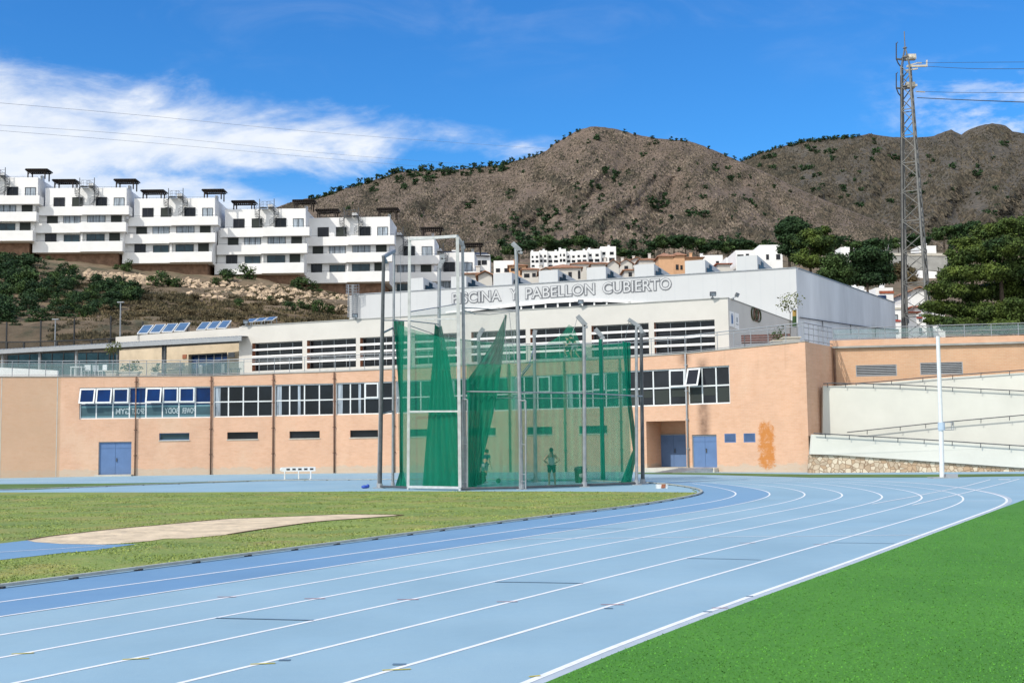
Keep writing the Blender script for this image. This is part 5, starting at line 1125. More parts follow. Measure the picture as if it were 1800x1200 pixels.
pb2 = thing('small_box', 'small white and brown box lying on the blue surface right of the cage', 'box', G(1163.5, 858)); mb = MB(); mb.ob((-.22, -.12, 0), (.44, .05, 0), (-.02, .2, 0), (0, 0, .17)); mb.build('body', M['alum'], pb2, world=False); mb = MB(); mb.ob((-.04, -.14, .02), (.16, .03, 0), (-.01, .05, 0), (.03, 0, .16)); mb.build('flap', M['jamb'], pb2, world=False)

# hurdle
hd_ = thing('hurdle', 'white barrier board with five dark rectangles on three white legs near the brick building', 'hurdle', G(525, 843)); Yh = hd_.location.y
x0, x1 = P(494, 826, Yh), P(553, 824, Yh); w_ = (x1.x-x0.x)/2; zt = P(525, 820.5, Yh).z; zb_ = P(525, 828, Yh).z
mb = MB(); mb.box(-w_, w_, -.03, .03, zb_, zt); mb.sph((-w_, 0, (zt+zb_)/2), (zt-zb_)/2, 10, 6, sc_=(1, .2, 1)); mb.build('board', M['alum'], hd_, world=False)
for k in range(5): x = -w_+w_*2*(.19+k*.175); MB().box(x-.10, x+.10, -.035, -.031, zb_+.07, zt-.07).build('dark_panel', M['dark'], hd_, world=False)
for x in (-w_*.83, 0, w_*.72):
    mb = MB(); mb.bar((x, 0, 0), (x, 0, zb_), .07); mb.bar((x, -.45, .03), (x, .05, .03), .07, .05); mb.build('leg', M['alum'], hd_, world=False)
mb = MB(); mb.bar((-w_*.95, -.42, .03), (w_*.2, -.42, .03), .07, .05); mb.build('foot_bar', M['alum'], hd_, world=False)
# pale mast with base
ms = thing('mast', 'tall plain white mast on a grey base plate in front of the cream ramp walls', 'pole', G(1656, 840)); b = ms.location.copy(); Ym = b.y
top_ = P(1648.5, 591, Ym); midp = P(1654.2, 752, Ym); mb = MB(); mb.tube(b, midp, .112, .108, 12); mb.tube(midp, Vector((top_.x, top_.y, top_.z)), .098, .09, 12); mb.build('pole', M['alum'], ms)
mb = MB(); mb.tube(P(1654.5, 742, Ym), P(1655, 756, Ym), .16, n=12); mb.build('collar', mat('pale_blue_collar', (.42, .52, .62), .5, .05), ms)
mb = MB(); q0, q1 = P(1657, 742, Ym), P(1676.5, 755, Ym); mb.path([q0, Vector((q1.x, Ym, q0.z)), q1, Vector((q0.x, Ym, q1.z))], .02, 5); mb.tube((q1.x-.1, Ym, q0.z), (q1.x-.1, Ym, q1.z), .02); mb.build('bracket', M['steel'], ms)
mb = MB(); mb.ob(b+Vector((-.55, -.35, .0)), (1.25, 0, 0), (0, .8, 0), (0, 0, .05)); mb.ob(b+Vector((.15, -.25, .05)), (.5, 0, 0), (0, .4, 0), (.02, 0, .14)); mb.build('base', M['grey'], ms)

# ------------------------------------------------------------------ terrain
hz = lambda px: 785.0-0.014*(px-900)+5
def interp(xs, ys, x): return float(np.interp(x, xs, ys))
PXS = [-900, -300, 0, 215, 375, 527, 610, 700, 900, 1100, 1300, 1500, 1800, 2300, 2900]
ROWS = {88: [7.0]*15, 104: [8.5, 8.5, 8.5, 8.4, 8.2, 8.0, 7.8, 7.6]+[7.3]*7,
        150: None, 188: None, 300: None, 420: None, 545: None}
PY = {150: [530, 530, 530, 535, 545, 556, 566, 600, 640, 640, 640, 640, 640, 640, 640],
      188: [425, 435, 448, 468, 488, 505, 520, 556, 600, 608, 606, 590, 560, 540, 530],
      300: [420, 430, 445, 460, 475, 485, 495, 505, 520, 530, 525, 500, 505, 500, 490],
      420: [410, 420, 430, 440, 450, 460, 468, 470, 476, 480, 470, 455, 455, 450, 440],
      545: [400, 410, 420, 425, 430, 436, 440, 450, 462, 458, 450, 445, 440, 430, 420]}
YR = sorted(ROWS)
def terr(px, Y):
    zs = []
    for y in YR:
        if ROWS[y]: zs.append(interp(PXS, ROWS[y], px))
        else: zs.append(P(px, interp(PXS, PY[y], px), y).z)
    return float(np.interp(Y, YR, zs))
def pxof(X, Y): return 900+FPX*X/Y*.995
def terrz(X, Y): return terr(pxof(X, Y), Y)
M['slope'] = mat('dry_slope', (.185, .135, .085), .95, .2, .12, .12, 1.2, col2=(.105, .08, .05), detail=8)
def grassy(t): return m_(t, 'MULTIPLY', ss_(t, noise_(t, .16, (1, 1, 1), 8, .7), .50, .62), .8)
mixin(M['slope'], grassy, (.05, .055, .028))
def pale_(t): return m_(t, 'MULTIPLY', ss_(t, noise_(t, .7, (1, 1, 1.5), 6, .75), .55, .68), .6)
mixin(M['slope'], pale_, (.30, .235, .155))
vs, fs = [], []; cols = list(range(-900, 2901, 14)); ys = [88+1.8*i for i in range(58)]+[193+9*i for i in range(40)]
for y in ys:
    for c in cols:
        z = terr(c, y); X = (c-900)/FPX*y/.995
        e = min(1, max(0, (y-100)/25)); z += e*(noise.fractal(Vector((X*.05, y*.05, 0)), 1, 2.1, 5)*1.1+noise.noise(Vector((X*.35, y*.35, 3)))*.35)
        vs.append((X, y, z))
nc = len(cols); fs = [(j*nc+i, j*nc+i+1, (j+1)*nc+i+1, (j+1)*nc+i) for j in range(len(ys)-1) for i in range(nc-1)]
struct(MB().add(vs, fs).build('hillside', M['slope'], smooth=True))

# mountains: grids seen from below, crest lines at their own distances
CR1 = [(-500, 470), (0, 455), (200, 440), (350, 412), (450, 378), (520, 352), (560, 346), (585, 338), (600, 333), (640, 322), (700, 302), (730, 300), (760, 299), (800, 298), (830, 295), (880, 290), (900, 284), (920, 279), (945, 272), (960, 265), (975, 252), (990, 244), (1010, 232), (1025, 226), (1045, 222), (1062, 224), (1080, 226), (1100, 232), (1120, 237), (1160, 244), (1200, 247), (1210, 248), (1230, 254), (1250, 262), (1290, 279), (1310, 288), (1350, 305), (1400, 330), (1450, 352), (1500, 372), (1550, 392), (1600, 412), (1700, 440), (1850, 452), (2200, 470)]
CR2 = [(1150, 330), (1250, 300), (1300, 286), (1320, 276), (1340, 268), (1380, 256), (1420, 248), (1470, 242), (1500, 241), (1528, 235), (1545, 238), (1570, 241), (1600, 242), (1640, 240), (1655, 233), (1672, 228), (1690, 237), (1697, 231), (1715, 223), (1740, 217), (1765, 219), (1780, 231), (1810, 236), (1900, 225), (2100, 240), (2500, 330), (2800, 420)]
RID = [[(1195, 250), (1150, 300), (1110, 345), (1050, 375), (1000, 410), (960, 430)], [(1195, 250), (1215, 300), (1250, 345), (1300, 385), (1360, 425)], [(1310, 290), (1400, 345), (1480, 390), (1560, 420)], [(1000, 240), (930, 300), (830, 320), (760, 340), (690, 380), (640, 420)], [(620, 330), (580, 370), (560, 420)], [(1045, 224), (1030, 290), (960, 340), (900, 380)]]
GUL = [[(1130, 270), (1060, 330), (1000, 375), (930, 410), (880, 440)], [(1180, 330), (1150, 400), (1120, 450)], [(1270, 290), (1340, 350), (1420, 400)], [(900, 320), (820, 360), (760, 420)]]
RID2 = [[(1740, 220), (1680, 300), (1640, 360), (1600, 400)], [(1530, 238), (1500, 300), (1450, 340), (1400, 350)], [(1860, 230), (1800, 310), (1740, 380)]]
GUL2 = [[(1600, 245), (1570, 320), (1540, 380)], [(1430, 260), (1400, 310), (1350, 320)]]
def segd(p, poly):
    best = 1e9
    for (x0, y0), (x1, y1) in zip(poly, poly[1:]):
        dx, dy = x1-x0, y1-y0; t = max(0, min(1, ((p[0]-x0)*dx+(p[1]-y0)*dy)/(dx*dx+dy*dy))); best = min(best, math.hypot(p[0]-x0-dx*t, p[1]-y0-dy*t))
    return best
def hilldepth(px, py, which=1):
    cr = interp([a for a, b in (CR1 if which == 1 else CR2)], [b for a, b in (CR1 if which == 1 else CR2)], px)
    base = 462 if which == 1 else 455; s = max(0, min(1, (base-py)/(base-cr+1e-6)))
    Y0, Yc = (545, 1180) if which == 1 else (1150, 2100)
    D = Y0+(Yc-Y0)*s**1.15; k = 1 if which == 1 else 2.0; env = math.sin(math.pi*min(1, s*.9+.05))*.9+.1
    for r_ in (RID if which == 1 else RID2): D -= 95*k*env*.55*math.exp(-(segd((px, py), r_)/24)**1.3)
    for r_ in (GUL if which == 1 else GUL2): D += 80*k*env*.45*math.exp(-(segd((px, py), r_)/20)**1.4)
    D -= k*env*36*noise.fractal(Vector((px*.018+py*.012, py*.006, which)), 1, 2.0, 5)
    D -= k*11*noise.fractal(Vector((px*.07, py*.07, which+4)), 1, 2.0, 5)*env
    return D
def mountain(name, which, CR, base, m, c0, c1, step, nr):
    xs_ = [a for a, b in CR]; ys_ = [b for a, b in CR]; vs = []; cols = list(range(c0, c1, step))
    for j in range(nr+5):
        for c in cols:
            cr = interp(xs_, ys_, c)+noise.noise(Vector((c*.12, 0, which)))*1.3
            if j <= nr:
                py = base+(cr-base)*j/nr; vs.append(P(c, py, hilldepth(c, py, which)))
            else:
                q = P(c, cr, hilldepth(c, cr, which)); k = j-nr; f = 1+.05*k; vs.append(Vector((q.x*f, q.y*f, q.z-k*k*9-4*k)))
    n = len(cols); fs = [(j*n+i, j*n+i+1, (j+1)*n+i+1, (j+1)*n+i) for j in range(nr+4) for i in range(n-1)]
    return struct(MB().add(vs, fs).build(name, m, smooth=True))
def hillmat(name, c1, c2, light, dark, sc_=1.0, dk=.5):
    m = mat(name, c1, .95, .2, .008*sc_, 3.0, .12*sc_, col2=c2, detail=10)
    mixin(m, lambda t: m_(t, 'MULTIPLY', ss_(t, noise_(t, .075*sc_, (1, 1, 1.6), 6, .8), .50, .62), .75), light)
    mixin(m, lambda t: m_(t, 'MULTIPLY', ss_(t, noise_(t, .15*sc_, (1, 1, 1.3), 4, .85), .52, .64), .75), dark)
    mixin(m, lambda t: m_(t, 'MULTIPLY', ss_(t, noise_(t, .022*sc_, (1, 1, 1), 8, .7), .56, .66), dk), dark)
    return m
M['hill'] = hillmat('brown_mountain_scrub', (.145, .105, .075), (.10, .075, .055), (.29, .225, .165), (.035, .032, .024), 3.0, .30)
M['hill2'] = hillmat('dark_mountain_scrub', (.088, .076, .058), (.058, .052, .042), (.16, .13, .10), (.022, .028, .024), 1.4, .6)
mountain('mountain', 1, CR1, 470, M['hill'], -500, 2200, 4, 90)
mountain('mountain', 2, CR2, 470, M['hill2'], 1150, 2800, 6, 70)

def hill_scrub(name, which, CR, n, x0, x1, m, size, label, seed, ymax):
    rk = random.Random(seed); xs_ = [a for a, b in CR]; ys_ = [b for a, b in CR]; V = []
    for k in range(n):
        px = rk.uniform(x0, x1); cr = interp(xs_, ys_, px); top_y = cr+2; bot = ymax if which == 1 else min(ymax, interp([a for a, b in CR1], [b for a, b in CR1], px)+6)
        if bot <= top_y: continue
        py = rk.uniform(top_y, bot); dn_ = noise.noise(Vector((px*.03, py*.04, seed)))
        if rk.random() > .6+dn_*.9: continue
        D = hilldepth(px, py, which); q = P(px, py, D-.5); s_ = size*rk.uniform(.4, 1.0)*(1+max(0, dn_)*1.2); a = rk.random()*6.28
        b = [q+Vector((math.cos(a+i*2.09)*s_, math.sin(a+i*2.09)*s_, -.6*s_)) for i in range(3)]; t_ = q+Vector((rk.uniform(-.3, .3)*s_, rk.uniform(-.3, .3)*s_, s_*rk.uniform(.5, .9)))
        V += [b[0], b[1], t_, b[1], b[2], t_, b[2], b[0], t_]
    o = trimesh(name, m, np.array([tuple(v_) for v_ in V]), 3); tag(stuff(o), label, 'scrub')
M['scrub'] = mat('mountain_scrub_leaves', (.082, .066, .046), .9, .3, .05, col2=(.034, .033, .024), island=.55)
M['scrubr'] = mat('mountain_rock', (.21, .17, .13), .95, .2, .05, island=.3)
hill_scrub('mountain_scrub', 1, CR1, 95000, 480, 1800, M['scrub'], 1.55, 'low dark scrub speckling the near brown mountain', 1, 455)
hill_scrub('mountain_stones', 1, CR1, 40000, 480, 1800, M['scrubr'], 1.1, 'pale stones and dry tufts speckling the near brown mountain', 2, 455)
hill_scrub('far_scrub', 2, CR2, 42000, 1280, 1850, M['scrub'], 3.6, 'dark scrub covering the far mountain behind the tower', 3, 450)

# ------------------------------------------------------------------ shrubs and trees
def crown_cl(r, k, rx, ry, rz, zc, sub=.45):
    out = []
    for i in range(k):
        a = r.random()*6.28; rr = math.sqrt(r.random())*.75; zz_ = r.uniform(-.75, .8); q = math.sqrt(max(.1, 1-zz_*zz_)); s = r.uniform(sub*.7, sub*1.2)
        out.append((rx*rr*math.cos(a)*q, ry*rr*math.sin(a)*q, zc+rz*zz_, rx*s, ry*s, rz*s*.8))
    return out
def shrub(label, cat, loc, m, seed, rx, rz, n=500, leaf=.16, k=7, group=None, name='shrub', trunk=.25):
    t = thing(name, label, cat, loc, group); r = random.Random(seed)
    leaves('foliage' if name != 'hill_tree' else 'crown', M[m], crown_cl(r, k, rx, rx*.8, rz, rz*.75, .5), n, leaf, t, seed)
    mb = MB()
    for i in range(3): mb.tube((r.uniform(-.1, .1), 0, -.6), (r.uniform(-.4, .4)*rx, r.uniform(-.3, .3)*rx, rz*.9), .05*rx*trunk*2+.02, .02, 5)
    mb.build('stem' if name != 'hill_tree' else 'trunk', M['bark'], t, world=False); return t
# scattered dark bushes on the near mountain
ht = [shrub('dark green bush dotted on the brown mountainside', 'bush', (0, 0, -50), 'leafdark', 50+i, 1.0, .95, 170, .20, 6, 'bushes dotted on the mountain', 'hill_tree', .3) for i in range(3)]
spots = [(1049, 244, 9), (1035, 251, 4), (1064, 306, 9), (1083, 309, 9), (1104, 305, 6), (1080, 319, 6), (1091, 326, 5), (1014, 332, 7), (1038, 326, 7), (1052, 331, 8), (1057, 355, 9), (1031, 364, 5), (1132, 274, 6), (1143, 361, 14), (1166, 350, 8), (1168, 362, 9), (1159, 371, 7), (1213, 380, 9), (1236, 383, 13), (1221, 374, 8), (1182, 385, 7), (1237, 348, 6), (1257, 300, 8), (1285, 318, 9), (1279, 297, 5), (1300, 311, 5), (1361, 331, 5), (1389, 337, 4), (1115, 398, 9), (1104, 402, 6), (1115, 414, 6), (1154, 252, 6), (1014, 413, 5), (1015, 398, 5), (980, 402, 9), (960, 395, 9), (967, 385, 9), (950, 378, 9), (980, 376, 8), (970, 407, 7), (955, 412, 10), (944, 420, 9), (930, 425, 10), (1000, 372, 6), (1025, 370, 6), (1320, 357, 8), (1308, 350, 5), (1330, 366, 5), (1344, 378, 5), (896, 341, 6), (903, 338, 5), (897, 349, 5), (833, 333, 0), (825, 365, 9), (832, 357, 6), (832, 392, 5), (845, 397, 5), (905, 388, 7), (904, 377, 5), (728, 325, 9), (710, 330, 8), (697, 320, 7), (712, 333, 5), (755, 318, 9), (660, 335, 8), (652, 338, 6), (612, 369, 6), (905, 408, 9), (888, 405, 8), (875, 400, 7), (925, 398, 9), (940, 408, 9), (915, 418, 10), (890, 425, 8), (1195, 300, 5), (1240, 330, 5), (1150, 311, 4), (1018, 385, 4), (1090, 372, 6), (1163, 392, 5), (1210, 350, 4), (1290, 345, 4), (1060, 385, 4)]
cr_x = [a for a, b in CR1]; cr_y = [b for a, b in CR1]
rr_ = random.Random(3)
for px in range(545, 960, 8): spots.append((px+rr_.randint(-3, 3), interp(cr_x, cr_y, px)+rr_.uniform(-1, 3), rr_.choice((4, 5, 6, 8)) if px < 900 else 4))
for px in range(700, 900, 10): spots.append((px+rr_.randint(-4, 4), interp(cr_x, cr_y, px)+rr_.uniform(5, 14), rr_.choice((5, 6, 8, 9))))
for px in (968, 980, 992, 1003, 1016, 1098, 1117, 1147, 1180, 1189, 1198, 1205, 1245, 1276, 1290): spots.append((px, interp(cr_x, cr_y, px)+1, 4))
for px in range(880, 1560, 13): spots.append((px+rr_.randint(-5, 5), 438+rr_.uniform(-6, 10)-(8 if 1130 < px < 1300 else 0), rr_.choice((9, 11, 13))))
for _ in range(50): 
    px = rr_.uniform(560, 1420); c_ = interp(cr_x, cr_y, px); spots.append((px, rr_.uniform(c_+12, 430), rr_.choice((2.2, 3, 3.5))))
def zone(px, py):
    c_ = interp(cr_x, cr_y, px)
    if py > 420: return 'low on the slope just above the village'
    if py < c_+16: return ('on the left ridge line' if px < 960 else 'along the summit ridge') if px < 1130 else 'on the falling right ridge line'
    if px < 780: return 'on the left flank of the brown mountain'
    if px < 985: return 'in the gully left of the middle spur'
    if px < 1130: return 'on the middle spur under the summit'
    return 'on the right flank of the brown mountain'
for k, (px, py, s_) in enumerate(spots):
    if s_ == 0: continue
    D = hilldepth(px, py, 1); D = D*.995; q = P(px, py+s_*.3, D); o = ht[k] if k < 3 else copy_tree(ht[k % 3]); o.location = q; zn = zone(px, py); o['label'] = 'dark green bush '+zn; o['group'] = 'bushes '+zn; sz = s_*D/FPX*1.3; o.scale = (sz, sz, sz*rr_.uniform(.65, .95)); o.rotation_euler = (0, 0, rr_.random()*6)
cr2x = [a for a, b in CR2]; cr2y = [b for a, b in CR2]
lb2 = 'dark tree on the far mountain behind the lattice tower'; ht2 = None
sp2 = [(px+rr_.randint(-3, 3), interp(cr2x, cr2y, px)+rr_.uniform(-1, 2), rr_.choice((3.5, 4.5, 5.5))) for px in range(1305, 1510, 6)]+[(rr_.uniform(1330, 1800), 0, rr_.choice((4, 5, 6, 8))) for _ in range(70)]
for k, (px, py, s_) in enumerate(sp2):
    c_ = interp(cr2x, cr2y, px); c1_y = interp(cr_x, cr_y, px)
    if py == 0: py = rr_.uniform(c_+8, min(c1_y, 430)-6)
    D = hilldepth(px, py, 2)*.995; q = P(px, py+s_*.3, D)
    if ht2 is None: ht2 = copy_tree(ht[0], label=lb2); ht2['group'] = 'trees on the far mountain'; o = ht2
    else: o = copy_tree(ht2)
    o.location = q; sz = s_*D/FPX*1.25; o.scale = (sz, sz, sz*.8); o.rotation_euler = (0, 0, rr_.random()*6)

# shrubs on the near slope
sb = [shrub('leafy green shrub on the slope under the white apartments', 'bush', (0, 0, -60), 'leafmid', 80+i, 1.0, .9, 700, .10, 9, 'green shrubs on the slope') for i in range(3)]
sbd = [shrub('dry brown scrub bush on the slope behind the fence', 'bush', (0, 0, -60), 'leafdry', 90+i, 1.0, .7, 420, .10, 9, 'dry scrub on the slope') for i in range(2)]
sbk = [shrub('dark green bush in the dense thicket at the left of the slope', 'bush', (0, 0, -60), 'leafdark', 95+i, 1.0, .9, 800, .10, 10, 'dark bushes of the thicket') for i in range(2)]
def slopeY(px, py):
    lo, hi = 90, 190
    for Y in np.arange(100, 190, 1.0):
        r = P(px, py, Y)
        if terr(px, Y) >= r.z: return Y
    return 186
def put(protos, cnt, px, py, s_, flat_=.85):
    Y = slopeY(px, py); q = P(px, py, Y); q.z = terr(px, Y)-.2; o = protos[cnt] if cnt < len(protos) else copy_tree(protos[cnt % len(protos)])
    o.location = q; sz = s_*Y/FPX; o.scale = (sz, sz, sz*flat_*rr_.uniform(.8, 1.1)); o.rotation_euler = (0, 0, rr_.random()*6)
green = [(400, 497, 22), (432, 495, 22), (380, 500, 12), (530, 510, 22), (548, 505, 14), (518, 503, 12), (560, 517, 10), (292, 505, 24), (312, 508, 16), (270, 505, 16), (222, 476, 15), (205, 474, 8), (105, 465, 10), (85, 462, 9), (62, 465, 12), (512, 548, 14), (535, 545, 16), (560, 552, 18), (580, 553, 14), (500, 540, 12), (475, 530, 10), (420, 540, 12), (100, 540, 16), (130, 545, 14), (75, 530, 18), (160, 530, 18), (245, 520, 12), (40, 520, 16), (590, 528, 8)]
for i, (a, b, c_) in enumerate(green): put(sb, i, a, b, c_)
n_ = n2_ = 0
sb2_ = [shrub('mid green bush among the dark thicket at the left of the slope', 'bush', (0, 0, -60), 'leafmid', 99, 1.0, .9, 800, .10, 10, 'mid green bushes of the thicket')]
for k in range(184):
    f = rr_.random()**1.15; px = -30+f*270; y0 = 462+max(0, (px-40))*.26; y1 = 576-max(0, px-90)*.3; py = rr_.uniform(y0, max(y0+4, y1))
    put(sbk if k % 4 else sb2_, n_ if k % 4 else n2_, px, py, rr_.uniform(13, 24) if px < 90 else rr_.uniform(9, 19)); n_ += 1 if k % 4 else 0; n2_ += 0 if k % 4 else 1
for k in range(80):
    px = rr_.uniform(110, 605); py = rr_.uniform(492+px*.075, 585); put(sbd, k, px, py, rr_.uniform(9, 19), .65)
# rocks banked under the apartments
r = np.random.default_rng(5); VV = []; FF = []
bandx = lambda px: (478+(px-120)*.105) if px < 400 else 498+(px-400)*.16
base_r = None; mbk = MB(); rk = random.Random(9)
for k in range(900):
    px = rk.uniform(105, 625); py = bandx(px)+rk.uniform(-9, 20)*(1 if px > 330 else .55); Y = slopeY(px, py); X = P(px, py, Y).x; z = terr(px, Y); s_ = rk.uniform(.25, .75)
    vs = []; 
    for vx in ((1, 0, 0), (.4, .8, .1), (-.6, .7, 0), (-1, -.1, .1), (-.5, -.8, 0), (.6, -.7, .1), (.3, -.2, .8), (-.4, .2, .7)): vs.append((X+vx[0]*s_*rk.uniform(.7, 1.2), Y+vx[1]*s_*rk.uniform(.7, 1.2), z+vx[2]*s_*rk.uniform(.7, 1.1)-.05))
    mbk.add(vs, [(0, 1, 6), (1, 2, 7, 6), (2, 3, 7), (3, 4, 7), (4, 5, 6, 7), (5, 0, 6)])
M['rock'] = mat('pale_rock', (.42, .32, .22), .95, .15, .5, .05, 4, island=.35)
o = stuff(mbk.build('rocks', M['rock'])); tag(o, 'pale tan boulders heaped on the slope beneath the white apartment blocks', 'rocks')
# ground scrub as one mass
def scatter_ground(name, m, n, x0, x1, dy0, dy1, size, seed, label, cat):
    rk = random.Random(seed); V = []
    for k in range(n):
        px = rk.uniform(x0, x1); py = rk.uniform(dy0, dy1)
        Y = slopeY(px, py)+rk.uniform(-.6, .6); X = (px-900)/FPX*Y/.995; z = terr(px, Y); cxv = noise.noise(Vector((X*.3, Y*.3, 1)))
        if cxv < -.15: continue
        for j in range(6):
            a = rk.random()*6.28; b = Vector((X+rk.uniform(-.4, .4), Y+rk.uniform(-.4, .4), z)); d = Vector((math.cos(a), math.sin(a), 0))*size*.2; h = Vector((rk.uniform(-.3, .3), rk.uniform(-.3, .3), 1))*size*rk.uniform(.5, 1.1)
            V += [b-d*2, b+d*2, b+h]
    o = trimesh(name, m, np.array([tuple(v_) for v_ in V]), 3); tag(stuff(o), label, cat)
scatter_ground('dry_grass', M['leafdry'], 6000, 90, 640, 500, 600, .38, 4, 'dry brown grass and scrub covering the bare slope above the fence', 'dry grass')

def tree(label, loc, cl_, m, n, leaf, tr_h, tr_r, seed, group=None, cat='tree', name='pine_tree', limbs=True):
    t = thing(name, label, cat, loc, group); leaves('crown', M[m], cl_, n, leaf, t, seed, shell=.45); mb = MB(); top_ = Vector((0, 0, tr_h))
    mb.tube((0, 0, -2), (0, 0, tr_h*.5), tr_r, tr_r*.75, 9); mb.tube((0, 0, tr_h*.5), top_, tr_r*.75, tr_r*.35, 8)
    if limbs:
        for c in cl_[:16]:
            c = Vector(c[:3]); st = Vector((0, 0, min(tr_h, max(tr_h*.3, c.z-1.2)))); mb.tube(st, c, tr_r*.28, tr_r*.08, 5)
    mb.build('trunk', M['bark'], t, smooth=False, world=False); return t
def cluster_px(lst, Y, loc, dy=.9):
    out = []; 
    for (px, py, rx, ry) in lst:
        yo = rr_.uniform(-1, 1)*dy*rx*Y/FPX; q = P(px, py, Y+yo)-loc; out.append((q.x, q.y, q.z, rx*Y/FPX, rx*Y/FPX*.9, ry*Y/FPX))
    return out
# the big pine at the right edge
loc = P(1765, 600, 96); loc.z = 7.6
big = [(1700, 430, 26, 18), (1735, 408, 28, 16), (1775, 398, 30, 16), (1815, 392, 30, 18), (1690, 455, 24, 16), (1725, 445, 34, 20), (1770, 435, 36, 22), (1815, 430, 34, 24), (1845, 420, 30, 24), (1672, 480, 22, 14), (1700, 482, 30, 16), (1740, 478, 34, 18), (1785, 472, 36, 22), (1825, 468, 34, 24), (1648, 505, 20, 11), (1680, 510, 28, 14), (1715, 515, 34, 16), (1755, 510, 36, 20), (1800, 508, 36, 22), (1840, 505, 32, 24), (1640, 538, 22, 12), (1668, 540, 26, 13), (1700, 545, 34, 16), (1745, 548, 36, 18), (1790, 545, 36, 20), (1830, 545, 34, 24), (1645, 562, 20, 10), (1680, 568, 28, 12), (1720, 572, 34, 14), (1765, 574, 36, 14), (1810, 574, 36, 16), (1790, 420, 26, 16), (1650, 520, 14, 8), (1662, 495, 12, 7), (1805, 388, 14, 10)]
bigc = cluster_px(big, 96, loc, 1.0)
rb_ = random.Random(12); sub = []
for c in bigc:       # break each mass into branch tips
    for k in range(5):
        a = rb_.random()*6.28; e = rb_.uniform(-.6, .9); q = .8
        if k == 0: sub.append((c[0], c[1], c[2], c[3]*.95, c[4]*.8, c[5]*.9))
        sub.append((c[0]+c[3]*q*math.cos(a), c[1]+c[4]*q*math.sin(a), c[2]+c[5]*q*e, c[3]*rb_.uniform(.28, .5), c[4]*.4, c[5]*rb_.uniform(.25, .42)))
tree('large dense pine filling the right edge above the parapet railing', loc, sub, 'leafpine', 150000, .105, 7.5, .35, 21)
# pines behind the hall
loc = P(1388, 470, 160); l1 = cluster_px([(1392, 392, 20, 10), (1380, 402, 18, 9), (1405, 400, 18, 10), (1385, 418, 18, 10), (1400, 425, 16, 10), (1378, 438, 12, 8), (1395, 445, 12, 10), (1372, 412, 10, 7)], 160, loc)
tree('tallest round headed pine just behind the right end of the white hall', loc, l1, 'leafdark', 13000, .18, 5.5, .22, 31)
loc = P(1425, 478, 150); l1 = cluster_px([(1425, 412, 20, 9), (1445, 405, 16, 7), (1412, 425, 18, 10), (1440, 425, 22, 10), (1455, 420, 14, 7), (1420, 445, 18, 10), (1450, 440, 16, 9), (1430, 460, 22, 10), (1405, 455, 16, 9)], 150, loc)
tree('broad spreading green pine to the right of the tallest pine behind the hall', loc, l1, 'leafpine', 14000, .16, 4.0, .2, 32)
loc = P(1470, 505, 145); l1 = cluster_px([(1468, 460, 22, 14), (1455, 480, 18, 12), (1485, 478, 16, 12), (1475, 495, 22, 10), (1448, 495, 14, 10)], 145, loc)
tree('olive green bushy tree beside the sloping roof edge of the hall', loc, l1, 'leafmid', 10000, .15, 2.5, .15, 33, name='broadleaf_tree')
loc = P(1525, 508, 150); l1 = cluster_px([(1505, 450, 16, 10), (1525, 446, 22, 12), (1550, 452, 20, 12), (1515, 468, 24, 14), (1545, 472, 24, 14), (1530, 490, 28, 12), (1500, 488, 20, 12), (1560, 488, 16, 10)], 150, loc)
tree('wide dark green tree left of the foot of the lattice tower', loc, l1, 'leafdark', 15000, .17, 3, .18, 34, name='broadleaf_tree')
loc = P(1588, 500, 170); l1 = cluster_px([(1580, 470, 14, 9), (1595, 478, 14, 9), (1572, 485, 12, 8), (1600, 490, 12, 8)], 170, loc)
tree('reddish brown scrub tree behind the lattice tower under the grey wall', loc, l1, 'leafdry', 2500, .24, 2, .12, 35, name='broadleaf_tree')
loc = P(1674, 488, 160); l1 = [(0, 0, 1.2, .55, .55, 1.2), (0, 0, 2.6, .5, .5, 1.2), (0, 0, 4.0, .35, .35, 1.1), (0, 0, 5.0, .18, .18, .7)]
tree('slim dark cypress in front of the grey retaining wall', loc, l1, 'leafdark', 1500, .16, 3, .08, 36, name='cypress_tree', limbs=False)
for px, py, lb in ((1558, 428, 'left one of two slim cypresses before the distant hillside right of the pines'), (1566, 430, 'right one of two slim cypresses before the distant hillside right of the pines')):
    loc = P(px, py+10, 380); tree(lb, loc, [(0, 0, 1.2, .6, .6, 1.3), (0, 0, 2.8, .5, .5, 1.3), (0, 0, 4.2, .3, .3, 1.1)], 'leafdark', 260, .3, 3, .1, 37, name='cypress_tree', limbs=False)
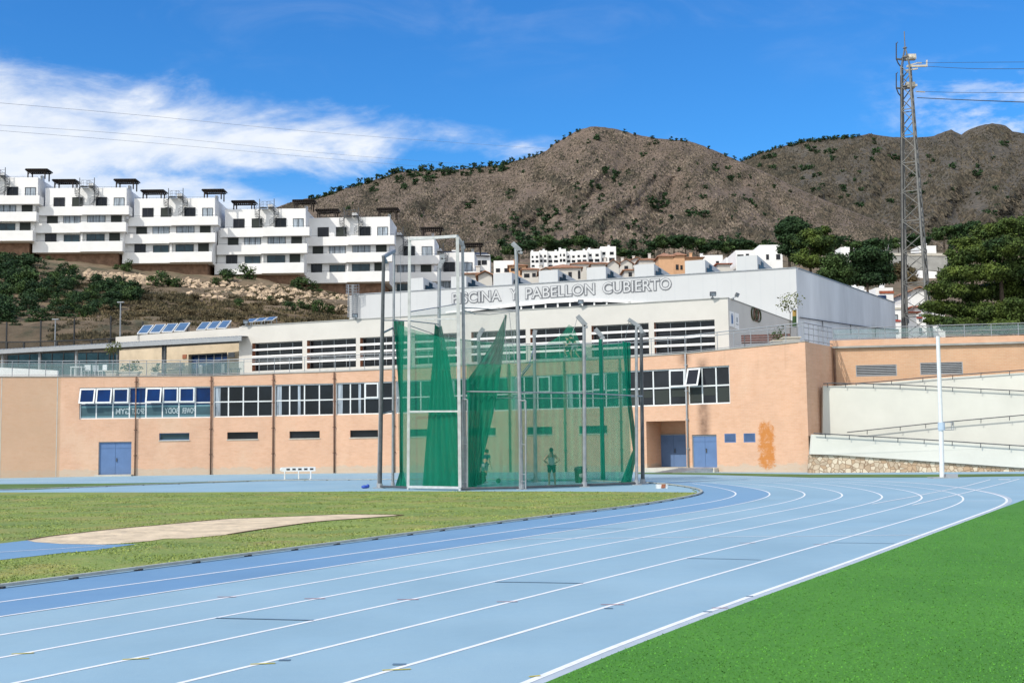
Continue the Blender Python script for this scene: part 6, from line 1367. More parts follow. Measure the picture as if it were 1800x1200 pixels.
# belt of trees at the foot of the mountain
belt = tree('dark green tree in the belt at the foot of the mountain', (0, 0, -50), crown_cl(random.Random(4), 10, 4.2, 3.5, 2.4, 4.4), 'leafdark', 1500, .38, 3.2, .25, 41, 'tree belt at the mountain foot', name='broadleaf_tree', limbs=False)
belt2 = tree('mid green tree in the belt at the foot of the mountain', (0, 0, -50), crown_cl(random.Random(6), 10, 4.2, 3.5, 2.4, 4.4), 'leafmid', 1500, .38, 3.2, .25, 42, 'tree belt at the mountain foot', name='broadleaf_tree', limbs=False)
bs = [(895, 443, 1), (912, 440, 1.1), (935, 436, 1.1), (958, 432, 1.2), (975, 433, 1), (1000, 428, 1), (1018, 430, 1.1), (1034, 430, 1), (1150, 436, 1.1), (1168, 432, 1.2), (1185, 434, 1.2), (1205, 430, 1.2), (1225, 436, 1.2), (1240, 440, 1.1), (1262, 436, 1), (1280, 440, 1), (1300, 436, 1.2), (1318, 432, 1.1), (1335, 438, 1.1), (1352, 436, 1), (1470, 432, 1), (1500, 436, 1), (1522, 434, 1), (1545, 438, 1.1), (1580, 436, 1), (1602, 432, 1.1), (1622, 430, 1.1), (1660, 424, 1.3), (1690, 420, 1.3), (1710, 410, 1.2), (1090, 445, .9), (1112, 450, .9), (1135, 448, .9), (870, 455, .9)]
b1 = b2 = False
for k, (px, py, s_) in enumerate(bs):
    Y = 455 if px < 1450 else 400; q = P(px, py+14, Y)
    p_ = belt if k % 3 else belt2
    if p_ is belt and not b1: o = belt; b1 = True
    elif p_ is belt2 and not b2: o = belt2; b2 = True
    else: o = copy_tree(p_)
    o.location = q; o.scale = (s_*rr_.uniform(.85, 1.1), s_, s_*rr_.uniform(.7, .95)); o.rotation_euler = (0, 0, rr_.random()*6)
# hedge behind the parapet
hg = thing('hedge', 'low clipped green hedge behind the parapet glass left of the lattice tower', 'hedge', (0, 0, 0)); q = P(1552, 592, 90); hg.location = (q.x, q.y, 7.6)
leaves('foliage', M['leafmid'], [(-.9, 0, .5, .7, .5, .45), (0, 0, .5, .8, .5, .5), (.9, 0, .5, .7, .5, .45)], 2200, .09, hg, 61)
mb = MB(); [mb.tube((x, 0, 0), (x+.1, 0, .6), .03, .015, 5) for x in (-.9, -.3, .3, .9)]; mb.build('stem', M['bark'], hg, world=False)

# ------------------------------------------------------------------ terraced white apartments
def apartment():
    t = thing('apartment_block', 'x', 'apartment building', (0, 0, -100), 'stepped white apartment blocks'); Wd = 14.5
    F = Wall((0, 0), (1, 0)); F.n = Vector((0, 1, 0)); F.d = Vector((1, 0, 0)); F.A = Vector((0, 0, 0)); F.local = True
    s = 1/10.87       # metres per photograph pixel
    X = lambda px: (px-57)*s
    Z = lambda py: (444-py)*s
    def w(name='x'): return MB()
    lift = lambda dep: dep*.185
    # body by storeys: each level set a little further back
    mb = w(); mb.box(.2, Wd-.1, .95, 12, Z(444)-.04, Z(398)); mb.box(.35, Wd-.05, .9, 12, Z(398), Z(366)+.3); mb.box(X(70), Wd, 1.9, 12, Z(366)+.3, Z(329)+.5); 
    mb.box(X(141)-.12, X(141)+.12, .5, 3.0, Z(442), Z(398)); mb.box(X(147), X(155), 1.8, 8, Z(329), Z(320)+.4); mb.box(X(207), X(211), 5, 6, Z(329), Z(322)+.9)
    mb.build('wall', M['white'], t, world=False)
    mb = w(); mb.box(.7, Wd-1.0, 1.3, 12, Z(485), Z(444)-.05); mb.build('stone_base', M['brown'], t, world=False)
    def balc(x0, x1, zt, zb, out, side_in=1.0):
        b = w(); th = .14
        b.box(x0, x1, -out, -out+th, zb, zt); b.box(x0, x0+th, -out+th, side_in, zb, zt); b.box(x1-th, x1, -out+th, side_in, zb, zt); b.box(x0+th, x1-th, -out+th, side_in, zb, zb+.22)
        o = b.build('balcony', M['white'], t, world=False)
        r_ = w(); r_.path([(x0+.1, -out+.07, zt+.22), (x1-.1, -out+.07, zt+.22)], .018, 4)
        for k in range(5): x = x0+.1+(x1-x0-.2)*k/4; r_.tube((x, -out+.07, zt), (x, -out+.07, zt+.22), .015, n=4)
        q = r_.build('rail', M['dark'], None, world=False); q.parent = o
    balc(X(57), X(141), Z(425), Z(444), .0); balc(X(141)+.01, X(216), Z(425), Z(443.5), .35)
    balc(X(60), X(139), Z(391.5), Z(408.5), -.15); balc(X(139)+.01, X(221), Z(391), Z(408), .2)
    balc(X(66), X(142), Z(361), Z(377), -.25, 2.0); balc(X(142)+.01, X(225), Z(361), Z(376.5), .0, 2.0)
    def win(x0, x1, y0, y1, dep, nc, gm, fm='dark'):
        F.A = Vector((0, dep, 0)); F.window(t, X(x0), X(x1), Z(y1)+lift(dep)-.05, Z(y0)+lift(dep)+(.22 if y0 < 370 or y0 > 405 else .1), nc, 1, M[fm], M[gm], -.08, .07)
    for a in ((85, 105, 347, 361.5, 1.9, 2, 'glassg'), (118, 137, 347, 361.5, 1.9, 1, 'shut'), (160, 180, 347, 361.5, 1.9, 2, 'glass'), (192, 211, 348, 362, 1.9, 2, 'curt'),
              (78, 97, 378.5, 393, .9, 1, 'shut'), (107, 137, 379, 394, .9, 3, 'curt'), (149, 181, 378, 393, .9, 3, 'curt'), (191, 210, 379, 393.5, .9, 1, 'shut'),
              (75, 95, 411, 427, .95, 2, 'glass'), (108, 136, 415, 429, .95, 2, 'glassteal'), (148, 180, 414, 428, .95, 2, 'glassteal'), (188, 207, 412, 427.5, .95, 1, 'shut')): win(*a)
    # pergolas with slatted roofs
    for x0, x1, yr, yt in ((80, 121, 310.5, 328), (190, 229, 310.5, 327.5)):
        p_ = w(); xa, xb = X(x0), X(x1); yr -= 5; yt -= 4
        for x in (xa+.35, xb-.45):
            for y in (2.6, 4.6): p_.bar((x, y, Z(yt)-.1), (x, y, Z(yr)-.35), .17)
        for x in (xa+.35, xb-.45): p_.bar((x, 2.6, Z(yr)-1.0), (x+(.6 if x < (xa+xb)/2 else -.6), 2.6, Z(yr)-.4), .1)
        p_.bar((xa+.1, 2.6, Z(yr)-.4), (xb-.1, 2.6, Z(yr)-.4), .18); p_.bar((xa+.1, 4.6, Z(yr)-.4), (xb-.1, 4.6, Z(yr)-.4), .18)
        for k in range(12): x = xa+(xb-xa)*k/11; p_.bar((x, 2.3, Z(yr)-.22), (x, 4.9, Z(yr)-.22), .14, .16)
        p_.box(xa, xb, 2.35, 4.85, Z(yr)-.12, Z(yr)-.04)
        p_.build('pergola', M['wood'], t, world=False)
    # spiral stairs from the terrace to the roof
    for xc, sg in ((134, 1), (160, -1)):
        q = w(); cx, cy = X(xc), 1.0; z0, z1 = Z(362)+.3, Z(328)+.5; q.tube((cx, cy, z0), (cx, cy, z1+1.4), .06, n=6); pr = None
        for k in range(15):
            a = sg*k*.42+(0 if sg > 0 else math.pi); z = z0+(z1-z0)*(k+1)/15; e_ = Vector((cx+math.cos(a)*.75, cy+math.sin(a)*.75, z))
            q.bar((cx, cy, z), e_, .26, .04); q.bar(e_, e_+Vector((0, 0, .95)), .03)
            if pr is not None: q.bar(pr+Vector((0, 0, .95)), e_+Vector((0, 0, .95)), .035); q.bar(pr+Vector((0, 0, .5)), e_+Vector((0, 0, .5)), .025)
            pr = e_
        xe = cx+sg*1.1; 
        for zz_ in (.05, .5, 1.0): q.bar((cx, 1.0, z1+zz_), (xe, 1.0, z1+zz_), .035); q.bar((xe, 1.0, z1+zz_), (xe, 1.95, z1+zz_), .035)
        q.bar((cx, 1.5, z1), (xe, 1.5, z1), .9, .05); q.bar((xe, 1.0, z1), (xe, 1.0, z1+1), .035)
        q.build('spiral_stair', M['dsteel'], t, world=False)
    # roof edge rail
    q = w(); q.path([(X(70)+.1, 2.0, Z(329)+.68), (Wd-.1, 2.0, Z(329)+.68)], .02, 4)
    for k in range(12): x = X(70)+.1+(Wd-X(70)-.2)*k/11; q.tube((x, 2.0, Z(329)+.5), (x, 2.0, Z(329)+.68), .015, n=4)
    q.build('roof_rail', M['dark'], t, world=False)
    return t
ap = apartment(); first = True
for px, pyb, Y, rz, lab, pz in ((-102, 425, 186, 3, 'leftmost and highest white apartment block, cut by the picture edge', 1),
    (57, 444, 188, 2, 'second white apartment block from the left, on a brown base above the thicket', 1),
    (215, 463, 190, 1, 'third white apartment block from the left, with a yellow sign upstairs', 1),
    (377, 482.5, 193, 0, 'fourth white apartment block from the left, with leafy bushes below its balconies', 1),
    (527, 498, 197, -1, 'fifth white apartment block from the left, right above the left end of the sports hall', 1),
    (606, 533, 206, -1, 'sixth white apartment block, partly hidden by the fifth, behind the tall cage posts', 1),
    (677, 562, 213, -2, 'lowest white apartment block, rightmost of the stepped row, behind the white hall wall', 1)):
    o = ap if first else copy_tree(ap); first = False; o['label'] = lab
    q = P(px, pyb, Y); o.location = q; o.rotation_euler = (0, 0, R(rz)); k = Y/190.; o.scale = (k, 1, k)
for (px, py, Y, lab, sx_) in ((356, 372.5, 192.9, 'yellow sign in a top floor window of the third apartment block', 9), (17, 408.5, 187.5, 'yellow sign in a lower window of the leftmost apartment block', 9)):
    q = P(px, py, Y+(.75 if px > 100 else -.1)); t = thing('window_sign', lab, 'sign', q); mb = MB(); mb.box(-.42, .42, -.02, .02, -.24, .24); mb.build('panel', M['yellow'], t, world=False); mb = MB(); mb.box(-.3, .3, -.03, -.021, -.05, .05); mb.build('print', mat('ochre_print', (.5, .35, .02), .6, .05), t, world=False)

# ------------------------------------------------------------------ village houses
def house(label, px0, px1, ytop, ybase, Y, wall='white', roof=None, rise=8, gable=False, wins=(), depth=9, name='village_house', rz=0, chim=None, flatpar=True, drop=14, wm='glassg'):
    b0, b1 = P(px0, ybase, Y), P(px1, ybase, Y); wd = b1.x-b0.x; zb_ = min(b0.z, b1.z); ht_ = P((px0+px1)/2, ytop, Y).z-zb_
    t = thing(name, label, 'house', ((b0.x+b1.x)/2, Y, zb_), None, rz); h = wd/2; mb = MB()
    mb.box(-h, h, 0, depth, -drop, ht_); 
    if roof is None and flatpar: mb.box(-h, h, 0, .25, ht_, ht_+.5); mb.box(-h, -h+.25, .25, depth, ht_, ht_+.5); mb.box(h-.25, h, .25, depth, ht_, ht_+.5)
    if gable:
        rs = rise*Y/FPX; mb.add([(-h, 0.001, ht_), (h, 0.001, ht_), (0, 0.001, ht_+rs), (-h, depth, ht_), (h, depth, ht_), (0, depth, ht_+rs)], [(0, 1, 2), (3, 5, 4)])
    mb.build('wall', M[wall], t, world=False)
    if roof:
        rs = rise*Y/FPX; e = .5; r_ = MB()
        if gable: 
            for sg in (-1, 1): r_.ob((0, -e, ht_+rs+.1), (sg*(h+e), 0, -rs*(h+e)/h), (0, depth+2*e, 0), (0, 0, .15))
        else:
            in_ = min(h*.95, depth*.5); vs = [(-h-e, -e, ht_), (h+e, -e, ht_), (h+e, depth+e, ht_), (-h-e, depth+e, ht_), (-h+in_, depth/2, ht_+rs), (h-in_, depth/2, ht_+rs)]
            vs += [(v_[0], v_[1], ht_-.18) for v_ in vs[:4]]
            r_.add(vs, [(0, 1, 5, 4), (1, 2, 5), (2, 3, 4, 5), (3, 0, 4), (6, 7, 1, 0), (7, 8, 2, 1), (9, 6, 0, 3), (6, 9, 8, 7)])
        r_.build('roof', M[roof], t, world=False)
    if chim is not None:
        c_ = MB(); zz_ = ht_+(rise*Y/FPX if roof else .4); c_.box(chim*h-.35, chim*h+.35, depth*.45, depth*.45+.7, ht_-.2, zz_+1.1); c_.box(chim*h-.45, chim*h+.45, depth*.45-.1, depth*.45+.8, zz_+1.1, zz_+1.25); c_.build('chimney', M[wall], t, world=False)
    F = Wall((0, 0), (1, 0)); F.A = Vector((0, 0, 0)); F.d = Vector((1, 0, 0)); F.n = Vector((0, 1, 0)); F.local = True
    for (u0, u1, v0, v1) in wins: F.window(t, -h+wd*u0, -h+wd*u1, ht_*v0, ht_*v1, 2 if (u1-u0)*wd > 1.3 else 1, 1, M['dark' if wall == 'white' else 'wood'], M[wm], -.06, .06)
    return t
W2 = ((.15, .35, .1, .35), (.6, .85, .1, .35), (.15, .35, .6, .85), (.6, .85, .6, .85)); W3 = ((.1, .4, .15, .55), (.55, .75, .2, .6)); W1 = ((.35, .65, .35, .75),)
# row of stepped townhouses
ths = [(933, 948, 444.5, 'leftmost townhouse of the distant white row'), (948, 962, 442.5, 'second townhouse from the left in the distant white row'), (962, 983, 444, 'third townhouse from the left in the distant white row'), (983, 995, 440, 'tall narrow fourth townhouse with raised roof in the distant white row'), (995, 1013, 444, 'townhouse right of the tall narrow one in the distant white row'), (1013, 1033, 442.5, 'sixth townhouse from the left in the distant white row'), (1033, 1056, 440, 'seventh townhouse with a thin chimney in the distant white row'), (1056, 1083, 435.5, 'tallest townhouse at the right end of the distant white row')]
for i, (a, b, y, lab) in enumerate(ths): house(lab, a, b+.3, y, 468, 430+((i*7) % 5)*.8, 'white', None, wins=((.12, .32, .62, .78), (.6, .85, .62, .78), (.1, .42, .28, .46), (.55, .9, .28, .46), (.1, .45, -.05, .1)), name='townhouse', chim=(-.6, .2, .5)[i % 3])
HS_ = [('white flat roofed house with dark veranda at the left end of the village', 868, 905, 461, 480, 340, 'white', None, 0, False, ((.1, .3, .1, .45), (.5, .8, .1, .45)), 9, None),
 ('low tan tiled house just left of the tall hooked cage post', 895, 925, 466, 478, 330, 'peach', 'tile', 6, False, W3, 9, -.3),
 ('tan roofed house directly right of the tall hooked cage post', 918, 950, 473, 490, 300, 'cream', 'tile', 7, False, W3, 9, None),
 ('small cream gable house half hidden by a roof monitor left of the long tan roof', 948, 972, 477, 492, 270, 'cream', 'tile', 6, True, (), 8, -.7),
 ('long tan hipped roof house in the middle of the village with one small window', 962, 1022, 470, 490, 290, 'cream', 'tile', 12, False, ((.62, .72, .1, .6), (.9, .97, .0, .7)), 12, None),
 ('tan roofed house behind the long hipped roof, above its right end', 1005, 1052, 463, 478, 330, 'cream', 'tile', 8, False, W3, 9, None),
 ('cream house with a red brown tiled roof and chimney below the tallest townhouse', 1040, 1075, 463, 480, 320, 'cream', 'tile', 7, False, W3, 9, .5),
 ('cream gabled house right of the red brown roof with chimney', 1068, 1088, 465, 480, 300, 'cream', 'tile', 8, True, (), 8, None),
 ('cream house with two chimneys right of the distant white row', 1090, 1112, 463, 480, 330, 'cream', 'tile', 7, True, W1, 8, -.4),
 ('small tan roofed house with a window just above the fifth roof monitor', 1098, 1118, 474, 492, 270, 'cream', 'tile', 6, False, W1, 8, None),
 ('cream house with pale chimney left of the peach hip roofed towers', 1106, 1134, 459, 480, 335, 'cream', 'tile', 6, True, (), 9, -.2),
 ('tan roofed house close against the left peach tower', 1124, 1160, 456, 478, 320, 'cream', 'tile', 7, False, (), 9, .2),
 ('left peach tower house with a broad tan hipped roof', 1158.5, 1184, 450, 475, 300, 'peach', 'tile', 10, False, (), 8, None),
 ('right peach tower house with a smaller hipped roof and shaded front', 1184, 1204, 448, 474, 312, 'peach', 'tile', 8, False, ((.2, .45, .0, .35), (.6, .8, .0, .3)), 6, None),
 ('low peach house with brown trim right of the two peach towers', 1205, 1236, 452, 470, 320, 'peach', 'tile', 4, False, (), 9, -.1),
 ('white house with two small windows behind the seventh roof monitor', 1236, 1271, 451.5, 470, 330, 'white', None, 0, False, ((.1, .22, .3, .6), (.65, .8, .3, .6)), 9, -.9),
 ('narrow white gabled house left of the modern white villa', 1277, 1288, 456, 476, 290, 'white', None, 4, True, (), 8, None),
 ('tan roofed low house between the seventh and the last roof monitor', 1262, 1284, 463, 480, 270, 'cream', 'rtile', 4, False, (), 8, None),
 ('modern white villa with stepped flat roof and dark openings left of the pines', 1294, 1336, 443.5, 468, 270, 'white', None, 0, False, ((.06, .32, .62, .85), (.42, .55, .7, .9)), 10, None),
 ('right wing of the modern white villa, behind the tallest pine', 1336, 1376, 434, 468, 276, 'white', None, 0, False, ((.28, .4, .35, .62), (.72, .9, .35, .62)), 10, None),
 ('white house with balcony under a dark roof, right of the stepped apartments', 804, 862, 452, 500, 225, 'white', None, 0, False, ((.62, .72, .70, .88), (.74, .9, .72, .88), (.62, .85, .38, .50)), 10, .3),
 ('plain white block with a dark roof edge directly left of the white house with balcony', 760, 806, 448, 505, 228, 'white', None, 0, False, (), 10, .6),
 ('small cream gabled house with tan eaves right of the hall monitor by the cage', 841, 865, 484, 496, 190, 'cream', 'tile', 6, True, (), 7, None),
 ('tan tiled roof house left of the small cream gable', 816, 845, 480, 496, 200, 'cream', 'tile', 6, False, (), 8, .6),
 ('small white house on the far wooded hillside right of the pines', 1478, 1494, 437, 446, 390, 'white', None, 4, True, (), 7, None),
 ('tiny white cube house on the far wooded hillside', 1508, 1514, 434, 442, 400, 'white', None, 0, False, W1, 5, None),
 ('small white gabled house on the hillside just left of the lattice tower', 1546, 1556, 434, 440, 400, 'white', None, 3, True, (), 7, None),
 ('long low beige house on the hillside just left of the lattice tower', 1564, 1583, 429, 436, 400, 'cream', None, 0, False, (), 6, None),
 ('white house with dark doorway seen through the upper right of the lattice tower', 1616, 1646, 435, 446, 330, 'white', None, 0, False, ((.3, .45, .1, .7),), 7, .2)]
for (lab, a, b, yt, yb, Y, wl, rf_, rs, gb, wn, dp_, chm) in HS_: house(lab, a, b, yt, yb, Y, wl, rf_, rs, gb, wn, dp_, chim=chm)
# dark roof edges on the two white blocks
# red roofed white houses at the right behind the tower
R_ = [('white three storey house with a red string course behind the tower foot', 1563, 1586, 544, 592, 150, 'white', None, 0, False, ((.3, .72, .62, .82), (.3, .72, .12, .28)), 10, -.7),
 ('white house with a red roof right of the string course house', 1586, 1612, 548, 592, 156, 'white', 'rtile', 3, False, ((.2, .5, .55, .8),), 9, .3),
 ('white house with a red balcony band at the right side of the tower foot', 1610, 1632, 538, 592, 160, 'white', 'rtile', 5, False, ((.3, .5, .5, .75), (.3, .5, .1, .3)), 9, None),
 ('white house with a wide red tiled wall panel above the hall roof end', 1541, 1572, 511, 560, 185, 'white', None, 0, False, (), 9, .7),
 ('white house with a red tile strip left of the one with the wide panel', 1521, 1541, 515, 560, 190, 'white', None, 0, False, (), 9, -.2),
 ('low white house with chimney pots just over the sloping hall roof edge', 1500, 1521, 509, 550, 195, 'white', None, 0, False, (), 8, .5),
 ('white gabled house with tan roof right of the tower leg', 1603, 1632, 512, 560, 185, 'white', 'tile', 6, True, (), 9, None),
 ('white house glimpsed under the branches of the big pine', 1632, 1662, 540, 592, 165, 'white', 'rtile', 4, False, ((.4, .6, .5, .7),), 9, None)]
RO = {}
for (lab, a, b, yt, yb, Y, wl, rf_, rs, gb, wn, dp_, chm) in R_: RO[a] = house(lab, a, b, yt, yb, Y, wl, rf_, rs, gb, wn, dp_, chim=chm, wm='curt')
def panel(a, x0, x1, y0, y1, Y, m, name):
    q0, q1 = P(x0, y1, Y), P(x1, y0, Y); MB().box(q0.x, q1.x, Y-.12, Y-.01, q0.z, q1.z).build(name, M[m], RO[a])
panel(1541, 1545.5, 1571, 511, 516, 185, 'rtile', 'tiled_panel'); panel(1521, 1521.5, 1540, 514.5, 519, 190, 'rtile', 'tiled_panel'); panel(1563, 1564, 1583, 562, 565.5, 150, 'redpaint', 'string_course'); panel(1563, 1563, 1584, 540, 544, 150, 'lconc', 'cornice'); panel(1610, 1611, 1621, 556, 559.5, 160, 'redpaint', 'balcony_band')
panel(1541, 1543, 1557, 519, 527, 185, 'glassb', 'awning')
# grey retaining wall on the hillside
gw = thing('retaining_wall', 'long grey and cream retaining wall on the hillside behind the lattice tower', 'wall', P(1620, 460, 175)); mb = MB(); mb.prism([P(1557, 462, 175), P(1600, 472, 175), P(1690, 480, 175), P(1690, 445.5, 175), P(1557, 444.5, 175)], (0, .6, 0)); mb.build('wall', M['conc'], gw); mb = MB(); mb.prism([P(1557, 449, 174.9), P(1690, 450, 174.9), P(1690, 445.5, 174.9), P(1557, 444.5, 174.9)], (0, .08, 0)); mb.build('cap', M['lconc'], gw)
dk = thing('roof_terrace', 'dark tiled roof with chimneys on top of the white blocks right of the apartments', 'roof', P(810, 447, 226)); mb = MB(); a = P(763, 449, 224.5); b = P(861, 451, 224.5); mb.prism([a, b, P(856, 446.5, 229), P(768, 443.5, 229)], (0, 0, .25)); mb.build('roof', M['dark'], dk)

# ------------------------------------------------------------------ lattice tower and wires
YT = 120.0; tb_ = P(1613, 592, YT); base = Vector((tb_.x, YT, 7.6)); topz = P(1601, 62, YT).z
tw = thing('lattice_tower', 'tall grey steel lattice tower with antennas and arms rising beside the big pine', 'tower', base); H0 = P(1601, 118, YT).z-base.z
def hw(z): return 1.95+(.58-1.95)*min(1, z/H0)
dirs = [Vector((.954, .30, 0)), Vector((-.30, .954, 0)), Vector((-.954, -.30, 0)), Vector((.30, -.954, 0))]
def leg(k, z): return base+dirs[k]*hw(z)+Vector((0, 0, z))
for k in range(4):
    mb = MB(); mb.tube(leg(k, 0), leg(k, H0), .15, .10, 6); mb.build('leg', M['tower'] if k != 9 else M['dsteel'], tw)
mb = MB(); n_s = 22; zs_ = [H0*(1-(1-i/n_s)**1.15) for i in range(n_s+1)]
for i in range(n_s):
    for k in range(4):
        a, b = leg(k, zs_[i]), leg((k+1) % 4, zs_[i+1]); mb.bar(a, b, .14, .07) if i % 2 == 0 else mb.bar(leg((k+1) % 4, zs_[i]), leg(k, zs_[i+1]), .14, .07)
        if i % 2 == 0: mb.bar(leg(k, zs_[i]), leg((k+1) % 4, zs_[i]), .08)
mb.build('bracing', M['tower'], tw)
mb = MB(); apx = Vector((base.x, YT, topz)); 
for k in range(4): mb.bar(leg(k, H0), apx-Vector((0, 0, 1.2)), .09)
for f in (.3, .6): [mb.bar(leg(k, H0).lerp(apx, f), leg((k+1) % 4, H0).lerp(apx, f), .06) for k in range(4)]
mb.tube(apx-Vector((0, 0, 1.4)), apx+Vector((0, 0, .4)), .05); mb.build('spire', M['tower'], tw)
mb = MB()
for k, o_ in ((2, -.14), (2, .12), (2, .24)): mb.tube(leg(k, 0)+Vector((o_, -.06, 0)), leg(k, H0*.97)+Vector((o_*.6, -.06, 0)), .045, n=6)
mb.build('feeder_cable', M['dark'], tw)
def TP(px, py, dy=0): return P(px, py, YT+dy)
for z1, z0, y_ in ((74, 108, 104), (127, 160, 155)):
    mb = MB(); mb.path([TP(1575.5, z1+2), TP(1575.5, y_), TP(1579, z0+4), TP(1587, z0+14)], .06, 6); mb.path([TP(1578, z1, 0), TP(1575.5, z1+4)], .04); mb.build('antenna', M['dark'], tw)
    mb = MB(); mb.bar(TP(1576, y_), TP(1593, y_+2), .16); mb.bar(TP(1584, y_), TP(1596, y_-5), .18, .14); mb.build('antenna_arm', M['dsteel'], tw)
mb = MB(); mb.bar(TP(1594, 117), TP(1630, 116), .22, .2); mb.bar(TP(1594, 116), TP(1612, 111), .1); mb.bar(TP(1629, 117), TP(1629, 106), .12); mb.bar(TP(1611, 111), TP(1620, 111), .12); mb.bar(TP(1594, 152), TP(1612, 150), .22); mb.bar(TP(1610, 161), TP(1626, 162), .1); mb.bar(TP(1593, 124), TP(1613, 121), .15); mb.bar(TP(1592, 105), TP(1608, 100), .2); mb.build('cross_arm', M['lconc'], tw)
mb = MB(); mb.sph(TP(1601, 101), .25, 8, 5); mb.ob(TP(1594, 104), (1.0, 0, 0), (0, .6, 0), (0, 0, .55)); mb.ob(TP(1594, 154), (.9, 0, 0), (0, .6, 0), (0, 0, .6)); mb.build('equipment_box', M['lconc'], tw)
def cable(pts, r_, label, group=None):
    t = thing('power_cable', label, 'cable', pts[0], group); c = catmull(pts, 8); mb = MB(); mb.path(c, r_, 4); mb.build('wire', M['dsteel'] if pts[0].x > 0 else M['steel'], t)
cable([P(1630, 117, 120), P(1715, 121, 108), P(1860, 121, 95)], .022, 'upper thin cable running right from the tower arm'); cable([P(1612, 111, 120), P(1700, 110, 112), P(1860, 109, 100)], .018, 'topmost thin cable running right from the tower')
cable([P(1612, 161, 120), P(1700, 163, 110), P(1860, 163, 98)], .018, 'thin cable leaving the tower at the second antenna'); cable([P(1612, 172, 120), P(1700, 176, 110), P(1860, 182, 98)], .04, 'thickest dark cable sagging right from the tower, lowest of four')
cable([P(-60, 176, 240), P(250, 203, 300), P(600, 236, 380), P(960, 262, 560)], .035, 'highest of three power lines crossing the cloud above the apartments')
cable([P(-60, 216, 235), P(250, 238, 290), P(600, 272, 370), P(860, 292, 520)], .03, 'middle of three power lines crossing the cloud above the apartments')
cable([P(-60, 225, 230), P(250, 250, 285), P(600, 281, 365), P(820, 300, 500)], .03, 'lowest of three power lines crossing the cloud above the apartments')

# ------------------------------------------------------------------ net fence, poles, lamp posts on the left
nf = thing('net_fence', 'tall dark posts with sagging net at the foot of the slope behind the canopy', 'fence', P(100, 640, 108)); fp = [(-60, 560), (12, 566), (72, 563.5), (131, 560.5), (195, 555), (251, 565), (330, 569)]
YF = 107.0
for px, yt in fp: a = P(px, yt, YF); mb = MB(); mb.tube((a.x, YF, 7), a, .10, .07, 7); mb.build('post', M['dark'], nf)
mb = MB(); 
for (p0, y0), (p1, y1) in zip(fp, fp[1:]):
    a, b = P(p0, y0+1, YF), P(p1, y1+1, YF); N_ = 8
    for i in range(N_):
        q0 = a.lerp(b, i/N_); q1 = a.lerp(b, (i+1)/N_); q0.z -= .35*math.sin(math.pi*i/N_); q1.z -= .35*math.sin(math.pi*(i+1)/N_); q0.y += .15*math.sin(i*1.7); q1.y += .15*math.sin((i+1)*1.7)
        mb.quad(q0, q1, Vector((q1.x, q1.y, 7.2)), Vector((q0.x, q0.y, 7.2)))
mb.build('netting', M['netdk'], nf)
cf_ = thing('court_fence', 'lower black framed mesh fence around the glass court behind the canopy', 'fence', P(100, 640, 103)); YF2 = 102.6; pr = None
for px, yt in ((-30, 602), (12, 601), (42, 601), (100, 599), (161, 597), (192, 595), (210, 594)):
    a = P(px, yt, YF2); mb = MB(); mb.bar((a.x, YF2, 7.05), a, .14); mb.build('post', M['dark'], cf_)
    if pr is not None: mb = MB(); mb.bar(pr, a, .10); mb.bar(pr-Vector((0, 0, 1.3)), a-Vector((0, 0, 1.3)), .05); mb.build('rail', M['dark'], cf_); mb = MB(); mb.quad(pr, a, Vector((a.x, YF2, 7.1)), Vector((pr.x, YF2, 7.1))); mb.build('mesh_panel', M['netdk'], cf_)
    pr = a
def lamp(px, yt, Y, label, arm=False):
    a = P(px, yt, Y); t = thing('lamp_post', label, 'lamp post', (a.x, Y, 7.1)); mb = MB(); mb.tube((a.x, Y, 7.1), a, .09, .05, 8); mb.build('pole', M['steel'], t); mb = MB(); mb.ob(a-Vector((.28, .1, 0)), (.56, 0, 0), (0, .25, 0), (0, 0, .09)); mb.build('lamp_head', M['grey'], t)
    if arm: mb = MB(); mb.ob(a-Vector((.8, .1, 2.6)), (.9, 0, 0), (0, .2, 0), (0, 0, .12)); mb.ob(a-Vector((.5, .1, 3.1)), (.4, 0, 0), (0, .2, 0), (0, 0, .35)); mb.build('lamp_head', M['alum'], t)
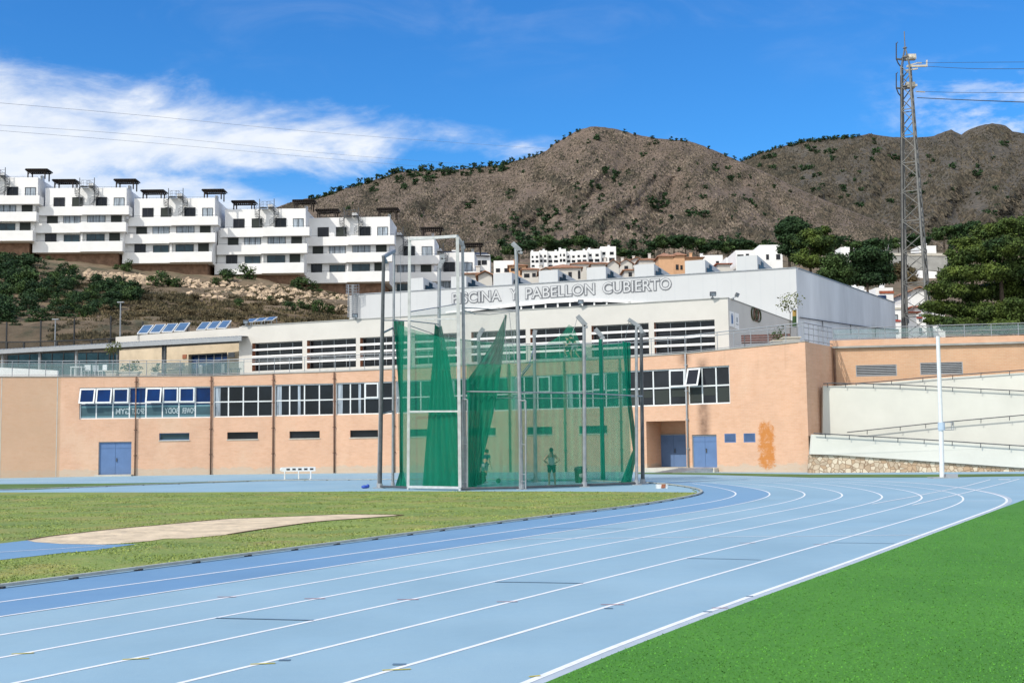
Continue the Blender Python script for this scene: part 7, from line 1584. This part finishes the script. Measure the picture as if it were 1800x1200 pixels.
lamp(212, 532, 103, 'tall thin lamp post at the left end of the cafe against the slope'); lamp(97.5, 562, 104, 'short lamp post with extra side lamps behind the net fence on the left', True)

# ------------------------------------------------------------------ parked cars behind the parapet
def car(label, loc, rz, col):
    t = thing('parked_car', label, 'car', loc, 'cars parked behind the parapet', rz); L_, w_ = 4.1, 1.7
    pr = [(-2.05, .35), (-2.0, .75), (-1.9, .98), (-1.35, 1.02), (-.75, 1.42), (.75, 1.45), (1.5, 1.05), (1.95, .95), (2.05, .7), (2.05, .35)]
    mb = MB(); mb.prism([(x, -w_/2, z) for x, z in pr], (0, w_, 0)); o = mb.build('body', M[col], t, world=False)
    bv = o.modifiers.new('bevel', 'BEVEL'); bv.width = .06; bv.segments = 2
    mb = MB(); mb.prism([(-1.25, -w_/2-.01, 1.02), (-.72, -w_/2-.01, 1.36), (-.02, -w_/2-.01, 1.38), (-.02, -w_/2-.01, 1.02)], (0, .02, 0)); mb.prism([(.04, -w_/2-.01, 1.02), (.04, -w_/2-.01, 1.38), (.72, -w_/2-.01, 1.37), (1.3, -w_/2-.01, 1.04)], (0, .02, 0)); mb.build('side_window', M['glassteal'], t, world=False)
    mb = MB(); mb.prism([(.80, -.7, 1.43), (.80, .7, 1.43), (1.46, .74, 1.08), (1.46, -.74, 1.08)], (.02, 0, .02)); mb.build('windscreen', M['glass'], t, world=False)
    for x in (-1.3, 1.3):
        for y in (-w_/2-.01, w_/2-.17): mb = MB(); mb.tube((x, y, .31), (x, y+.18, .31), .31, n=14); q = mb.build('wheel', M['black'], t, world=False); mb = MB(); mb.tube((x, y-.01, .31), (x, y+.19, .31), .17, n=10); r_ = mb.build('rim', M['steel'], None, world=False); r_.parent = q
    for y in (-.62, .62): MB().box(2.0, 2.07, y-.14, y+.14, .68, .82).build('headlight', M['alum'], t, world=False)
    return t
a = P(1592, 590, 90); car('grey parked car behind the parapet at the foot of the lattice tower', (a.x, 90, 7.6), R(8), 'grey')
a = P(1655, 590, 90); car('blue parked car behind the parapet under the big pine', (a.x, 90, 7.62), R(-4), 'blueplastic')
